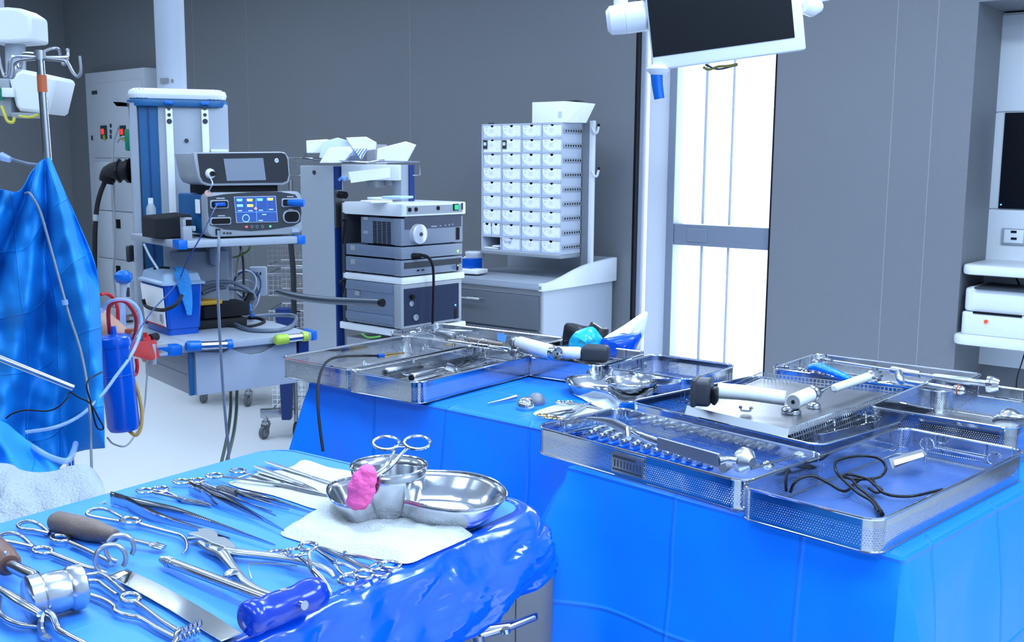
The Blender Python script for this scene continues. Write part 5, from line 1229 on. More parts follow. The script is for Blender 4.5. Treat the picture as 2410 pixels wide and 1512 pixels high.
px_, pz_ = fb.front(1391, 440, yRb + .0), 0
b = fb.mb(); b.span((px_.x - .016, yRb, zTT), (px_.x + .012, yRb + .02, fb.front(1389, 284, yRb).z), bev=.003); po = b.obj('rack_post', WHITE, rack)
b = fb.mb(); b.span((rx1 + .01, yRb + .001, zTT + .0), (px_.x - .014, yRb + .006, fb.front(1389, 290, yRb).z)); b.obj('side_screen', mat('screen_grey', (.20, .22, .25), .5), rack, smooth=False)
for py in (300, 402):
    pts = [fb.front(x, y, yRb - .01) for x, y in ((1393, py), (1399, py + 12), (1405, py + 12), (1409, py - 2))]
    b = fb.mb(); b.tube(pts, .006, 8, smooth=4); h_ = b.obj('coat_hook', WHITE, rack)
    q = pts[-1]; b = fb.mb(); b.cyl(q, q + V((.001, 0, .014)), .0068, seg=12); b.obj('hook_tip', BLACK, h_)
b = fb.mb(); q = fb.front(1157, 291, yR + .1); b.span((q.x - .01, yR + .08, rz1 + .003), (q.x + .02, yR + .1, rz1 + .014), bev=.002); b.obj('top_catch', DGREY, rack)
LIL = mat('lilac_print', (.58, .66, .92), .5); TXT = mat('print_grey', (.58, .62, .78), .6)
def carton(x0, z0, w_, h_, y, name, label, tilt=0, lilac=True, grp='suture cartons in the rack', txt=True, out=0.0):
    c = V((x0 + w_ / 2, y - out, z0)); t = thing(name, label, 'carton', fb.w(c), fb.yaw, grp)
    b = fb.mb(); nr = .011; n_ = 8
    pts = [(x0, z0), (x0 + w_, z0), (x0 + w_, z0 + h_)]
    xc = x0 + w_ * .5
    pts += [(xc + nr * math.cos(a), z0 + h_ - nr * 1.15 * math.sin(a)) for a in [math.pi * k / n_ for k in range(n_ + 1)]]
    pts += [(x0, z0 + h_)]
    XM = fb.M @ Matrix(((1, 0, 0, 0), (0, 0, 1, y - out), (0, 1, 0, 0), (0, 0, 0, 1)))
    b = MB(XM); b.prism(pts, 0, .0015); b.M = XM; b.obj('front_panel', CARDB, t, smooth=False)
    b = MB(XM); b.span((x0 + .001, z0, .0016), (x0 + w_ - .001, z0 + h_ * .72, .14)); b.obj('carton_body', CARDB, t, smooth=False)
    b = MB(XM); b.span((x0 + .002, z0 + h_ * .72, .02), (x0 + w_ - .002, z0 + h_ * .98, .13)); b.obj('carton_contents', DGREY, t, smooth=False)
    if lilac:
        pp = [(x0, z0), (x0 + w_, z0), (x0 + w_, z0 + h_ * .14)]
        pp += [(x0 + w_ * (.38 - .36 * math.sin(a * math.pi / 2)), z0 + h_ * (.14 + .60 * (1 - math.cos(a * math.pi / 2)))) for a in [k / 6 for k in range(7)]] + [(x0, z0 + h_ * .74)]
        b = MB(XM); b.prism(pp, -.0006, 0); b.obj('lilac_corner', LIL, t, smooth=False)
        b = MB(XM); b.span((x0 + w_ * .36, z0 + h_ * .02, -.0012), (x0 + w_ * .64, z0 + h_ * .13, -.0005)); b.obj('lot_sticker', WHITE, t, smooth=False)
    if txt:
        b = MB(XM); rnd = random.Random(int(x0 * 1000) + int(z0 * 777))
        b.span((x0 + w_ * .08, z0 + h_ * .80, -.001), (x0 + w_ * .26, z0 + h_ * .86, 0)); b.span((x0 + w_ * .14, z0 + h_ * .55, -.001), (x0 + w_ * .2, z0 + h_ * .66, 0))
        for k in range(3): b.span((x0 + w_ * .36, z0 + h_ * (.62 - .1 * k), -.001), (x0 + w_ * (.5 + rnd.random() * .1), z0 + h_ * (.65 - .1 * k), 0))
        b.span((x0 + w_ * .75, z0 + h_ * .2, -.001), (x0 + w_ * .82, z0 + h_ * .24, 0)); b.span((x0 + w_ * .78, z0 + h_ * .78, -.001), (x0 + w_ * .8, z0 + h_ * .86, 0))
        b.obj('printed_text', TXT, t, smooth=False)
    return t
ROWN = ['top', 'second', 'third', 'fourth', 'fifth', 'sixth', 'seventh', 'eighth', 'bottom']; COLN = ['first', 'second', 'third', 'last']
for j in range(9):
    for i in range(4):
        if j == 8 and i == 0: continue
        x0_, z0_c = rx0 + i * cwid + .006, rz1 - (j + 1) * rhei + .0045
        w_, h_ = cwid - .012, rhei * (.93 - .05 * random.random())
        if j == 7 and i == 0:
            for k in range(2): carton(x0_ + k * w_ * .52, z0_c, w_ * .46, h_ * .95, yR + .002, 'suture_carton', '%s of the two narrow white cartons sharing the eighth rack row' % ('left' if k == 0 else 'right'))
            continue
        extra = {(0, 3): 'shaded bluish', (8, 1): 'torn-fronted', (1, 0): 'open-windowed', (1, 1): 'open-windowed'}.get((j, i), 'white')
        t = carton(x0_, z0_c, w_, h_, yR + .002 + random.random() * .006, 'suture_carton', '%s suture carton in the %s row, %s column of the rack' % (extra, ROWN[j], COLN[i]), lilac=extra != 'open-windowed')
        if extra == 'open-windowed':
            b = fb.mb(); b.span((x0_ + .004, yR - .002, z0_c + h_ * .25), (x0_ + w_ * .24, yR + .001, z0_c + h_ * .9)); b.obj('side_window', DGREY, t, smooth=False)
            b = fb.mb(); b.span((x0_ + .006, yR - .003, z0_c + h_ * .5), (x0_ + w_ * .2, yR - .001, z0_c + h_ * .75)); b.obj('inner_pack', WHITE, t, smooth=False)
        if (j, i) == (8, 1):
            q = [fb.w(fb.front(x, y, yR - .006)) for x, y in ((1181, 559), (1205, 563), (1194, 571))]
            b = MB(); b.ring_loft([q, [p + V((0, .002, 0)) for p in q]]); b.obj('torn_flap', WHITE, t, smooth=False)
for k in range(2):
    x0_ = rx0 + .01; b = fb.mb(); b.box((x0_ + cwid * (.35 + .3 * k), yR + .05, rz0 + .009 + k * .012), (cwid * (.8 - .3 * k), .09, .008), Matrix.Rotation(R(-8 + 20 * k), 3, 'Z'), bev=.002)
    tag(b.obj('loose_packet', PAPER), '%s white packet in the empty bottom pigeonhole of the rack' % ('lower' if k == 0 else 'upper'), 'packet')
# open carton on the rack
q0 = fb.front(1252, 288, yR + .0); q1 = fb.front(1331, 288, yR + .0); qz = fb.front(1250, 241, yR).z
oc = thing('open_carton', 'large white carton lying open on top of the suture rack', 'carton', fb.w(((q0.x + q1.x) / 2, yR + .05, rz1 + .004)), fb.yaw)
b = fb.mb(); b.span((q0.x, yR, rz1 + .004), (q1.x, yR + .11, qz), bev=.002); b.obj('carton_body', CARDB, oc)
r0, r1, r2, r3 = fb.side(1332, 288, q1.x), fb.side(1384, 288, q1.x), fb.side(1411, 248, q1.x), fb.side(1350, 240, q1.x)
b = fb.mb(); z_b, z_t = rz1 + .004, qz
b.ring_loft([[(q1.x, yR, z_b), (q1.x, yR, z_t), (q1.x, yR + .11, z_t), (q1.x, yR + .11, z_b)], [(q1.x + .06, yR + .02, z_b), (q1.x + .115, yR + .0, z_t - .012), (q1.x + .115, yR + .1, z_t - .012), (q1.x + .06, yR + .1, z_b)]]); b.obj('open_flap', CARDB, oc, smooth=False)
b = fb.mb(); b.span((q1.x - .02, yR + .02, z_t + .0005), (q1.x + .05, yR + .09, z_t + .004)); b.obj('dark_opening', DGREY, oc, smooth=False)
b = fb.mb(); p = fb.front(1318, 272, yR); b.span((p.x - .012, yR - .001, p.z - .012), (p.x + .012, yR, p.z + .02)); b.obj('printed_text', LIL, oc, smooth=False)
# things on the worktop
p = fb.top(1101, 612, zTT); b = fb.mb(); xq = fb.front(1108, 600, .15).x
b.span((xq - .07, .15, zTT), (xq, .25, zTT + .075), bev=.003); tag(b.obj('blue_box', BLUED), 'small deep blue box between the tower and the white tub', 'box')
p = fb.front(1118, 600, .30); b = fb.mb(); b.lathe((p.x, .30, zTT), [(0, .045), (.004, .05), (.085, .052), (.09, .056), (.1, .056), (.104, .05)], 30); tag(b.obj('white_tub', WHITE), 'round white plastic tub with lid on the cart worktop', 'tub')
p = fb.top(1118, 644, zTT); b = fb.mb(); b.box((p.x - .03, p.y, zTT + .012), (.15, .12, .022), Matrix.Rotation(R(12), 3, 'Z'), bev=.004); tag(b.obj('paper_stack', PAPER), 'stack of white papers on the cart worktop by the tower', 'papers')
p = fb.top(1105, 634, zTT); b = fb.mb(); b.ring_loft([[(p.x - .07, p.y - .05, zTT + .03), (p.x + .08, p.y - .05, zTT + .026), (p.x + .04, p.y + .05, zTT + .03), (p.x - .07, p.y + .05, zTT + .05)], [(p.x - .07, p.y - .05, zTT + .034), (p.x + .08, p.y - .05, zTT + .03), (p.x + .04, p.y + .05, zTT + .034), (p.x - .07, p.y + .05, zTT + .07)]]); tag(b.obj('crumpled_paper', PAPER), 'crumpled white sheet resting on the paper stack', 'paper')
# ------------------------------------------------------------------ draped back tables
ZT = 0.95
def draped(fr, x0, x1, y0, y1, drop, fl=.07, cf_=.30, seed=0, rc=.012, nz=.012, corner=None, up=0.0, cscale=None):
    """cloth over a rectangular table in frame fr: stations round the edge hang and fan out at the corners"""
    st = []
    cs = [(x0, y0, -1, -1), (x1, y0, 1, -1), (x1, y1, 1, 1), (x0, y1, -1, 1)]
    per = 0.0
    nrm = [V((0, -1)), V((1, 0)), V((0, 1)), V((-1, 0))]
    for k in range(4):
        a, b_ = cs[k], cs[(k + 1) % 4]; A_, B_ = V(a[:2]), V(b_[:2]); n_ = nrm[k]; ln = (B_ - A_).length
        N_ = max(14, int(ln / .016))
        for i in range(N_ + 1):
            t = i / N_; p = A_ + (B_ - A_) * t; e = min(t * ln, (1 - t) * ln)
            w_ = max(0, 1 - e / .11); tan = (B_ - A_).normalized() * (1 if t > .5 else -1)
            kk = 1.0 if cscale is None else cscale[k if t < .5 else (k + 1) % 4]
            out = n_ * (fl + kk * (cf_ - fl) * w_ ** 1.4 * .70) + tan * (kk * cf_ * .28 * w_ ** 1.4)
            st.append((p, out, per + t * ln))
        per += ln
        c = V(b_[:2]); d1 = n_; d2 = nrm[(k + 1) % 4]
        kk = 1.0 if cscale is None else cscale[(k + 1) % 4]
        for q in (.25, .5, .75):
            e1 = d1 * (fl + kk * (cf_ - fl) * .70) + d2 * (kk * cf_ * .28); e2 = d2 * (fl + kk * (cf_ - fl) * .70) + d1 * (kk * cf_ * .28); st.append((c, (e1 * (1 - q) + e2 * q) * 1.02, per + .0))
    n = len(st); NV = 26
    b = MB(fr); vs = []
    cx_, cy_ = (x0 + x1) / 2, (y0 + y1) / 2
    for p, out, u in st:
        col = []
        din = (V((cx_, cy_)) - p).normalized()
        col.append((b.v((p.x + din.x * .03, p.y + din.y * .03, up)), (u, -.03)))
        col.append((b.v((p.x + din.x * rc, p.y + din.y * rc, up - .0004)), (u, -rc)))
        for j in range(NV + 1):
            t = j / NV * drop
            o = out * t * (1 if t > .05 else t / .05) * (1.0 + .12 * noise.noise(V((u * 5, t * 3, seed))))
            wv = nz * min(1, t / .15) * noise.noise(V((u * 4.2, t * 1.3, seed + 5))) * 2 + .004 * noise.noise(V((u * 11, t * 9, seed)))
            nn = out.normalized(); q = V((p.x, p.y)) + o + nn * (rc * .5 + wv * (t > .001))
            col.append((b.v((q.x, q.y, up - rc * .45 - t * .985)), (u, t)))
        vs.append(col)
    for i in range(n):
        A_, B_ = vs[i], vs[(i + 1) % n]
        for j in range(len(A_) - 1):
            b.face([A_[j][0], A_[j + 1][0], B_[j + 1][0], B_[j][0]], [A_[j][1], A_[j + 1][1], (B_[j + 1][1][0] if i < n - 1 else A_[j][1][0] + .02, B_[j + 1][1][1]), (B_[j][1][0] if i < n - 1 else A_[j][1][0] + .02, B_[j][1][1])])
    NX, NY = 46, 46
    f = b.face([c_[0][0] for c_ in vs])
    if f:
        for l in f.loops: q = fr.inverted() @ l.vert.co; l[b.uv].uv = (q.x, q.y)
    return b
DRP = drape_mat('blue_table_cover', (0.0, 0.188, 0.85), 0.42, crease=.9, grid=.262)
f1 = frame((0, 0, ZT), R(-40)); f2 = frame((0, 0, ZT + .003), R(-45.5))
c = draped(f1, -2.30, -1.235, 1.875, 2.60, .62, seed=1, cf_=.40).obj('table_cover', DRP, solid=.0012, angle=35)
tag(c, 'blue disposable cover over the left back table, corner flaring at its left end', 'table cover', 'covers on the two back tables')
c = draped(f2, -1.39, -.70, 1.535, 2.80, .72, seed=9, cf_=.36, cscale=[1.8, 1.25, 1, 1]).obj('table_cover', DRP, solid=.0012, angle=35)
tag(c, 'blue disposable cover over the nearer right-hand back table with creased front corner', 'table cover', 'covers on the two back tables')
def backtable(fr, x0, x1, y0, y1, lab):
    o = fr @ V(((x0 + x1) / 2, (y0 + y1) / 2, 0)); t = thing('back_table', lab, 'table', (o.x, o.y, 0), 0)
    b = MB(fr); b.box(((x0 + x1) / 2, (y0 + y1) / 2, -.022), (x1 - x0 - .03, y1 - y0 - .03, .03), bev=.006); b.obj('table_top', STEELB, t)
    for x in (x0 + .08, x1 - .08):
        for y in (y0 + .08, y1 - .08): b = MB(fr); b.cyl((x, y, -.04), (x, y, -ZT + .02), .016); b.obj('leg', STEELB, t)
backtable(f1, -2.30, -1.42, 1.875, 2.60, 'steel back table hidden under the left blue cover')
backtable(f2, -1.39, -.70, 1.535, 2.80, 'steel back table hidden under the right blue cover')

# ------------------------------------------------------------------ sterilising baskets
PERF = perforated('perforated_steel', .0046, .25, .008, .040, (.50, .53, .58), .12)
PERFT = perforated('perforated_steel_tall', .0046, .25, .008, .062, (.40, .43, .48), .12)
NETB = perforated('wire_mesh_base', .0052, .36, 0, 0, (.62, .65, .70), .3, square=True, band=False)
NETC = perforated('coarse_perforation', .0095, .36, 0, 0, (.66, .69, .73), .2, square=True, band=False)
TFLOOR = mat('tray_floor_steel', (.58, .57, .57), .36, 1.0, bump=.3, bscale=120)
def tray(label, N, yaw, lu, lv, h=.055, z=ZT + .0045, rcor=.03, perf=None, base=None, parts='ch', name='sterilising_basket', dz=0.0, grp='perforated steel baskets', hand=True):
    """basket in its own frame: near corner at the origin, x to the right-near, y away"""
    o = V((N.x, N.y, z)); fr = frame(o, yaw); perf = perf or PERF
    t = thing(name, label, 'basket', fr @ V((-lu / 2, lv / 2, 0)), yaw, grp)
    pl = rrect(-lu, 0, 0, lv, rcor, 7); n = len(pl)
    b = MB(fr); per = [0]
    for i in range(n): per.append(per[-1] + (V(pl[(i + 1) % n]) - V(pl[i])).length)
    fins = [0, .2, .8, 1]
    for i in range(n):
        a, c = pl[i], pl[(i + 1) % n]; L_ = (V(c) - V(a)).length; m_ = max(1, int(L_ / .04))
        for k in range(m_):
            p0 = V(a) + (V(c) - V(a)) * (k / m_); p1 = V(a) + (V(c) - V(a)) * ((k + 1) / m_); u0, u1 = per[i] + L_ * k / m_, per[i] + L_ * (k + 1) / m_
            b.face([b.v((p0.x, p0.y, 0)), b.v((p1.x, p1.y, 0)), b.v((p1.x, p1.y, h)), b.v((p0.x, p0.y, h))], [(u0, 0), (u1, 0), (u1, h), (u0, h)])
    bmesh.ops.remove_doubles(b.bm, verts=b.bm.verts[:], dist=1e-5)
    b.obj('side_wall', perf, t, angle=60)
    b = MB(fr)
    f = b.face([b.v((x, y, .0012)) for x, y in pl], [(x, y) for x, y in pl]); b.obj('mesh_floor', base or NETB, t, smooth=False)
    b = MB(fr); b.tube([(x, y, h) for x, y in pl], .0026, 8, closed=True); b.obj('rim', CHROME, t)
    b = MB(fr); b.tube([(x, y, .001) for x, y in pl], .0018, 6, closed=True); b.obj('foot_wire', STEEL, t)
    if hand:
        for y in (lv * .001, lv * .999) if lu < lv else (0, 0):
            pass
        ends = [((-lu * .5, 0), (1, 0)), ((-lu * .5, lv), (1, 0))] if lv > lu else [((-lu, lv * .5), (0, 1)), ((0, lv * .5), (0, 1))]
        for (cx_, cy_), (dx, dy_) in ends:
            b = MB(fr); ins = V(((-lu / 2) - cx_, lv / 2 - cy_)).normalized() * .006
            w_ = .05
            b.tube([(cx_ - dx * w_ + ins.x, cy_ - dy_ * w_ + ins.y, h - .002), (cx_ - dx * w_ + ins.x, cy_ - dy_ * w_ + ins.y, h - .028), (cx_ + dx * w_ + ins.x, cy_ + dy_ * w_ + ins.y, h - .028), (cx_ + dx * w_ + ins.x, cy_ + dy_ * w_ + ins.y, h - .002)], .0018, 6)
            b.obj('drop_handle', CHROME, t)
    return t, fr
def Pr(x, y, h=.0595): return P(x, y, ZT + h)
def near(px, py, k=.010, yaw=-43):
    p = Pr(px, py); a = R(yaw); return p - V((-math.sin(a), math.cos(a), 0)) * k + V((math.cos(a), math.sin(a), 0)) * k
tF, fF = tray('nearest basket at the right holding a tangled black cord, hanging over the table corner', near(2058, 1222, .011), R(-45.5), .252, .60)
tG, fG = tray('front basket filled with a row of reamer heads and an engraved plate on its side', near(1745, 1130, .010), R(-47.5), .52, .262)
b = MB(fG)
def gside(px, py): return Fr(fG.translation, R(-47.5)).front(px, py)
g0_, g1_ = gside(1442, 1062), gside(1516, 1130)
b.span((g0_.x, -.0035, g1_.z), (g1_.x, -.0008, g0_.z), bev=.0008); pl_ = b.obj('engraved_plate', STEELD, tG)
b = MB(fG)
for k in range(9): x = g0_.x + .008 + k * (g1_.x - g0_.x - .016) / 8; b.span((x, -.0042, g1_.z + .012), (x + .0016, -.0034, g0_.z - .014))
b.span((g0_.x + .004, -.0042, g0_.z - .010), (g1_.x - .02, -.0034, g0_.z - .005)); b.span((g0_.x + .004, -.0042, g1_.z + .005), (g1_.x - .004, -.0034, g1_.z + .008)); b.obj('engraving', DGREY, pl_, smooth=False)
tA, fA_ = tray('leftmost empty-looking basket overhanging the table end, with a black cable over its rim', near(832, 872, .004, -40), R(-39), .30, .50, base=TFLOOR)
tB, fB_ = tray('second basket from the left, holding a white cable coil and ringed instruments', near(986, 900, .008, -37), R(-36.5), .255, .50, base=TFLOOR)
tC, fC_ = tray('small basket behind the first drill, left of the empty bright basket', near(1412, 861, .008, -36), R(-35), .25, .27, base=TFLOOR)
tD, fD_ = tray('bright empty basket just below the window, behind the kidney dish', near(1622, 893, .008, -38), R(-38), .26, .26)
z0b = P(1325, 802, ZT + .06); 
tZ, fZ_ = tray('rearmost left basket with a mallet and chisels inside', V((z0b.x - .13, z0b.y - .17, 0)), R(-35), .52, .26, base=TFLOOR)
tE, fE_ = tray('middle basket carrying a polished insert and the second drill', near(1925, 1048, .006, -50), R(-49), .50, .48, grp='perforated steel baskets')
tH, fH_ = tray('tall basket cut by the right edge of the picture, with a domed head inside', near(2378, 1035, .008, -40), R(-41), .30, .42, h=.078, perf=PERFT, base=TFLOOR)
tI, fI_ = tray('far right basket holding the long guide shafts and blue pouch', near(2225, 922, .006, -40), R(-39), .46, .30, base=TFLOOR)
# insert with polished front lip and coarse perforated cheeks, lying on the middle basket
q0, q1, q2, q3 = P(1617, 955, ZT + .075), P(1858, 1012, ZT + .075), P(2125, 920, ZT + .075), P(1790, 882, ZT + .075)
ins = thing('tray_insert', 'polished sheet insert with perforated cheeks resting tilted on the middle basket', 'tray insert', (q0 + q1 + q2 + q3) / 4 - V((0, 0, .01)), 0)
def drp(p, d): return p - V((0, 0, d))
b = MB(); b.ring_loft([[drp(q0, .012), drp(q1, .012), drp(q2, .012), drp(q3, .012)], [drp(q0, .0105), drp(q1, .0105), drp(q2, .0105), drp(q3, .0105)]]); b.obj('insert_floor', STEELD, ins, smooth=False)
ow = V((-.012, -.012, 0)); b = MB(); b.ring_loft([[drp(q0, .036) + ow, drp(q1, .040) + ow, q1, q0], [drp(q0, .036) + ow + V((.001, .001, 0)), drp(q1, .040) + ow + V((.001, .001, 0)), q1 + V((.001, .001, 0)), q0 + V((.001, .001, 0))]]); b.obj('polished_lip', mat('satin_lip', (.62, .65, .70), .36, 1.0), ins, smooth=False)
for pa, pb, h0 in ((q1, q2, .050), (q0, q3, .02), (q3, q2, .02)):
    b = MB(); L_ = (pb - pa).length; o = -.012
    tl = V((.010, -.010, 0)) if h0 > .04 else V((0, 0, 0)); b.face([b.v(drp(pa, h0 - .004) + tl), b.v(drp(pb, h0 - .004) + tl), b.v(pb + V((0, 0, .006))), b.v(pa + V((0, 0, .006)))], [(0, 0), (L_, 0), (L_, h0), (0, h0)]); b.obj('perforated_cheek', NETC, ins, smooth=False)
b = MB(); q = P(1755, 968, ZT + .07); b.lathe(q, [(0, .012), (.006, .012), (.006, .016), (.012, .013)], 6); b.obj('hex_boss', STEEL, ins)
for px, py, r_ in ((1862, 968, .022), (1915, 955, .016)):
    b = MB(); b.ball(P(px, py, ZT + .07), r_, 20, (1, 1, .6)); b.obj('round_boss', STEEL, ins)

# small oval box with wire handles
q0, q1 = P(1925, 1028, ZT + .045), P(2088, 988, ZT + .045)
u = (q1 - q0).normalized(); yw = math.atan2(u.y, u.x); fj = frame(V((q0.x, q0.y, ZT + .0045)), yw)
L_ = (q1 - q0).length; pl = rrect(0, 0, L_, .05, .022, 6)
sj = thing('small_basket', 'small oblong perforated box with rounded end and wire handles before the middle basket', 'basket', fj @ V((L_ / 2, .025, 0)), yw)
b = MB(fj)
per = 0
for i in range(len(pl)):
    a, c = V(pl[i]), V(pl[(i + 1) % len(pl)]); l_ = (c - a).length
    b.face([b.v((a.x, a.y, 0)), b.v((c.x, c.y, 0)), b.v((c.x, c.y, .042)), b.v((a.x, a.y, .042))], [(per, 0), (per + l_, 0), (per + l_, .042), (per, .042)]); per += l_
bmesh.ops.remove_doubles(b.bm, verts=b.bm.verts[:], dist=1e-5); b.obj('side_wall', perforated('perforated_small', .0046, .30, .006, .028), sj, angle=60)
b = MB(fj); b.tube([(x, y, .042) for x, y in pl], .002, 6, closed=True); b.obj('rim', CHROME, sj)
b = MB(fj); b.face([b.v((x, y, .001)) for x, y in pl], pl); b.obj('box_floor', STEELD, sj, smooth=False)
for x in (L_ * .25, L_ * .7):
    b = MB(fj); b.tube([(x, .004, .042), (x, .004, .058), (x + .02, .02, .06), (x + .035, .035, .045)], .0018, 6, smooth=3); b.obj('wire_handle', CHROME, sj)

# ------------------------------------------------------------------ instrument helpers
def scissors(name, label, cat, z, ra, rb, piv, tip, rr=.011, rt=.0019, m=None, curve=0.0, up=None, grp=None, jaw=.0032, ringm=None, sq=(1.25, 1), far=None, blade=False):
    """ringed instrument laid out by its ring centres, pivot and tip on the level z"""
    m = m or STEEL; G = (lambda q: P(q[0], q[1], z + (q[2] if len(q) > 2 else 0)))
    A_, B_, pv, tp = G(ra), G(rb), G(piv), G(tip)
    t = thing(name, label, cat, V((pv.x, pv.y, z)), 0, grp); nz_ = V((0, 0, 1))
    if up is not None: nz_ = V(up).normalized()
    ax = (tp - pv).normalized(); side = nz_.cross(ax).normalized()
    for k, (c, s_) in enumerate(((A_, 1), (B_, -1))):
        dz = nz_ * (.0022 * s_ + .003)
        d = (pv - c).normalized()
        b = MB(); b.ringt(c + dz, rr, rt * 1.25, nz_, 26, sq, 8, x=d); rg = b.obj('finger_ring', ringm or m, t)
        b = MB(); e = c + d * rr * sq[0] + dz
        mid = e * .5 + pv * .5 + dz * .5 + side * (s_ * -.002)
        b.tube([e, mid, pv + dz * .6], [rt, rt * 1.25, rt * 1.7], 8, smooth=3, flat=(1.1, .9), up=nz_); b.obj('shank', m, t)
        b = MB(); cv = nz_ * 0 + side * curve
        if blade: b.tube([pv + dz * .6, pv * .5 + tp * .5 + dz * .5 + side * s_ * .0012, tp + dz * .2], [jaw, jaw * .9, .0006], 8, smooth=3, flat=(1.3, .4), up=nz_)
        else: b.tube([pv + dz * .6, pv * .55 + tp * .45 + dz * .5 + side * s_ * .001 + cv * .35, tp * .9 + pv * .1 + dz * .3 + cv * .1, tp + dz * .2 - cv * .3], [rt * 1.7, jaw * .8, jaw * .55, .0007], 8, smooth=4, flat=(1.0, .8), up=nz_)
        b.obj('jaw', m, t)
    b = MB(); b.cyl(pv - nz_ * .0005, pv + nz_ * .0075, .0026, seg=12); b.obj('pivot_screw', CHROME, t)
    # ratchet
    b = MB(); c1_, c2_ = A_ * .72 + pv * .28, B_ * .72 + pv * .28; b.tube([c1_ + nz_ * .003, c2_ + nz_ * .003], .0016, 6, flat=(1.2, 1), up=nz_); b.obj('ratchet', m, t)
    return t
def tweezers(name, label, z, base, t1, t2, w=.0035, tall=.0075, bow=.012, m=None, teeth=False, grp=None):
    m = m or STEEL; Bp = P(*base, z + tall); 
    t = thing(name, label, 'forceps', V((Bp.x, Bp.y, z)), 0, grp)
    for k, q in enumerate((t1, t2)):
        T = P(q[0], q[1], z + .003); d = (T - Bp); sd = V((0, 0, 1)).cross(d).normalized() * (1 if k == 0 else -1)
        pts = [Bp, Bp + d * .12 + sd * .001, Bp + d * .38 - sd * bow * .55, Bp + d * .66 - sd * bow * .45, T]
        b = MB(); b.tube(pts, [tall, tall * 1.05, tall, tall * .55, .0014], 8, smooth=6, flat=(.16, 1.0)); a_ = b.obj('arm', m, t)
        if teeth and k == 1:
            b = MB()
            for i in range(14):
                p = Bp + d * (.45 + .012 * i) - sd * bow * .53; b.box(p + V((0, 0, .0035)), (.0016, .0045, .0012), Matrix.Rotation(math.atan2(d.y, d.x), 3, 'Z'))
            b.obj('grip_teeth', CHROME, a_, smooth=False)
    b = MB(); b.box(Bp - V((0, 0, .001)) + (P(*t1, z) - Bp).normalized() * .004, (.010, .0035, tall * 1.9), Matrix.Rotation(math.atan2((P(*t1, z) - Bp).y, (P(*t1, z) - Bp).x), 3, 'Z'), bev=.001); b.obj('welded_end', m, t)
    return t
def rod(name, label, cat, pts, r, m, seg=12, sm=0, **k):
    b = MB(); b.tube(pts, r, seg, smooth=sm, **k); o = b.obj(name, m); tag(o, label, cat); return o
ZI = ZT + .008

# ---- left baskets
q = P(905, 838, ZT + .02)
rod('black_cable', 'black cable running from the leftmost basket over its rim and down the cover', 'cable', [P(892, 838, ZT + .03), P(850, 838, ZT + .04), Pr(800, 840, .068), Pr(772, 850, .075), D(757, 872, 2.62), D(749, 905, 2.52), D(748, 950, 2.46), D(752, 1000, 2.42), D(760, 1062, 2.38)], .0036, BLACK, 12, 6)
cn = thing('cable_connector', 'gold and blue connector at the end of the black cable', 'connector', P(920, 838, ZT + .02))
a, c = P(890, 839, ZT + .03), P(950, 832, ZT + .025); d = (c - a).normalized()
b = MB(); b.cyl(a, a + d * .022, .0062); b.obj('blue_collar', BLUED, cn)
b = MB(); b._prof(a + d * .022, c, [(0, .0065), (.02, .007), (.03, .005), ((c - a).length - .022, .004)], 16); b.obj('gold_sleeve', mat('gold', (.60, .42, .16), .25, 1.0), cn)
wc_ = thing('white_cable', 'white cable coil tied in the middle, in the second basket', 'cable coil', P(905, 868, ZI))
for i in range(4):
    c0_, c1_ = P(862 + i * 2, 860 + i * 2, ZI + .03), P(945 + i * 3, 880, ZI + .012)
    mid = (c0_ + c1_) / 2 + V((0, 0, .01)); dd = (c1_ - c0_).normalized(); sd = V((0, 0, 1)).cross(dd)
    pts = [mid, c0_ + sd * (.012 + .003 * i), c0_ - dd * .008 + V((0, 0, .012 * (i % 2))), c0_ - sd * (.012 + .003 * i), mid + V((0, 0, .002 * i)), c1_ + sd * (.012 + .002 * i), c1_ + dd * .01, c1_ - sd * (.012 + .003 * i)]
    b = MB(); b.tube(pts, .0022, 8, smooth=5, closed=True); b.obj('cable_loop', WHITEP, wc_)
b = MB(); b.tube([mid + sd * .02, mid + V((0, 0, .012)), mid - sd * .02], .004, 8, smooth=3); b.obj('tie', WHITEP, wc_)
for k in range(6):
    a, c = P(1045 + k * 9, 868 - k * 1.5, ZI + .004), P(1130 + k * 8, 822 + k * 3, ZI + .012 + .003 * (k % 3))
    tweezers('dressing_forceps', 'steel forceps in the fan of forceps in the second basket, number %s from the left' % ['one', 'two', 'three', 'four', 'five', 'six'][k], ZI + .002 + .004 * (k % 3), (1120 + k * 9, 828 + k * 3), (1035 + k * 10, 872 - k * 2), (1045 + k * 10, 874 - k * 2), tall=.004, bow=.004, grp='forceps fanned in the second basket')
for k in range(5):
    a, c = P(1048 + k * 12, 880 - k * 4, ZI + .004), P(1118 + k * 10, 862 - k * 3, ZI + .006)
    rod('steel_rod', '%s straight steel rod lying in the second basket' % ['front', 'second', 'third', 'fourth', 'rearmost'][k], 'rod', [a, c], .0024, STEEL, 10)
cy = thing('steel_cylinder', 'stout steel tube in the near corner of the second basket', 'tube', P(1005, 883, ZI))
a, c = P(968, 890, ZI + .014), P(1042, 872, ZI + .014); b = MB(); b._prof(a, c, [(0, .012), (.004, .0135), ((c - a).length - .01, .0135), ((c - a).length, .011)], 22); b.obj('tube_body', STEEL, cy)
b = MB(); b.cyl(a - (c - a).normalized() * .003, a, .008); b.obj('bore', BLACK, cy)
sp = [P(1050, 862, ZI + .03), P(1072, 870, ZI + .02), P(1090, 886, ZI + .008)]
rod('curved_blade', 'blue-reflecting curved blade beside the stout tube in the second basket', 'blade', sp, [.010, .011, .004], STEEL, 10, 4, flat=(.15, 1))
GOLD = MATS['gold']
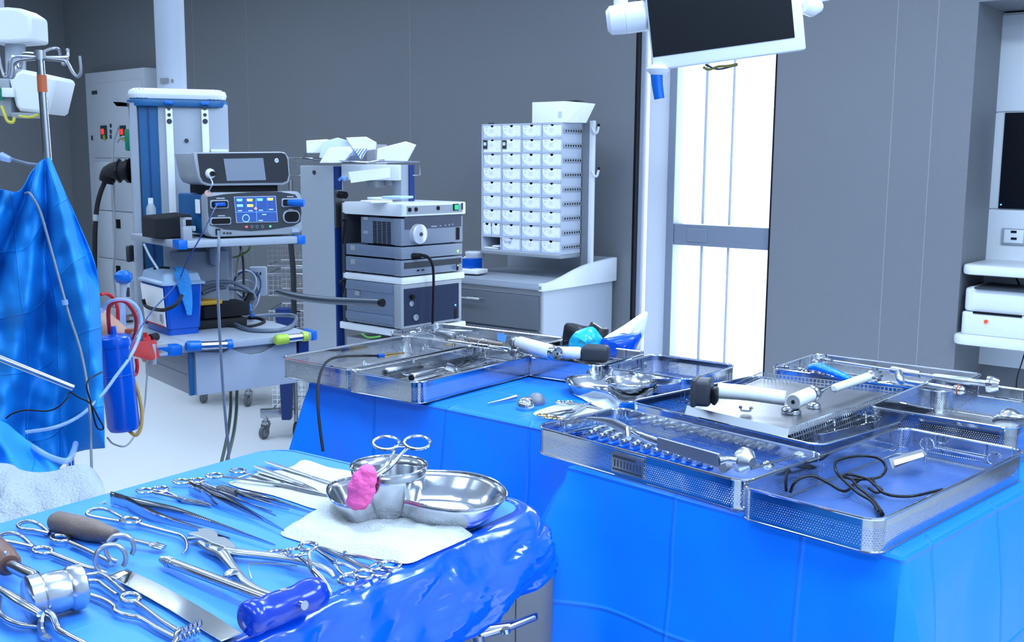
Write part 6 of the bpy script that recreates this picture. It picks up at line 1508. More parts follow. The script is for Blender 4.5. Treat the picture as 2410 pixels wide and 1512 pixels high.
scissors('scissors', 'gold-ringed scissors in the second basket', 'scissors', ZI + .006, (982, 862), (1000, 866), (1035, 850), (1062, 836), rr=.009, ringm=GOLD, grp=None)
rg = thing('ring_forceps', 'ring-handled clamp standing against the far rim of the second basket', 'clamp', P(1155, 842, ZI))
c0_ = P(1137, 811, ZT + .07); b = MB(); b.ringt(c0_, .0165, .0016, (fwd.x, fwd.y, .15), 30); b.obj('finger_ring', STEEL, rg)
b = MB(); b.tube([c0_ - V((0, 0, .0165)), P(1130, 828, ZT + .05), P(1125, 842, ZT + .02), P(1150, 846, ZT + .015)], .002, 8, smooth=3); b.obj('shank', STEEL, rg)
cr = thing('fluted_reamer', 'fluted round reamer head on the corner of the second basket', 'reamer', P(1215, 838, ZT + .05))
a, c = P(1200, 826, ZT + .066), P(1222, 831, ZT + .066); dd = (c - a).normalized(); b = MB(); b._prof(a, c, [(0, .010), (.006, .014), (.016, .015)], 20); b.ringt(c, .0145, .002, dd, 20); b.obj('fluted_head', STEEL, cr)
b = MB()
for k in range(6): q_ = 2 * math.pi * k / 6; n_ = dd.orthogonal().normalized(); m_ = dd.cross(n_); b.tube([c, c + (n_ * math.cos(q_) + m_ * math.sin(q_)) * .013], .002, 6)
b.obj('cutting_spoke', STEELD, cr)
rod('bone_lever', 'slim steel lever lying across the rims behind the reamer head', 'lever', [P(1150, 816, ZT + .066), P(1175, 820, ZT + .066), P(1198, 826, ZT + .066)], [.005, .003, .002], STEEL, 10, 3, flat=(1, .4))
rod('steel_hook', 'small J-shaped steel hook in the leftmost basket', 'hook', [P(965, 810, ZT + .04), P(968, 826, ZT + .02), P(974, 832, ZT + .01)], .0025, STEEL, 8, 3)
# rear-left basket contents
ml = thing('steel_mallet', 'dull steel mallet in the rearmost left basket', 'mallet', P(1050, 800, ZI))
a, c = P(1032, 785, ZT + .05), P(1072, 794, ZT + .05); b = MB(); b._prof(a, c, [(0, .016), (.003, .018), ((c - a).length - .003, .018), ((c - a).length, .016)], 8); b.obj('mallet_head', STEELD, ml)
b = MB(); b.tube([c, P(1140, 802, ZT + .03), P(1190, 812, ZT + .03)], .006, 12); b.obj('mallet_handle', STEELD, ml)
BRN = mat('tan_handle', (.30, .24, .20), .4)
for i, (p0, p1) in enumerate((((1095, 797), (1185, 812)), ((1063, 803), (1100, 810)))):
    rod('chisel', ['long tan chisel handle in the rearmost left basket', 'short tan handle beside the mallet head'][i], 'chisel', [P(p0[0], p0[1], ZT + .045), P(p1[0], p1[1], ZT + .045)], [.006, .010, .010, .007], BRN, 14)
scissors('scissors', 'ring scissors resting on the far left corner of the rear baskets', 'scissors', ZT + .066, (987, 778), (972, 783), (1015, 786), (1060, 800), rr=.010)
scissors('scissors', 'second ring scissors lying across the mallet in the rear basket', 'scissors', ZT + .055, (1095, 798), (1088, 792), (1105, 806), (1112, 812), rr=.008)
rod('steel_probe', 'bright slim probe at the back of the rear basket', 'probe', [P(1045, 778, ZT + .05), P(1085, 778, ZT + .05), P(1112, 779, ZT + .05)], [.005, .003, .002], STEEL, 8)
tg = [P(1170, 783, ZT + .085), P(1193, 789, ZT + .085), P(1189, 806, ZT + .07), P(1170, 801, ZT + .07)]
b = MB(); b.ring_loft([tg, [p + V((0, .001, 0)) for p in tg]]); bt_ = b.obj('blue_tag', BLUEP, smooth=False); tag(bt_, 'small blue tag with two pale windows tied to the drill head', 'tag')
# drill one
def cylp(b, p0, p1, prof, seg=26): b._prof(p0, p1, prof, seg)
d1 = thing('surgical_drill', 'white and steel cordless surgical drill with black battery lying across the left rear baskets', 'drill', P(1300, 840, ZT + .06))
a, c = P(1222, 808, ZT + .088), P(1312, 833, ZT + .088); u = (c - a).normalized(); L_ = (c - a).length
b = MB(); b._prof(a, c, [(0, .017), (.006, .020), (L_ - .02, .0205), (L_ - .018, .0195)], 28); b.obj('barrel', WHITE, d1)
b = MB(); b._prof(c - u * .02, c, [(0, .0208), (.016, .0208), (.02, .018)], 28); b.obj('end_cap', STEEL, d1)
b = MB(); b.cyl(c, c + u * .001, .003); o1 = u.orthogonal().normalized(); o2 = u.cross(o1)
for k in range(3): q_ = 2 * math.pi * k / 3 + .4; pp = c + (o1 * math.cos(q_) + o2 * math.sin(q_)) * .012; b.cyl(pp, pp + u * .001, .0022, seg=8)
b.obj('cap_hole', BLACK, d1)
b = MB(); b._prof(a - u * .012, a, [(0, .012), (.012, .013)], 20); b._prof(a - u * .035, a - u * .012, [(0, .013), (.004, .016), (.02, .016), (.023, .012)], 24); b.obj('chuck', STEELD, d1)
a2, c2 = P(1290, 828, ZT + .085), P(1368, 832, ZT + .085); u2 = (c2 - a2).normalized(); L2 = (c2 - a2).length
b = MB(); b._prof(a2, c2, [(0, .014), (L2 * .6, .0165), (L2 - .006, .0175), (L2, .013)], 26); b.obj('handle', WHITE, d1)
bb = P(1402, 832, ZT + .085); ang = math.atan2(u2.y, u2.x)
b = MB(frame(bb, ang)); b.box((0, 0, 0), (.075, .055, .046), bev=.012, seg=3); bt2 = b.obj('battery', DGREY, d1)
b = MB(frame(bb, ang)); b.box((-.045, 0, -.004), (.018, .03, .024), bev=.004); b.obj('battery_clip', BLACK, bt2)

# ---- bowls and bits in the middle of the left table
def kidney(name, label, outline, z0, h, shrink=.72, m=None, cen=None, th=.0012):
    top = [P(x, y, z0 + h) for x, y in outline]; top = smooth_path(top, 4, True)
    c = sum(top, V()) / len(top); c.z = z0
    t = thing(name, label, 'kidney dish', c)
    b = MB(); rings = []
    for k in (1.0, .96, .9, .84, .78, .74):
        zz = {1.0: h, .96: h * .8, .9: h * .5, .84: h * .22, .78: h * .06, .74: 0}[k]
        f_ = 1 - (1 - shrink) * ((1 - k) / .26)
        rings.append([V((c.x + (p.x - c.x) * f_, c.y + (p.y - c.y) * f_, z0 + zz)) for p in top])
    vr = [[b.v(p) for p in r_] for r_ in rings]; n = len(top)
    for A_, B_ in zip(vr, vr[1:]):
        for i in range(n): b.face((A_[i], A_[(i + 1) % n], B_[(i + 1) % n], B_[i]))
    b.face(vr[-1]); b.obj('dish_body', m or STEEL, t, solid=th, angle=60)
    b = MB(); b.tube(top, .0016, 8, closed=True); b.obj('rolled_rim', CHROME, t)
    return t
def bowl(name, label, c, z0, r, h, rb, m=None):
    t = thing(name, label, 'bowl', V((c.x, c.y, z0)))
    b = MB(); prof = [(h, r), (h * .8, r * .97), (h * .4, rb + (r - rb) * .55), (h * .12, rb * 1.02), (0.001, rb * .94)]
    vr = [[b.v((c.x + rr_ * math.cos(q), c.y + rr_ * math.sin(q), z0 + hh_)) for q in [2 * math.pi * k / 48 for k in range(48)]] for hh_, rr_ in prof]
    for A_, B_ in zip(vr, vr[1:]):
        for i in range(48): b.face((A_[i], A_[(i + 1) % 48], B_[(i + 1) % 48], B_[i]))
    b.face(vr[-1]); b.obj('bowl_body', m or STEEL, t, solid=.001, angle=60)
    b = MB(); b.ringt((c.x, c.y, z0 + h), r + .0005, .0016, (0, 0, 1), 48); b.obj('rolled_rim', CHROME, t); return t
kidney('kidney_dish', 'far kidney dish on the left back table beside the baskets', [(1330, 893), (1350, 885), (1410, 882), (1480, 886), (1530, 898), (1546, 912), (1530, 930), (1500, 945), (1462, 946), (1440, 928), (1400, 916), (1345, 908)], ZT + .002, .03, .78)
bc_ = P(1484, 897, ZT + .048); bowl('round_bowl', 'round steel bowl standing in the far kidney dish', bc_, ZT + .016, P(1540, 897, ZT + .048).x - bc_.x + .002, .032, .036)
hb = P(1237, 960, ZT + .004)
fm_ = thing('femoral_head', 'polished steel half-ball trial head on the blue cover', 'trial head', hb)
b = MB(); r_ = .0225; b.lathe(V((hb.x, hb.y, ZT + .0005)), [(0, r_ * .93), (.004, r_), (.008, r_)] + [(.008 + r_ * math.sin(a), r_ * math.cos(a)) for a in [k * math.pi / 2 / 9 for k in range(1, 9)]] + [(.008 + r_, .0006)], 36); b.obj('ball', CHROME, fm_)
hc = P(1262, 950, ZT + .002); cpt = thing('cup_handle', 'matt grey half cup leaning behind the polished ball', 'trial cup', hc)
b = MB(frame(V((hc.x, hc.y, ZT + .001)), R(-30))); b.lathe((0, 0, 0), [(0, .021), (.006, .0225)] + [(.006 + .0225 * math.sin(a), .0225 * math.cos(a)) for a in [k * math.pi / 2 / 8 for k in range(1, 8)]] + [(.0285, .001)], 32); b.obj('cup', mat('matt_grey_cup', (.20, .21, .24), .5, .4), cpt)
rod('steel_spike', 'tapered grey spike pointing left beside the polished ball', 'spike', [P(1147, 950, ZT + .006), P(1180, 943, ZT + .008), P(1215, 934, ZT + .012)], [.0012, .003, .0055], mat('matt_steel', (.35, .37, .41), .35, .9), 12, 4)
GZ = mat('gauze', (.56, .585, .60), .9, bump=.5, bscale=300)
def cloth_pile(name, label, cat, outl, z0, th, m, seed=0, lift=.006, ndiv=26, crn=.35):
    """a folded cloth: outline on the level z0, domed slightly, with soft wrinkles"""
    pts = [P(x, y, z0) for x, y in outl]; pts = smooth_path(pts, 5, True); c = sum(pts, V()) / len(pts)
    b = MB(); rings = []
    K = 9
    rings_ = []
    for k in range(K + 1):
        f_ = 1 - k / K * .985
        edge = min(1, k / 1.2)
        rg_ = []
        for p in pts:
            q = c + (p - c) * f_
            w_ = lift * (noise.noise(V((q.x * 22, q.y * 22, seed))) + .5 * noise.noise(V((q.x * 55, q.y * 55, seed)))) * edge
            rg_.append(V((q.x, q.y, z0 + th * edge + w_)))
        rings_.append(rg_)
    bot = [V((p.x, p.y, z0)) for p in pts]; vr = [[b.v(p) for p in r__] for r__ in [bot] + rings_]; n = len(pts)
    for A_, B_ in zip(vr, vr[1:]):
        for i in range(n): b.face((A_[i], A_[(i + 1) % n], B_[(i + 1) % n], B_[i]))
    b.face(vr[-1]); b.face(list(reversed(vr[0])))
    o = b.obj(name, m, angle=80); tag(o, label, cat); return o
cloth_pile('gauze', 'white gauze under the gold-ringed scissors on the left back table', 'gauze', [(1255, 975), (1285, 960), (1330, 950), (1370, 955), (1440, 962), (1400, 972), (1330, 985), (1300, 987)], ZT + .001, .003, GZ, 3, .002)
cloth_pile('wrapper', 'torn white and blue film wrapper in front of the far kidney dish', 'wrapper', [(1348, 927), (1380, 930), (1420, 940), (1470, 948), (1488, 958), (1440, 964), (1400, 955), (1372, 940)], ZT + .004, .004, POUCH, 5, .008)
scissors('scissors', 'gold-ringed scissors lying on the white gauze', 'scissors', ZT + .006, (1276, 982), (1302, 985), (1345, 968), (1392, 948), rr=.010, ringm=GOLD)
scissors('scissors', 'steel needle holder behind the gold-ringed scissors on the gauze', 'needle holder', ZT + .007, (1318, 952), (1340, 948), (1375, 956), (1420, 964), rr=.009)
scissors('scissors', 'second gold-ringed scissors next to the first on the gauze', 'scissors', ZT + .008, (1292, 988), (1322, 990), (1352, 972), (1385, 955), rr=.009, ringm=GOLD)

# black bag, cyan and blue-white plastic behind the baskets
def sack(name, label, cat, pts, d, m, th=.05, seed=0, amp=.012):
    P0 = [D(x, y, d) for x, y in pts]; P0 = smooth_path(P0, 3, True); c = sum(P0, V()) / len(P0); b = MB(); rings = []
    for f_, o in ((.15, -th), (.55, -th * .85), (.85, -th * .5), (1.0, 0), (.85, th * .5), (.4, th * .8)):
        rings.append([c + (p - c) * f_ + V((0, o + amp * noise.noise(p * 30 + V((seed, 0, o * 9))), amp * .6 * noise.noise(p * 26 + V((0, seed, 0))) * (f_ < 1))) for p in P0])
    b.ring_loft(rings); o = b.obj(name, m, angle=30); tag(o, label, cat); return o
sack('black_bag', 'crumpled black bag behind the rear baskets', 'bag', [(1328, 768), (1350, 764), (1385, 768), (1395, 758), (1415, 770), (1432, 775), (1428, 800), (1405, 850), (1330, 840)], 3.22, mat('black_film', (.012, .012, .016), .3), seed=3)
sack('cyan_film', 'scrunched translucent cyan plastic in front of the black bag', 'plastic film', [(1338, 812), (1350, 785), (1372, 774), (1395, 770), (1410, 785), (1420, 806), (1405, 850), (1350, 845)], 3.14, mat('cyan_film', (.01, .45, .75), .2, coat=.4), .035, seed=8)
sack('blue_wrap', 'dark blue folded plastic sheet at the right of the cyan film', 'plastic sheet', [(1415, 800), (1440, 795), (1508, 783), (1495, 822), (1470, 850), (1420, 845)], 3.12, mat('blue_film', (.0, .08, .65), .22, coat=.4), .02, seed=4, amp=.006)
sack('white_wrap', 'white crumpled wrap rising to a point behind the blue sheet', 'wrapper', [(1418, 798), (1470, 765), (1520, 733), (1522, 760), (1510, 800), (1495, 830), (1450, 800)], 3.18, PAPER, .02, seed=6, amp=.008)

# ---- front reamer basket
BLF = mat('blue_silicone', (.0, .10, .60), .4)
for k in range(12):
    x0_, y0_ = 1392 + k * 25.5, 1022 + k * 6.9
    a = P(x0_ - 4, y0_ - 2, ZI + .016); c = P(x0_ + 42, y0_ - 20, ZI + .016); u = (c - a).normalized(); L_ = (c - a).length
    t = thing('reamer', 'fluted steel reamer, %s from the left in the front basket' % ['first', 'second', 'third', 'fourth', 'fifth', 'sixth', 'seventh', 'eighth', 'ninth', 'tenth', 'eleventh', 'last'][k], 'reamer', V((a.x, a.y, ZI)), 0, 'row of reamers in the front basket')
    b = MB(); b._prof(a, c, [(0, .0042), (.002, .0055), (.012, .0058), (.018, .004), (L_, .0035)], 16); b.obj('shaft', STEEL, t)
    b = MB(); h0 = a + u * .022
    pts = []
    for f_ in range(3):
        q = 2 * math.pi * f_ / 3; o1 = u.orthogonal().normalized(); o2 = u.cross(o1)
        b.tube([h0 + u * (.0 + s_ * .006) + (o1 * math.cos(q + s_ * .7) + o2 * math.sin(q + s_ * .7)) * .0055 for s_ in range(7)], .0024, 6)
    b.obj('cutting_flutes', STEELD, t)
for k in range(14):
    p = P(1345 + k * 24.5, 1018 + k * 6.6, ZI + .006); b = MB(frame(p, R(-47))); b.box((0, 0, 0), (.013, .03, .010), bev=.004); tag(b.obj('holder_block', BLF), 'blue silicone holder block in the row under the reamers', 'holder', 'blue holder blocks')
for k in range(9):
    a, c = P(1560 + k * 42, 972 + k * 10, ZI + .022), P(1530 + k * 42, 1002 + k * 10, ZI + .014)
    rod('drill_bit', 'polished drill bit in the rear row of the front basket, %s from the left' % ['first', 'second', 'third', 'fourth', 'fifth', 'sixth', 'seventh', 'eighth', 'ninth'][k], 'drill bit', [a, c], [.0035, .0045, .0045, .003], STEEL, 12)
    p = P(1575 + k * 42, 985 + k * 10, ZI + .004); b = MB(frame(p, R(-47))); b.box((0, 0, 0), (.02, .03, .008), bev=.003); tag(b.obj('holder_block', BLF), 'blue silicone holder block in the rear row of the front basket', 'holder', 'blue holder blocks')
im = thing('broach_handle', 'long steel broach handle with round strike plate lying along the front basket', 'impactor', P(1620, 1050, ZT + .04))
a, c = P(1548, 1042, ZT + .058), P(1692, 1085, ZT + .058); u = (c - a).normalized(); up_n = V((0, 0, 1)); sd = up_n.cross(u).normalized()
b = MB(); b.ring_loft([[a + sd * .003 + up_n * .011, a - sd * .003 + up_n * .011, a - sd * .003 - up_n * .011, a + sd * .003 - up_n * .011], [c + sd * .003 + up_n * .013, c - sd * .003 + up_n * .013, c - sd * .003 - up_n * .013, c + sd * .003 - up_n * .013]]); b.obj('flat_handle', STEELD, im, bevel=.001)
b = MB(); b.tube([P(1380, 985, ZT + .062), P(1420, 990, ZT + .064), P(1450, 1000, ZT + .064), P(1480, 1015, ZT + .062)], [.003, .007, .011, .010], 10, smooth=4, flat=(.5, 1)); b.obj('curved_rasp', STEELD, im)
b = MB(); b.tube([P(1478, 1010, ZT + .066), P(1480, 1032, ZT + .055)], .006, 8); b.tube([P(1480, 1012, ZT + .062), P(1510, 1028, ZT + .060), P(1550, 1042, ZT + .058)], [.008, .009, .008], 10, smooth=3, flat=(.6, 1)); b.obj('jaw_linkage', STEEL, im)
b = MB(); b.tube([c, P(1712, 1082, ZT + .06), P(1735, 1085, ZT + .06)], [.009, .005, .006], 12, smooth=3); b.obj('neck', STEEL, im)
h0 = P(1742, 1082, ZT + .055); h1 = P(1772, 1082, ZT + .055); hu = (c - a).normalized()
b = MB(); b._prof(h0, h0 + hu * .030, [(0, .022), (.003, .0245), (.016, .0245), (.022, .018), (.030, .010)], 30); b.obj('strike_plate', mat('satin_strike_plate', (.52, .54, .57), .3, 1.0), im)
kn = thing('reamer_dome', 'small ribbed dome near the right end of the front basket', 'reamer', P(1806, 1090, ZI))
b = MB(); p = P(1806, 1095, ZT + .03); b.ball(p, .011, 18, (1, 1, .8)); b.ringt(p, .012, .0018, (0, 0, 1), 20); b.obj('dome', STEEL, kn)
rod('steel_pin', 'straight steel pin lying along the right rim of the front basket', 'pin', [P(1768, 1104, ZT + .06), P(1860, 1077, ZT + .06)], .0022, STEEL, 8)
rod('cleaning_brush', 'white bristle brush end in the near corner of the front basket', 'brush', [P(1700, 1100, ZI + .02), P(1725, 1095, ZI + .02)], [.012, .010, .004], mat('bristle', (.6, .62, .66), .8, bump=1, bscale=700), 12)

# ---- second drill on the insert
d2 = thing('surgical_drill', 'second surgical drill with black battery and white sleeve resting on the middle basket', 'drill', P(1780, 935, ZT + .08))
bc2 = P(1652, 922, ZT + .115); a, c = P(1690, 920, ZT + .112), P(1848, 938, ZT + .106); u = (c - a).normalized(); ang = math.atan2(u.y, u.x)
b = MB(frame(bc2, ang)); b.box((.0, 0, 0), (.044, .062, .056), bev=.009, seg=3); b.box((-.014, 0, 0), (.012, .066, .060), bev=.004); bt3 = b.obj('battery', DGREY, d2)
b = MB(frame(bc2, ang)); b.box((.029, -.01, -.004), (.014, .03, .034), bev=.004); b.tube([(.03, -.028, .01), (.034, -.032, -.004), (.03, -.030, -.02)], .004, 6); b.obj('battery_latch', BLACK, bt3)
b = MB(); b.tube([a, a * .55 + c * .45 + V((0, 0, .002)), c], [.0175, .0165, .0160], 24, smooth=3); b.obj('handle_sleeve', WHITE, d2)
a3, c3 = P(1868, 946, ZT + .106), P(1905, 930, ZT + .106); u3 = (c3 - a3).normalized()
b = MB(); b._prof(a3 - u3 * .002, c3, [(0, .0135), (.002, .0165), ((c3 - a3).length, .0165)], 26); b.obj('motor_barrel', WHITE, d2)
b = MB(); b.cyl(a3 - u3 * .0035, a3, .0145, seg=26); b.obj('end_plate', MGREY, d2)
b = MB(); b.cyl(a3 - u3 * .0045, a3 - u3 * .003, .004, seg=14); b.obj('cannula', BLACK, d2)
e3 = P(1935, 918, ZT + .106)
b = MB(); b._prof(c3, e3, [(0, .0155), (.006, .0165), (.008, .013), (.014, .0175), (.024, .0175), (.027, .012), ((e3 - c3).length, .006)], 26); b.obj('chuck', STEEL, d2)
b = MB(); b.tube([e3, P(1965, 905, ZT + .106)], .0035, 10); b.obj('drive_shaft', STEEL, d2)
hs = thing('reamer_shaft', 'white cylindrical reamer handle with toothed steel head behind the second drill', 'reamer shaft', P(2000, 900, ZT + .09))
a4, c4 = P(1962, 915, ZT + .104), P(2042, 888, ZT + .104); u4 = (c4 - a4).normalized(); L4 = (c4 - a4).length
b = MB(); b._prof(a4, c4, [(0, .006), (.004, .0095), (L4, .0105)], 24); b.obj('white_grip', WHITE, hs)
b = MB(); hd = P(2058, 884, ZT + .104); b._prof(c4, hd, [(0, .008), (.004, .012), (.01, .015)], 20)
for k in range(10):
    q = 2 * math.pi * k / 10; o1 = u4.orthogonal().normalized(); o2 = u4.cross(o1); b.tube([hd + (o1 * math.cos(q) + o2 * math.sin(q)) * .015 - u4 * .006, hd + (o1 * math.cos(q) + o2 * math.sin(q)) * .016 + u4 * .008], .0025, 6)
b.obj('toothed_head', STEEL, hs)

# ---- far right basket: guide shafts, domes, blue pouch
gs = thing('guide_shaft', 'longest steel guide shaft with round grip ends across the far right basket', 'shaft', P(2150, 880, ZT + .08))
def seg_(p0, p1, prof, nm, m, par, sg=20): b = MB(); b._prof(p0, p1, prof, sg); return b.obj(nm, m, par)
zS = ZT + .092
S = lambda x, y, dz=0: P(x, y, zS + dz)
a, c = S(1962, 851), S(2100, 872); seg_(a, c, [(0, .0045), ((c - a).length, .004)], 'thin_shaft', STEEL, gs)
b = MB(); b._prof(S(1935, 846), S(1962, 851), [(0, .010), (.004, .0145), (.009, .0145), (.012, .006), (.03, .006)], 22); b.obj('knurled_knob', STEEL, gs)
a, c = S(2098, 872), S(2165, 882); seg_(a, c, [(0, .011), (.006, .0125), (.04, .0105), ((c - a).length, .009)], 'middle_collar', STEELB, gs)
b = MB(); b.tube([S(2115, 878), S(2118, 893, -.01), S(2125, 903, -.02)], [.010, .009, .006], 12, smooth=3); b.obj('side_arm', STEELB, gs)
a, c = S(2165, 882), S(2198, 887); seg_(a, c, [(0, .005), ((c - a).length, .006)], 'coupling', STEEL, gs)
a, c = S(2198, 887), S(2322, 903); seg_(a, c, [(0, .0085), (.01, .0095), ((c - a).length * .7, .010), ((c - a).length * .72, .008), ((c - a).length, .008)], 'grip_section', STEELB, gs)
u = (c - a).normalized(); b = MB(); b._prof(c, c + u * .03, [(0, .012), (.003, .021), (.012, .0215), (.018, .019), (.03, .014)], 9); b.obj('end_knob', STEEL, gs)
g2 = thing('guide_shaft', 'shorter steel rod with orange ring below the longest guide shaft', 'shaft', P(2200, 905, ZT + .06))
a, c = P(2130, 898, ZT + .075), P(2255, 918, ZT + .075); seg_(a, c, [(0, .005), (.06, .007), ((c - a).length, .006)], 'rod_body', STEELB, g2)
u = (c - a).normalized(); seg_(c - u * .01, c + u * .016, [(0, .010), (.003, .012), (.02, .011), (.026, .006)], 'rod_head', STEEL, g2)
b = MB(); b.ringt(c + u * .001, .0122, .0014, u, 20); b.obj('orange_ring', mat('orange_rubber', (.5, .08, .02), .5), g2)
for i, (px, py) in enumerate(((2095, 912), (2160, 922), (1945, 884), (1895, 878))):
    t = thing('reamer_dome', 'slotted dome reamer, %s in the far right basket' % ['left of the front pair', 'right of the front pair', 'behind the blue pouch', 'leftmost'][i], 'reamer', P(px, py, ZT + .03), 0, 'dome reamers')
    p = P(px, py - 2, ZT + .045); b = MB()
    r_ = .0175; b.lathe(p - V((0, 0, .008)), [(0, r_)] + [(r_ * math.sin(a_), r_ * math.cos(a_)) for a_ in [k * math.pi / 16 for k in range(1, 8)]] + [(r_, .0005)], 28); b.obj('dome_shell', STEEL, t)
    b = MB()
    for k in range(6):
        q = 2 * math.pi * k / 6; b.tube([p + V((r_ * .98 * math.cos(q) * math.cos(s_), r_ * .98 * math.sin(q) * math.cos(s_), r_ * 1.02 * math.sin(s_) - .008)) for s_ in (.15, .45, .75, 1.05)], .0022, 6)
    b.obj('cutting_slot', DGREY, t)
b = MB(); b.tube([P(1903, 866, ZT + .075), P(1925, 864, ZT + .08), P(1955, 874, ZT + .078), P(1990, 888, ZT + .07), P(2002, 892, ZT + .066)], [.010, .017, .014, .013, .006], 14, smooth=4, flat=(1, .7)); tag(b.obj('blue_pouch', mat('blue_pouch_film', (.0, .22, .75), .25, bump=.7, bscale=45, coat=.4)), 'bright blue crinkled pouch in the far right basket', 'pouch')
for i, (x0_, y0_, x1_, y1_) in enumerate(((1830, 862, 1885, 850), (1870, 868, 1925, 880), (1990, 880, 2070, 892), (2040, 905, 2090, 900))):
    rod('steel_rod', ['short rod at the far left corner of the far right basket', 'rod lying below the blue pouch', 'rod under the longest guide shaft', 'short rod before the dome reamers'][i], 'rod', [P(x0_, y0_, ZT + .04), P(x1_, y1_, ZT + .045)], [.006, .004, .006], STEEL, 10)
pp_ = thing('steel_post', 'small mushroom-headed steel post at the left end of the guide shaft', 'post', P(1925, 870, ZI))
b = MB(); p = P(1922, 850, ZT + .08); b.lathe(V((p.x, p.y, ZT + .01)), [(0, .006), (.06, .006), (.062, .012), (.07, .012), (.074, .006)], 18); b.obj('post_body', STEEL, pp_)

# ---- tall right basket contents
p = P(2385, 1000, ZT + .04); dm = thing('domed_head', 'large polished dome in the tall right basket', 'trial head', V((p.x, p.y, ZI)))
b = MB(); b.ball(V((p.x, p.y + .02, ZT + .045)), .026, 26); b.obj('dome', STEEL, dm)
b = MB(); b.tube([P(2340, 995, ZT + .05), P(2360, 988, ZT + .06), P(2400, 992, ZT + .06), P(2440, 1000, ZT + .05)], [.012, .014, .014, .012], 12, smooth=3, flat=(.4, 1)); b.obj('curved_plate', STEEL, dm)
p = Fr(fH_.translation, R(-41)).front(2210, 1030, -.002); b = MB(fH_); b.span((p.x - .014, -.0018, p.z - .010), (p.x + .014, -.0006, p.z + .008)); b.obj('tape_label', mat('worn_tape', (.42, .44, .42), .6), tH, smooth=False, label='faded tape label')

# ---- nearest basket: tangled cord, name tag, posts
def FZp(x, y, h): return P(x, y, ZT + .008 + h)
cord = thing('tangled_lead', 'shiny black cord knotted in the middle of the nearest basket', 'cord', FZp(2000, 1130, 0))
rc_ = .0028
paths = [[(1860, 1160, .004), (1868, 1140, .02), (1885, 1126, .03), (1915, 1122, .03), (1950, 1138, .02), (1978, 1155, .008), (1995, 1155, .004), (2010, 1140, .004), (2030, 1128, .006), (2052, 1130, .008), (2062, 1145, .01), (2078, 1160, .006), (2105, 1168, .003), (2150, 1168, .003), (2218, 1153, .004)],
 [(2068, 1205, .004), (2050, 1180, .006), (2018, 1160, .012), (1985, 1130, .02), (1968, 1110, .03), (1966, 1090, .035), (1985, 1080, .038), (2030, 1074, .036), (2068, 1080, .034), (2085, 1100, .02), (2075, 1120, .012), (2048, 1128, .008), (2000, 1128, .008)],
 [(2075, 1205, .004), (2050, 1172, .008), (2020, 1148, .014), (2005, 1130, .016), (1985, 1122, .014), (2000, 1118, .012), (2040, 1128, .01), (2058, 1142, .01), (2075, 1154, .006), (2062, 1160, .004), (2045, 1150, .004)]]
for pth in paths:
    b = MB(); b.tube([FZp(x, y, h + .002) for x, y, h in pth], rc_, 12, smooth=7); b.obj('cord_strand', mat('glossy_black_cord', (.005, .005, .007), .3, spec=.3), cord)
b = MB(); b.cyl(FZp(2062, 1198, .004), FZp(2076, 1212, .004), .0048, seg=6); b.obj('cord_plug', BLACK, cord)
nt = thing('name_tag', 'flat steel tag with white printed strip hanging inside the nearest basket', 'name tag', FZp(2150, 1095, 0))
q = [P(2092, 1082, ZT + .030), P(2170, 1058, ZT + .040), P(2182, 1072, ZT + .034), P(2100, 1105, ZT + .020)]
b = MB(); b.ring_loft([q, [p_ + V((0, .0, .0012)) for p_ in q]]); tp_ = b.obj('tag_plate', STEELD, nt, smooth=False)
q = [P(2103, 1086, ZT + .0315), P(2170, 1068, ZT + .0385), P(2174, 1077, ZT + .0365), P(2105, 1098, ZT + .0245)]
b = MB(); b.ring_loft([[p_ + V((0, -.0012, .0016)) for p_ in q], [p_ + V((0, -.0012, .0022)) for p_ in q]]); b.obj('printed_strip', PAPER, tp_, smooth=False)
for px, py, nm in ((2180, 1035, 'left'), (2340, 1070, 'right')):
    p0 = P(px, py, ZT + .055); t = thing('lid_catch', '%s upright catch inside the rear wall of the nearest basket' % nm, 'catch', V((p0.x, p0.y, ZI)))
    b = MB(); b.cyl((p0.x, p0.y, ZI), p0, .0034, seg=12); b.cyl(p0, p0 + V((0, 0, .004)), .006, seg=14); b.obj('catch_post', STEEL, t)
    b = MB(); b.ringt(V((p0.x + .004, p0.y + .004, ZT + .045)), .013, .0014, (.5, .8, .2), 24); b.obj('wire_ring', CHROME, t)
# ------------------------------------------------------------------ near instrument table
ZM = 1.05
NX, NE = V((math.cos(R(-36)), math.sin(R(-36)), 0)), None
C1 = P(655, 1047, ZM); 
yM = R(-35.5); fMo = Fr((C1.x, C1.y, ZM), yM)
wM = fMo.top(1258, 1190, 0).x; LM = 1.12
fM = frame((C1.x, C1.y, ZM), yM)
MTOP = drape_mat('blue_table_paper', (0.045, 0.235, 0.86), 0.48, crease=.15, grid=.4)
MSIDE = drape_mat('glossy_blue_film', (0.0, 0.085, 0.75), 0.16, crease=.05, coat=.8, grid=.5, crumple=.9)
mt_ = thing('instrument_table', 'near instrument table with a flat blue top sheet and glossy blue plastic skirt', 'instrument table', fM @ V((wM / 2, -LM / 2, -ZM)), yM)
pl = rrect(0, -LM, wM, 0, .055, 8)
def mtop(p):
    return V((p[0], p[1], .0012 * noise.noise(V((p[0] * 9, p[1] * 9, 2)))))
b = MB(fM)
nx_, ny_ = 40, 80
cxm, cym = wM / 2, -LM / 2
rings = []
for k in range(14):
    f_ = 1 - k / 13 * .98
    rings.append([b.v(mtop((cxm + (x - cxm) * f_, cym + (y - cym) * f_)) + V((0, 0, -.003 * max(0, 1 - k * 1.0)))) for x, y in pl])
n = len(pl)
for A_, B_ in zip(rings, rings[1:]):
    for i in range(n):
        f = b.face((A_[i], A_[(i + 1) % n], B_[(i + 1) % n], B_[i]))
b.face(rings[-1])
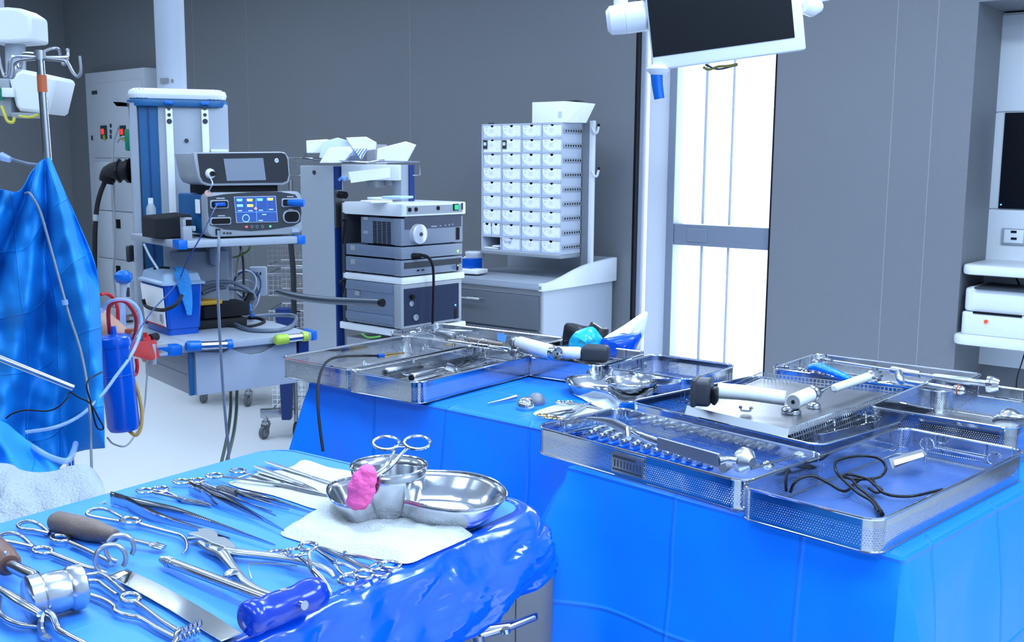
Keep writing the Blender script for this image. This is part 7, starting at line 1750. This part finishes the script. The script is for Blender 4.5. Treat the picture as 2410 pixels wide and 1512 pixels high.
inv = fM.inverted()
for f in b.bm.faces:
    for l in f.loops: q = inv @ l.vert.co; l[b.uv].uv = (q.x, q.y)
b.obj('top_sheet', MTOP, mt_, angle=60)
# glossy skirt: rolls over the edge, hangs, crumples
den = []
for i in range(n):
    a, c = V(pl[i]), V(pl[(i + 1) % n]); m_ = max(1, int((c - a).length / .012))
    for k in range(m_): den.append(a + (c - a) * (k / m_))
N = len(den)
b = MB(fM); cols = []
u = 0
for i, p in enumerate(den):
    t_ = (den[(i + 1) % N] - den[i - 1]).normalized(); nrm_ = V((t_.y, -t_.x))
    col = []
    rightness = max(0.0, min(1.0, (p.x - wM * .5) / (wM * .5)))
    cornerw = max(0, 1 - (p - V((wM, 0))).length / .16)
    hang = .088 + .06 * max(0, min(1, -p.y / .9)) - .012 * cornerw + .012 * noise.noise(V((u * 9, 0, 3)))
    if p.x < wM * .5: hang = .13
    for j in range(23):
        s_ = j / 22
        th_ = min(1, s_ / .28) * math.pi / 2
        rr_ = .020 if p.x > wM * .6 else .006
        o = rr_ * math.sin(th_) * .9; z = -.0015 - rr_ * (1 - math.cos(th_))
        if s_ > .28: d_ = (s_ - .28) / .72 * hang; z -= d_; o += .016 * math.sin(d_ / hang * 2.4) + cornerw * .008 * math.sin(min(1, d_ / hang * 1.3) * math.pi * .6)
        amp = min(1, s_ / .3) * (.0055 + .010 * s_ + .003 * cornerw)
        w_ = amp * (1.1 - 2.6 * abs(noise.noise(V((u * 8, s_ * 1.6 + u * 3, 7)))) - 1.3 * abs(noise.noise(V((u * 22 + s_ * 5, s_ * 4, 1)))))
        if p.x < wM * .6: w_ *= .25
        q = p + nrm_ * (o + w_ - .004 + (cornerw * .006))
        if p.x < wM * .6: q = q - nrm_ * .007; z -= .002
        if j == 0: q = p - nrm_ * .010; z = -.0015
        col.append((b.v((q.x, q.y, z)), (u, s_ * .2)))
    cols.append(col); u += (den[(i + 1) % N] - p).length
for i in range(N):
    A_, B_ = cols[i], cols[(i + 1) % N]
    for j in range(22):
        uu = [A_[j][1], A_[j + 1][1], B_[j + 1][1], B_[j][1]]
        b.face([A_[j][0], A_[j + 1][0], B_[j + 1][0], B_[j][0]], uu)
b.obj('plastic_skirt', MSIDE, mt_, solid=.0006, angle=45)
b = MB(fM); b.box((wM / 2, -LM / 2, -.022), (wM - .03, LM - .03, .03), bev=.01); b.obj('metal_tray', STEELB, mt_)
b = MB(fM); b.cyl((wM * .3, -.7, -.035), (wM * .3, -.7, -ZM + .05), .022, seg=18); b.box((wM * .3, -.45, -ZM + .04), (.06, .7, .035), bev=.006); b.box((wM * .3, -.8, -ZM + .04), (.5, .05, .035), bev=.006); b.obj('stand', STEELB, mt_)

# stainless column and lever base seen under the skirt
pc = D(1190, 1400, 2.02)
col_ = thing('pedestal_column', 'brushed grey pedestal column with dark lever arms below the instrument table', 'column', V((pc.x, pc.y, 0)), R(20))
PCM = mat('brushed_column', (.20, .195, .195), .5, .2)
b = MB(frame((pc.x, pc.y, 0), R(20))); b.prism(rrect(-.085, -.07, .085, .07, .035, 6), .32, .80, bev=.004); b.obj('column_shroud', PCM, col_)
b = MB(frame((pc.x, pc.y, 0), R(20))); b.span((-.005, -.0715, .33), (-.0035, -.070, .79)); b.obj('seam', DGREY, col_, smooth=False)
b = MB(frame((pc.x, pc.y, 0), R(20))); b.prism(rrect(-.10, -.09, .10, .09, .03, 6), .05, .33, bev=.004); b.obj('lower_shroud', MGREY, col_)
b = MB(); b.box((pc.x, pc.y, .03), (.6, .45, .06), Matrix.Rotation(R(20), 3, 'Z'), bev=.02); b.obj('base_plate', DGREY, col_)
b = MB(); q = [D(1020, 1471, 1.85), D(1071, 1445, 1.9), D(1089, 1460, 1.9), D(1041, 1486, 1.83)]; b.ring_loft([q, [p + V((0, 0, -.006)) for p in q]]); b.obj('teal_pedal', mat('teal_pedal', (.01, .07, .10), .4), col_, bevel=.001)
b = MB(); b.tube([D(1080, 1468, 1.86), D(1124, 1500, 1.80)], .0055, 10); b.tube([D(1124, 1500, 1.80), D(1130, 1540, 1.79)], .012, 12); b.tube([D(1130, 1500, 1.8), D(1190, 1483, 1.83), D(1258, 1456, 1.88)], .0055, 8); b.tube([D(1131, 1484, 1.82), D(1200, 1475, 1.84)], .005, 8); b.obj('lever_arm', STEELD, col_)
b = MB(); b.tube([D(1190, 1480, 1.82), D(1192, 1490, 1.82)], .008, 10); b.obj('lever_pin', STEEL, col_)
b = MB(); b.tube([D(1140, 1478, 1.84), D(1222, 1466, 1.86), D(1262, 1452, 1.9)], .008, 8, flat=(.5, 1)); b.obj('dark_bar', NAVY, col_)

# ---- gauze, dish, bowl, sponge
z = ZM + .0016
cloth_pile('gauze', 'thin white gauze square under the scalpel handles', 'gauze', [(538, 1136), (575, 1127), (606, 1114), (650, 1108), (688, 1098), (717, 1083), (772, 1100), (832, 1114), (808, 1150), (796, 1185), (770, 1200), (735, 1197), (690, 1182), (640, 1166), (600, 1157), (556, 1146)], z, .0025, GZ, 11, .0012)
cloth_pile('folded_gauze', 'thick folded white gauze pad in front of the kidney dish', 'gauze', [(660, 1256), (700, 1228), (752, 1196), (775, 1190), (815, 1210), (860, 1217), (905, 1224), (950, 1228), (1010, 1234), (1065, 1236), (1090, 1250), (1112, 1260), (1080, 1277), (1015, 1305), (960, 1327), (900, 1318), (830, 1306), (770, 1294), (705, 1275)], z, .011, GZ, 21, .005)
KD = kidney('kidney_dish', 'large polished kidney dish holding the bowl on the near instrument table', [(770, 1150), (785, 1135), (820, 1126), (900, 1110), (1000, 1108), (1100, 1113), (1165, 1132), (1192, 1160), (1178, 1184), (1130, 1198), (1070, 1200), (1010, 1192), (960, 1180), (905, 1174), (862, 1182), (826, 1190), (795, 1186), (776, 1172)], z, .038, .74)
bc1 = P(915, 1096, ZM + .078); br_ = (P(1004, 1096, ZM + .078) - P(826, 1096, ZM + .078)).length / 2
bowl('round_bowl', 'deep steel bowl standing in the large kidney dish', bc1, ZM + .0065, br_, .0715, br_ * .70)
# sponge held by ring-handled clamp
PK = mat('pink_sponge', (.85, .12, .38), .6, sub=.35, bump=.5, bscale=120)
yp = P(850, 1150, ZM + .05).y - .012
ypl = bc1.y - br_ - .012
sp_ = [D(868, 1112, ypl), D(858, 1130, ypl), D(846, 1150, ypl - .004), D(850, 1165, ypl - .004), D(842, 1182, ypl - .004)]
b = MB()
for (x, y, r_, sq_) in ((865, 1115, .0125, (1, .9, 1)), (858, 1135, .0165, (1, .8, .95)), (847, 1152, .0165, (1, .8, 1)), (858, 1158, .0150, (1, .8, 1)), (845, 1175, .0175, (1, .8, .9)), (852, 1140, .017, (1, .8, 1.1))):
    b.ball(D(x, y, ypl), r_, 22, sq_, .25, x)
so_ = b.obj('pink_sponge', PK, angle=180); rm = so_.modifiers.new('r', 'REMESH'); rm.mode = 'VOXEL'; rm.voxel_size = .0016; rm.use_smooth_shade = True
sm_ = so_.modifiers.new('sm', 'SMOOTH'); sm_.iterations = 8; sm_.factor = .6
tag(so_, 'bright pink sponge hanging over the edge of the kidney dish', 'sponge')
cl = thing('sponge_clamp', 'steel ring-handled clamp leaning in the bowl and gripping the pink sponge', 'clamp', D(925, 1090, ypl + .03))
yr = ypl + .045
R1, R2, PV, TP = D(909, 1043, yr), D(982, 1042, yr), D(930, 1088, yr - .02), D(874, 1122, ypl + .004)
n_ = V((.05, -.35, 1)).normalized()
for c0_, e in ((R1, D(935, 1052, yr)), (R2, D(958, 1053, yr))):
    b = MB(); b.ringt(c0_, .0115, .0021, (.05, -.55, 1), 28, (1.55, 1.15), 8, x=(1, 0, 0)); b.obj('finger_ring', STEEL, cl)
b = MB(); b.tube([D(931, 1050, yr), D(925, 1070, yr - .01), D(908, 1098, yr - .022), TP], [.0022, .0026, .003, .0016], 8, smooth=4); b.obj('shank', STEEL, cl)
b = MB(); b.tube([D(960, 1052, yr), D(940, 1075, yr - .01), D(915, 1102, yr - .024), TP + V((.002, 0, -.004))], [.0022, .0026, .003, .0016], 8, smooth=4); b.obj('shank', STEEL, cl)
b = MB(); b.tube([D(934, 1049, yr), D(946, 1050, yr), D(958, 1049, yr)], .0018, 6); b.obj('ratchet', STEEL, cl)
b = MB(); q = D(914, 1098, yr - .025); b.cyl(q - V((0, .004, 0)), q + V((0, .004, 0)), .003); b.obj('pivot_screw', CHROME, cl)

# ---- instruments lying on the near table
z = ZM + .0025
Q = lambda x, y, h=0.0: P(x, y, z + h)
DK = mat('knurled_dark_grip', (.14, .14, .16), .35, .8, bump=.6, bscale=400)
tweezers('dressing_forceps', 'longest toothed forceps pointing at the folded gauze', z, (262, 1172), (541, 1268), (648, 1284), tall=.0095, bow=.016, teeth=True)
tweezers('dressing_forceps', 'plain forceps in the middle of the table between scissors and gauze', z, (446, 1146), (618, 1226), (669, 1250), tall=.009, bow=.010)
tw_ = tweezers('dressing_forceps', 'dark-gripped forceps with cross-cut teeth beside the gauze', z, (522, 1152), (680, 1200), (735, 1208), tall=.007, bow=.009, teeth=True)
b = MB(); b.tube([Q(515, 1152, .006), Q(557, 1163, .006)], .0068, 14); b.obj('knurled_grip', DK, tw_, label='dark knurled sleeve')
tweezers('dressing_forceps', 'slim forceps lying partly beneath the plain forceps', z + .001, (470, 1146), (640, 1205), (650, 1215), tall=.005, bow=.005)
scissors('scissors', 'small curved scissors in the row above the big forceps', 'scissors', z, (341, 1164), (378, 1153), (432, 1181), (498, 1192), rr=.0098, rt=.0018, curve=.006)
scissors('scissors', 'curved clamp with pale gold rings reaching under the forceps', 'clamp', z, (426, 1142), (463, 1133), (540, 1168), (626, 1187), rr=.0098, rt=.0017, curve=.006, ringm=mat('pale_gold', (.66, .60, .42), .15, 1.0))
scissors('scissors', 'long slim scissors with their blades across the thin gauze', 'scissors', z + .003, (505, 1128), (560, 1110), (664, 1146), (780, 1170), rr=.0105, rt=.0018)
for i, (p0, p1, pb, lb) in enumerate((((624, 1087), (735, 1123), (790, 1140), 'rear scalpel handle running towards the kidney dish'), ((598, 1097), (715, 1140), (752, 1158), 'middle scalpel handle on the thin gauze'), ((607, 1110), (690, 1136), (737, 1153), 'front scalpel with a visible pointed blade'))):
    t = thing('scalpel', lb, 'scalpel', Q(*p0))
    a, c, e = Q(*p0, .005), Q(*p1, .005), Q(*pb, .005)
    b = MB(); b.tube([a, a * .9 + c * .1, a * .5 + c * .5, c], [.0022, .0050, .0046, .0028], 10, flat=(1, .34)); b.obj('handle', STEELB, t)
    b = MB(); u = (c - a).normalized(); b.tube([c - u * .004, c * .4 + e * .6, e], [.0028, .0030, .0004], 8, flat=(1, .15)); b.obj('blade', STEEL, t)
# wooden-handled raspatory
WOOD = mat('worn_brown_handle', (.16, .115, .095), .55, bump=.25, bscale=60, var=.25, vscale=25)
rp = thing('wooden_probe', 'raspatory with fat brown wooden handle and steel rod', 'raspatory', Q(190, 1240))
a, c = Q(122, 1226, .015), Q(272, 1262, .012); L_ = (c - a).length
b = MB(); b._prof(a, c, [(0, .004), (.003, .011), (.010, .0148), (L_ * .35, .0152), (L_ * .65, .0150), (L_ * .88, .0108), (L_ - .001, .0085), (L_, .007)], 28); b.obj('wooden_handle', WOOD, rp)
b = MB(); b.tube([c, Q(352, 1282, .006)], .0032, 12); b.tube([Q(350, 1281, .006), Q(365, 1284, .006), Q(386, 1290, .004)], [.0035, .0075, .0065], 12, flat=(1, .45)); b.obj('steel_blade', STEEL, rp)
# bone hook with looped handle
hk = thing('bone_hook', 'long-shafted bone hook with pear-shaped loop handle and curved tip', 'bone hook', Q(300, 1235))
hh = .004
b = MB(); b.tube([Q(283, 1229, hh), Q(240, 1221, hh), Q(206, 1213, hh), Q(212, 1202, hh + .004), Q(232, 1198, hh + .006), Q(256, 1202, hh + .004), Q(283, 1217, hh), Q(290, 1225, hh)], .0026, 10, smooth=5); b.obj('loop_handle', STEEL, hk)
b = MB(); b.ringt(Q(307, 1226, hh + .003), .0100, .0028, (0, 0, 1), 28, (1.5, .9), 8, x=(Q(330, 1231) - Q(283, 1222))); b.obj('finger_ring', STEEL, hk)
b = MB(); b.tube([Q(322, 1232, hh), Q(345, 1239, hh), Q(390, 1251, hh), Q(420, 1259, hh), Q(434, 1268, hh), Q(440, 1283, hh), Q(437, 1296, hh - .001), Q(429, 1304, hh - .002)], [.0034, .0030, .0026, .0026, .0026, .0024, .0018, .0008], 12, smooth=5); b.obj('hook_shaft', STEEL, hk)
# two ring retractors
def retractor(lb, loop, joint, ringc, ringw, shaft, hc, hr, lean):
    t = thing('ring_retractor', lb, 'retractor', Q(*ringc), 0, None)
    b = MB(); b.tube([Q(x, y, .004 + h) for x, y, h in loop], .0029, 10, smooth=6, closed=False); b.obj('teardrop_handle', STEEL, t)
    b = MB(); b.ringt(Q(*ringc, .004), ringw, .0030, (0, 0, 1), 30, (1.35, .85), 10, x=(Q(*shaft[0]) - Q(*joint))); b.obj('finger_ring', STEEL, t)
    b = MB(); b.tube([Q(x, y, .004) for x, y in shaft], [.0042, .0036, .0034], 12, smooth=4); b.obj('shaft', STEEL, t)
    c = Q(*hc, .0) + V((0, 0, .019)); 
    nrm = V((math.cos(lean), math.sin(lean), .15)).normalized(); a_ = V((0, 0, 1)); a_ = (a_ - nrm * a_.dot(nrm)).normalized(); bb_ = nrm.cross(a_)
    pts = [c + (a_ * math.cos(q_) + bb_ * math.sin(q_)) * hr for q_ in [R(-125) + R(250 + 40) * k / 22 for k in range(23)]]
    b = MB(); b.tube(pts, [.0045, .0042, .0040, .0036, .003], 10, flat=(.95, .3), up=None or nrm) if False else b.tube(pts, .0050, 10, flat=(.62, 1.2), up=nrm); b.obj('curved_head', STEELB, t)
retractor('upper of two ring retractors with a large upright C-shaped head', [(116, 1257, 0), (85, 1250, 0), (52, 1246, 0), (42, 1238, 0), (52, 1230, .004), (72, 1228, .006), (92, 1235, .003), (108, 1248, 0), (118, 1256, 0)], (116, 1257), (141, 1268), .0110, [(165, 1279), (200, 1294), (236, 1312), (262, 1325)], (284, 1325), .0165, R(-70))
retractor('lower of two ring retractors, its C-shaped head beside the blade', [(79, 1289, 0), (45, 1281, 0), (10, 1274, 0), (-3, 1266, 0), (8, 1258, .004), (32, 1256, .006), (52, 1264, .003), (68, 1279, 0), (80, 1288, 0)], (79, 1289), (100, 1297), .0110, [(124, 1306), (165, 1322), (205, 1337), (240, 1345)], (262, 1352), .0175, R(-70))
# mallet
mz = .0255
mlt = thing('surgical_mallet', 'polished solid steel mallet with wooden handle at the lower left', 'mallet', Q(130, 1420))
a, c = P(62, 1412, z + mz), P(196, 1379, z + mz); u = (c - a).normalized(); L_ = (c - a).length
rr_ = .0255
MALM = mat('turned_steel', (.52, .54, .57), .24, 1.0, bump=.1, bscale=30, aniso=(1, 1, 1))
b = MB(); b._prof(a, c, [(0, rr_ - .003), (.002, rr_ - .0005), (.014, rr_), (.017, rr_ - .003), (.021, rr_ - .002), (L_ - .022, rr_ - .002), (L_ - .018, rr_ - .003), (L_ - .014, rr_), (L_ - .002, rr_ - .0003), (L_, rr_ - .003)], 44); b.obj('mallet_head', MALM, mlt)
hA, hB = Q(72, 1350, mz + .01), Q(14, 1322, mz + .004); m0 = a * .75 + c * .25
b = MB(); b.tube([m0 + V((0, 0, .004)), hA * .6 + m0 * .4 + V((0, 0, .006)), Q(22, 1330, mz)], .0072, 16); b.obj('steel_neck', STEEL, mlt)
nb = Q(22, 1330, mz); dd = (nb - m0).normalized()
b = MB(); b._prof(nb, nb + dd * .14, [(0, .011), (.004, .0145), (.03, .0165), (.10, .0155), (.13, .013), (.14, .006)], 26); b.obj('wooden_handle', mat('dark_wood_handle', (.15, .075, .05), .4, var=.2, vscale=20), mlt)
b = MB(); q = Q(12, 1302, mz + .020); b.ball(q, .0022, 10); b.obj('rivet', STEEL, mlt)
# crossed rake retractor under the mallet
rk_ = thing('rake_retractor', 'self-retaining rake retractor with five curved prongs under the mallet head', 'retractor', Q(310, 1440))
b = MB(); b.tube([Q(190, 1357, .004), Q(215, 1354, .006), Q(240, 1352, .008), Q(262, 1368, .006), Q(294, 1396, .005)], .0030, 10, smooth=5); b.obj('rear_arm', STEEL, rk_)
b = MB(); b.tube([Q(190, 1370, .004), Q(228, 1369, .006), Q(245, 1380, .006), Q(275, 1402, .005)], .0030, 10, smooth=5); b.obj('front_arm', STEEL, rk_)
b = MB(); b.ringt(Q(307, 1408, .005), .0105, .0031, (0, 0, 1), 30, (1.25, .85), 10, x=(Q(335, 1430) - Q(290, 1395))); b.obj('finger_ring', STEEL, rk_)
b = MB(); b.tube([Q(322, 1420, .004), Q(345, 1436, .004), Q(380, 1462, .004), Q(418, 1486, .004)], [.0036, .0030, .0028, .003], 10, smooth=4); b.obj('upper_shaft', STEEL, rk_)
b = MB(); b.tube([Q(195, 1396, .003), Q(240, 1411, .004), Q(268, 1428, .004), Q(272, 1440, .004), Q(300, 1450, .004), Q(330, 1456, .004), Q(370, 1480, .003), Q(412, 1502, .003)], .0031, 10, smooth=5); b.obj('lower_shaft', STEEL, rk_)
b = MB(); b.tube([Q(400, 1530, .003), Q(413, 1512, .004), Q(418, 1494, .006), Q(424, 1480, .010)], .0040, 10, smooth=4); b.obj('crosspiece', STEEL, rk_)
for k in range(5):
    x, y = 424 + k * 10.5, 1487 - k * 4.5
    b = MB(); b.tube([Q(x, y + 26, .0), Q(x + 3, y + 20, .008), Q(x - 1, y + 8, .013), Q(x + 5, y - 1, .017), Q(x + 4, y - 10, .021)], [.0012, .0022, .0026, .0026, .0016], 8, smooth=4); b.obj('prong', STEEL, rk_)
# ribbon blade
bl = thing('ribbon_retractor', 'broad flat steel ribbon blade with an upturned end', 'retractor', Q(400, 1420))
w0, w1 = Q(262, 1360, .006), Q(302, 1343, .010)
RIB = mat('mirror_ribbon', (.50, .50, .49), .10, 1.0, var=.2, vscale=14)
path = [((255, 1357), (299, 1340), .013), ((272, 1366), (312, 1348), .004), ((330, 1398), (372, 1376), .0015), ((400, 1438), (440, 1413), .0015), ((460, 1475), (503, 1450), .0015), ((520, 1512), (568, 1493), .0015)]
b = MB(); rings = []
for p0, p1, h in path:
    a_, c_ = Q(p0[0], p0[1], h), Q(p1[0], p1[1], h); rings.append([a_, c_, c_ + V((0, 0, .0012)), a_ + V((0, 0, .0012))])
b.ring_loft(rings); b.obj('ribbon', RIB, bl, bevel=.0003)
# large retractor in the corner
cr_ = thing('large_retractor', 'large ring-handled retractor cut off by the lower left corner', 'retractor', Q(60, 1470))
b = MB(); b.tube([Q(-40, 1372, .030), Q(0, 1388, .034), Q(45, 1417, .032), Q(94, 1446, .026)], [.0034, .0048, .0058, .0040], 12, smooth=5, flat=(1, .8)); b.obj('upper_bow', STEEL, cr_)
b = MB(); b.tube([Q(0, 1405, .006), Q(-2, 1440, .006), Q(18, 1460, .006), Q(50, 1472, .005), Q(88, 1476, .005)], [.0036, .0036, .0036, .0034, .002], 10, smooth=5); b.obj('lower_bow', STEEL, cr_)
b = MB(); b.tube([Q(97, 1470, .008), Q(100, 1450, .012), Q(110, 1443, .014), Q(124, 1452, .012), Q(134, 1474, .008), Q(142, 1486, .006), Q(190, 1512, .005), Q(240, 1540, .005)], [.0034, .0046, .0048, .0042, .0038, .0036, .0034, .0034], 10, smooth=5); b.obj('cranked_shaft', STEEL, cr_)
b = MB(); b.tube([Q(97, 1470, .008), Q(98, 1488, .004), Q(107, 1502, .003), Q(120, 1506, .003)], [.0034, .004, .0044, .003], 8, smooth=5); b.obj('ring_half', STEEL, cr_)
# double-action rongeur
rgn = thing('bone_rongeur', 'large double-action bone rongeur, handles spread open', 'rongeur', Q(560, 1320))
RG = mat('satin_rongeur', (.50, .52, .53), .28, 1.0)
def flatpoly(pts, h0, h1, nm, par, m, bev=.0008):
    lo = [Q(x, y, h0) for x, y in pts]; hi = [p + V((0, 0, h1 - h0)) for p in lo]
    b = MB(); b.ring_loft([lo, hi]); return b.obj(nm, m, par, bevel=bev)
flatpoly([(441, 1274), (455, 1269), (466, 1268), (464, 1262), (485, 1260), (503, 1263), (513, 1272), (514, 1280), (530, 1282), (545, 1292), (556, 1303), (548, 1312), (536, 1308), (520, 1302), (500, 1295), (480, 1285), (465, 1279)], .002, .012, 'jaw_head', rgn, RG)
b = MB(); b.tube([Q(470, 1277, .008), Q(490, 1290, .008), Q(520, 1302, .008), Q(540, 1325, .007), Q(556, 1345, .007), Q(575, 1368, .007), Q(605, 1388, .007), Q(643, 1402, .007)], [.004, .006, .0085, .006, .0055, .0055, .0050, .0042], 12, smooth=5, flat=(1, .7)); b.obj('lower_handle', RG, rgn)
b = MB(); b.tube([Q(530, 1296, .008), Q(560, 1302, .008), Q(600, 1306, .008), Q(660, 1313, .008), Q(710, 1322, .009), Q(750, 1334, .010), Q(775, 1346, .009), Q(786, 1360, .006)], [.006, .0068, .0062, .0060, .0058, .0052, .0044, .0026], 12, smooth=5, flat=(1, .8)); b.obj('upper_handle', RG, rgn)
b = MB(); b.tube([Q(558, 1350, .007), Q(545, 1349, .012), Q(534, 1355, .012), Q(525, 1363, .006)], [.005, .0055, .0045, .002], 10, smooth=4); b.obj('thumb_horn', RG, rgn)
for (x, y) in ((490, 1284), (519, 1296)):
    b = MB(); q = Q(x, y, .012); b.cyl(q, q + V((0, 0, .0025)), .0042, seg=18); b.obj('hinge_screw', STEEL, rgn)
b = MB(); b.tube([Q(585, 1328, .012), Q(586, 1340, .010), Q(589, 1352, .008), Q(593, 1364, .006)], .0008, 6, smooth=3); b.tube([Q(585, 1328, .012), Q(640, 1328, .012), Q(700, 1333, .010)], .0009, 6, smooth=3); b.obj('leaf_spring', STEEL, rgn)
# T-handled reamer
th = thing('t_handle_reamer', 'steel reamer rod with a blue plastic T-handle and chrome button', 'reamer', Q(560, 1420))
mzh = .0195
a, c = Q(376, 1316, .008), Q(640, 1415, .016); 
b = MB(); L_ = (c - a).length; b._prof(a, c, [(0, .0016), (.006, .0040), (.022, .0058), (.030, .0052), (.031, .0062), (L_, .0062)], 20); b.obj('rod', STEEL, th)
b = MB(); u = (c - a).normalized(); o1 = V((0, 0, 1)); o2 = u.cross(o1).normalized()
for k in range(7):
    q = a + u * (.004 + k * .0035); r_ = .0024 + .0007 * k + .001; b.ringt(q, min(r_, .0062), .0008, u, 14)
b.obj('serrated_tip', CHROME, th)
hl_, hr_ = P(585, 1458, z + mzh), P(752, 1393, z + mzh); u2 = (hr_ - hl_).normalized(); L2 = (hr_ - hl_).length
b = MB(); b._prof(hl_ - u2 * .006, hr_ + u2 * .004, [(0, .012), (.004, .0178), (.010, .0195), (L2 * .18, .0192), (L2 * .26, .0168), (L2 * .34, .0178), (L2 * .5, .0182), (L2 * .66, .0168), (L2 * .74, .0172), (L2 * .84, .0192), (L2 * .95, .0192), (L2 + .006, .017), (L2 + .010, .012)], 40)
b.obj('blue_grip', mat('saturated_blue_handle', (.0, .03, .36), .2, coat=.3), th)
q = P(689, 1440, z + .020); d_ = (V((EYE.x, EYE.y, ZM + .3)) - q); d_.z = 0.15; d_ = (V((u2.y, -u2.x, 0)) + V((0, 0, .15))).normalized()
qc = hl_ * .42 + hr_ * .58
b = MB(); b.cyl(qc + d_ * .015, qc + d_ * .024, .0052, seg=20, bev=.0); b.obj('chrome_button', CHROME, th)
b = MB(); q = hl_ * .52 + hr_ * .48 + V((0, 0, .0175)); b.cyl(q, q + V((0, 0, .001)), .004, seg=14); b.obj('top_plug', STEELD, th)
# clamps at the right edge of the tray
scissors('artery_clamp', 'artery clamp with rings at the table edge, rear one of the pair', 'clamp', z, (919, 1340), (893, 1351), (812, 1312), (748, 1288), rr=.0105, rt=.0018, grp=None)
scissors('artery_clamp', 'artery clamp with rings at the table edge, front one of the pair', 'clamp', z + .004, (857, 1362), (818, 1368), (790, 1330), (738, 1290), rr=.0105, rt=.0018)
scissors('artery_clamp', 'artery clamp leaning over the rongeur handle with its rings raised beside the folded gauze', 'clamp', z + .012, (726, 1296, .012), (693, 1302, .008), (735, 1345, .006), (782, 1402, -.010), rr=.0105, rt=.0018, curve=.004)
rod('artery_clamp_shank', 'straight steel shank between the two artery clamps under the gauze', 'clamp', [Q(752, 1288, .006), Q(800, 1312, .005), Q(868, 1345, .006)], [.0008, .0022, .0026], STEEL, 8, 3)
b = MB(); b.ringt(Q(643, 1303, .006), .009, .0022, (0, 0, 1), 24, (1.3, .9)); b.tube([Q(655, 1306, .006), Q(672, 1298, .010), Q(684, 1300, .010)], .003, 8); tag(b.obj('needle_holder', STEEL), 'needle holder ring half hidden behind the rongeur handle', 'needle holder')
# waste stand behind the tables that carries the bags
ws = thing('waste_stand', 'steel waste stand behind the rear baskets carrying the plastic bags', 'stand', (D(1420, 800, 3.22).x, 3.24, 0))
wx = D(1420, 800, 3.22).x; wz = D(1420, 846, 3.22).z
b = MB(); b.box((wx, 3.24, wz - .01), (.26, .14, .012), bev=.003); b.obj('stand_top', STEELB, ws)
for dx in (-.1, .1):
    b = MB(); b.cyl((wx + dx, 3.24, 0), (wx + dx, 3.24, wz - .014), .011, seg=12); b.obj('leg', STEELB, ws)

# covered patient table running underneath the instrument table
c = draped(frame((C1.x, C1.y, .80), yM), -.55, wM - .17, -1.25, -.16, .50, fl=.05, cf_=.2, seed=14).obj('patient_cover', SHEET, solid=.0012, angle=60)
tag(c, 'blue cover over the patient table beneath the near instrument table', 'drape')
b = MB(frame((C1.x, C1.y, .80), yM)); b.box((-.18, -.7, -.05), (.62, .98, .07), bev=.03); b.box((-.18, -.7, -.45), (.25, .3, .70), bev=.02)
tag(b.obj('padded_table', DGREY), 'padded table top and column under the blue patient cover', 'operating table')
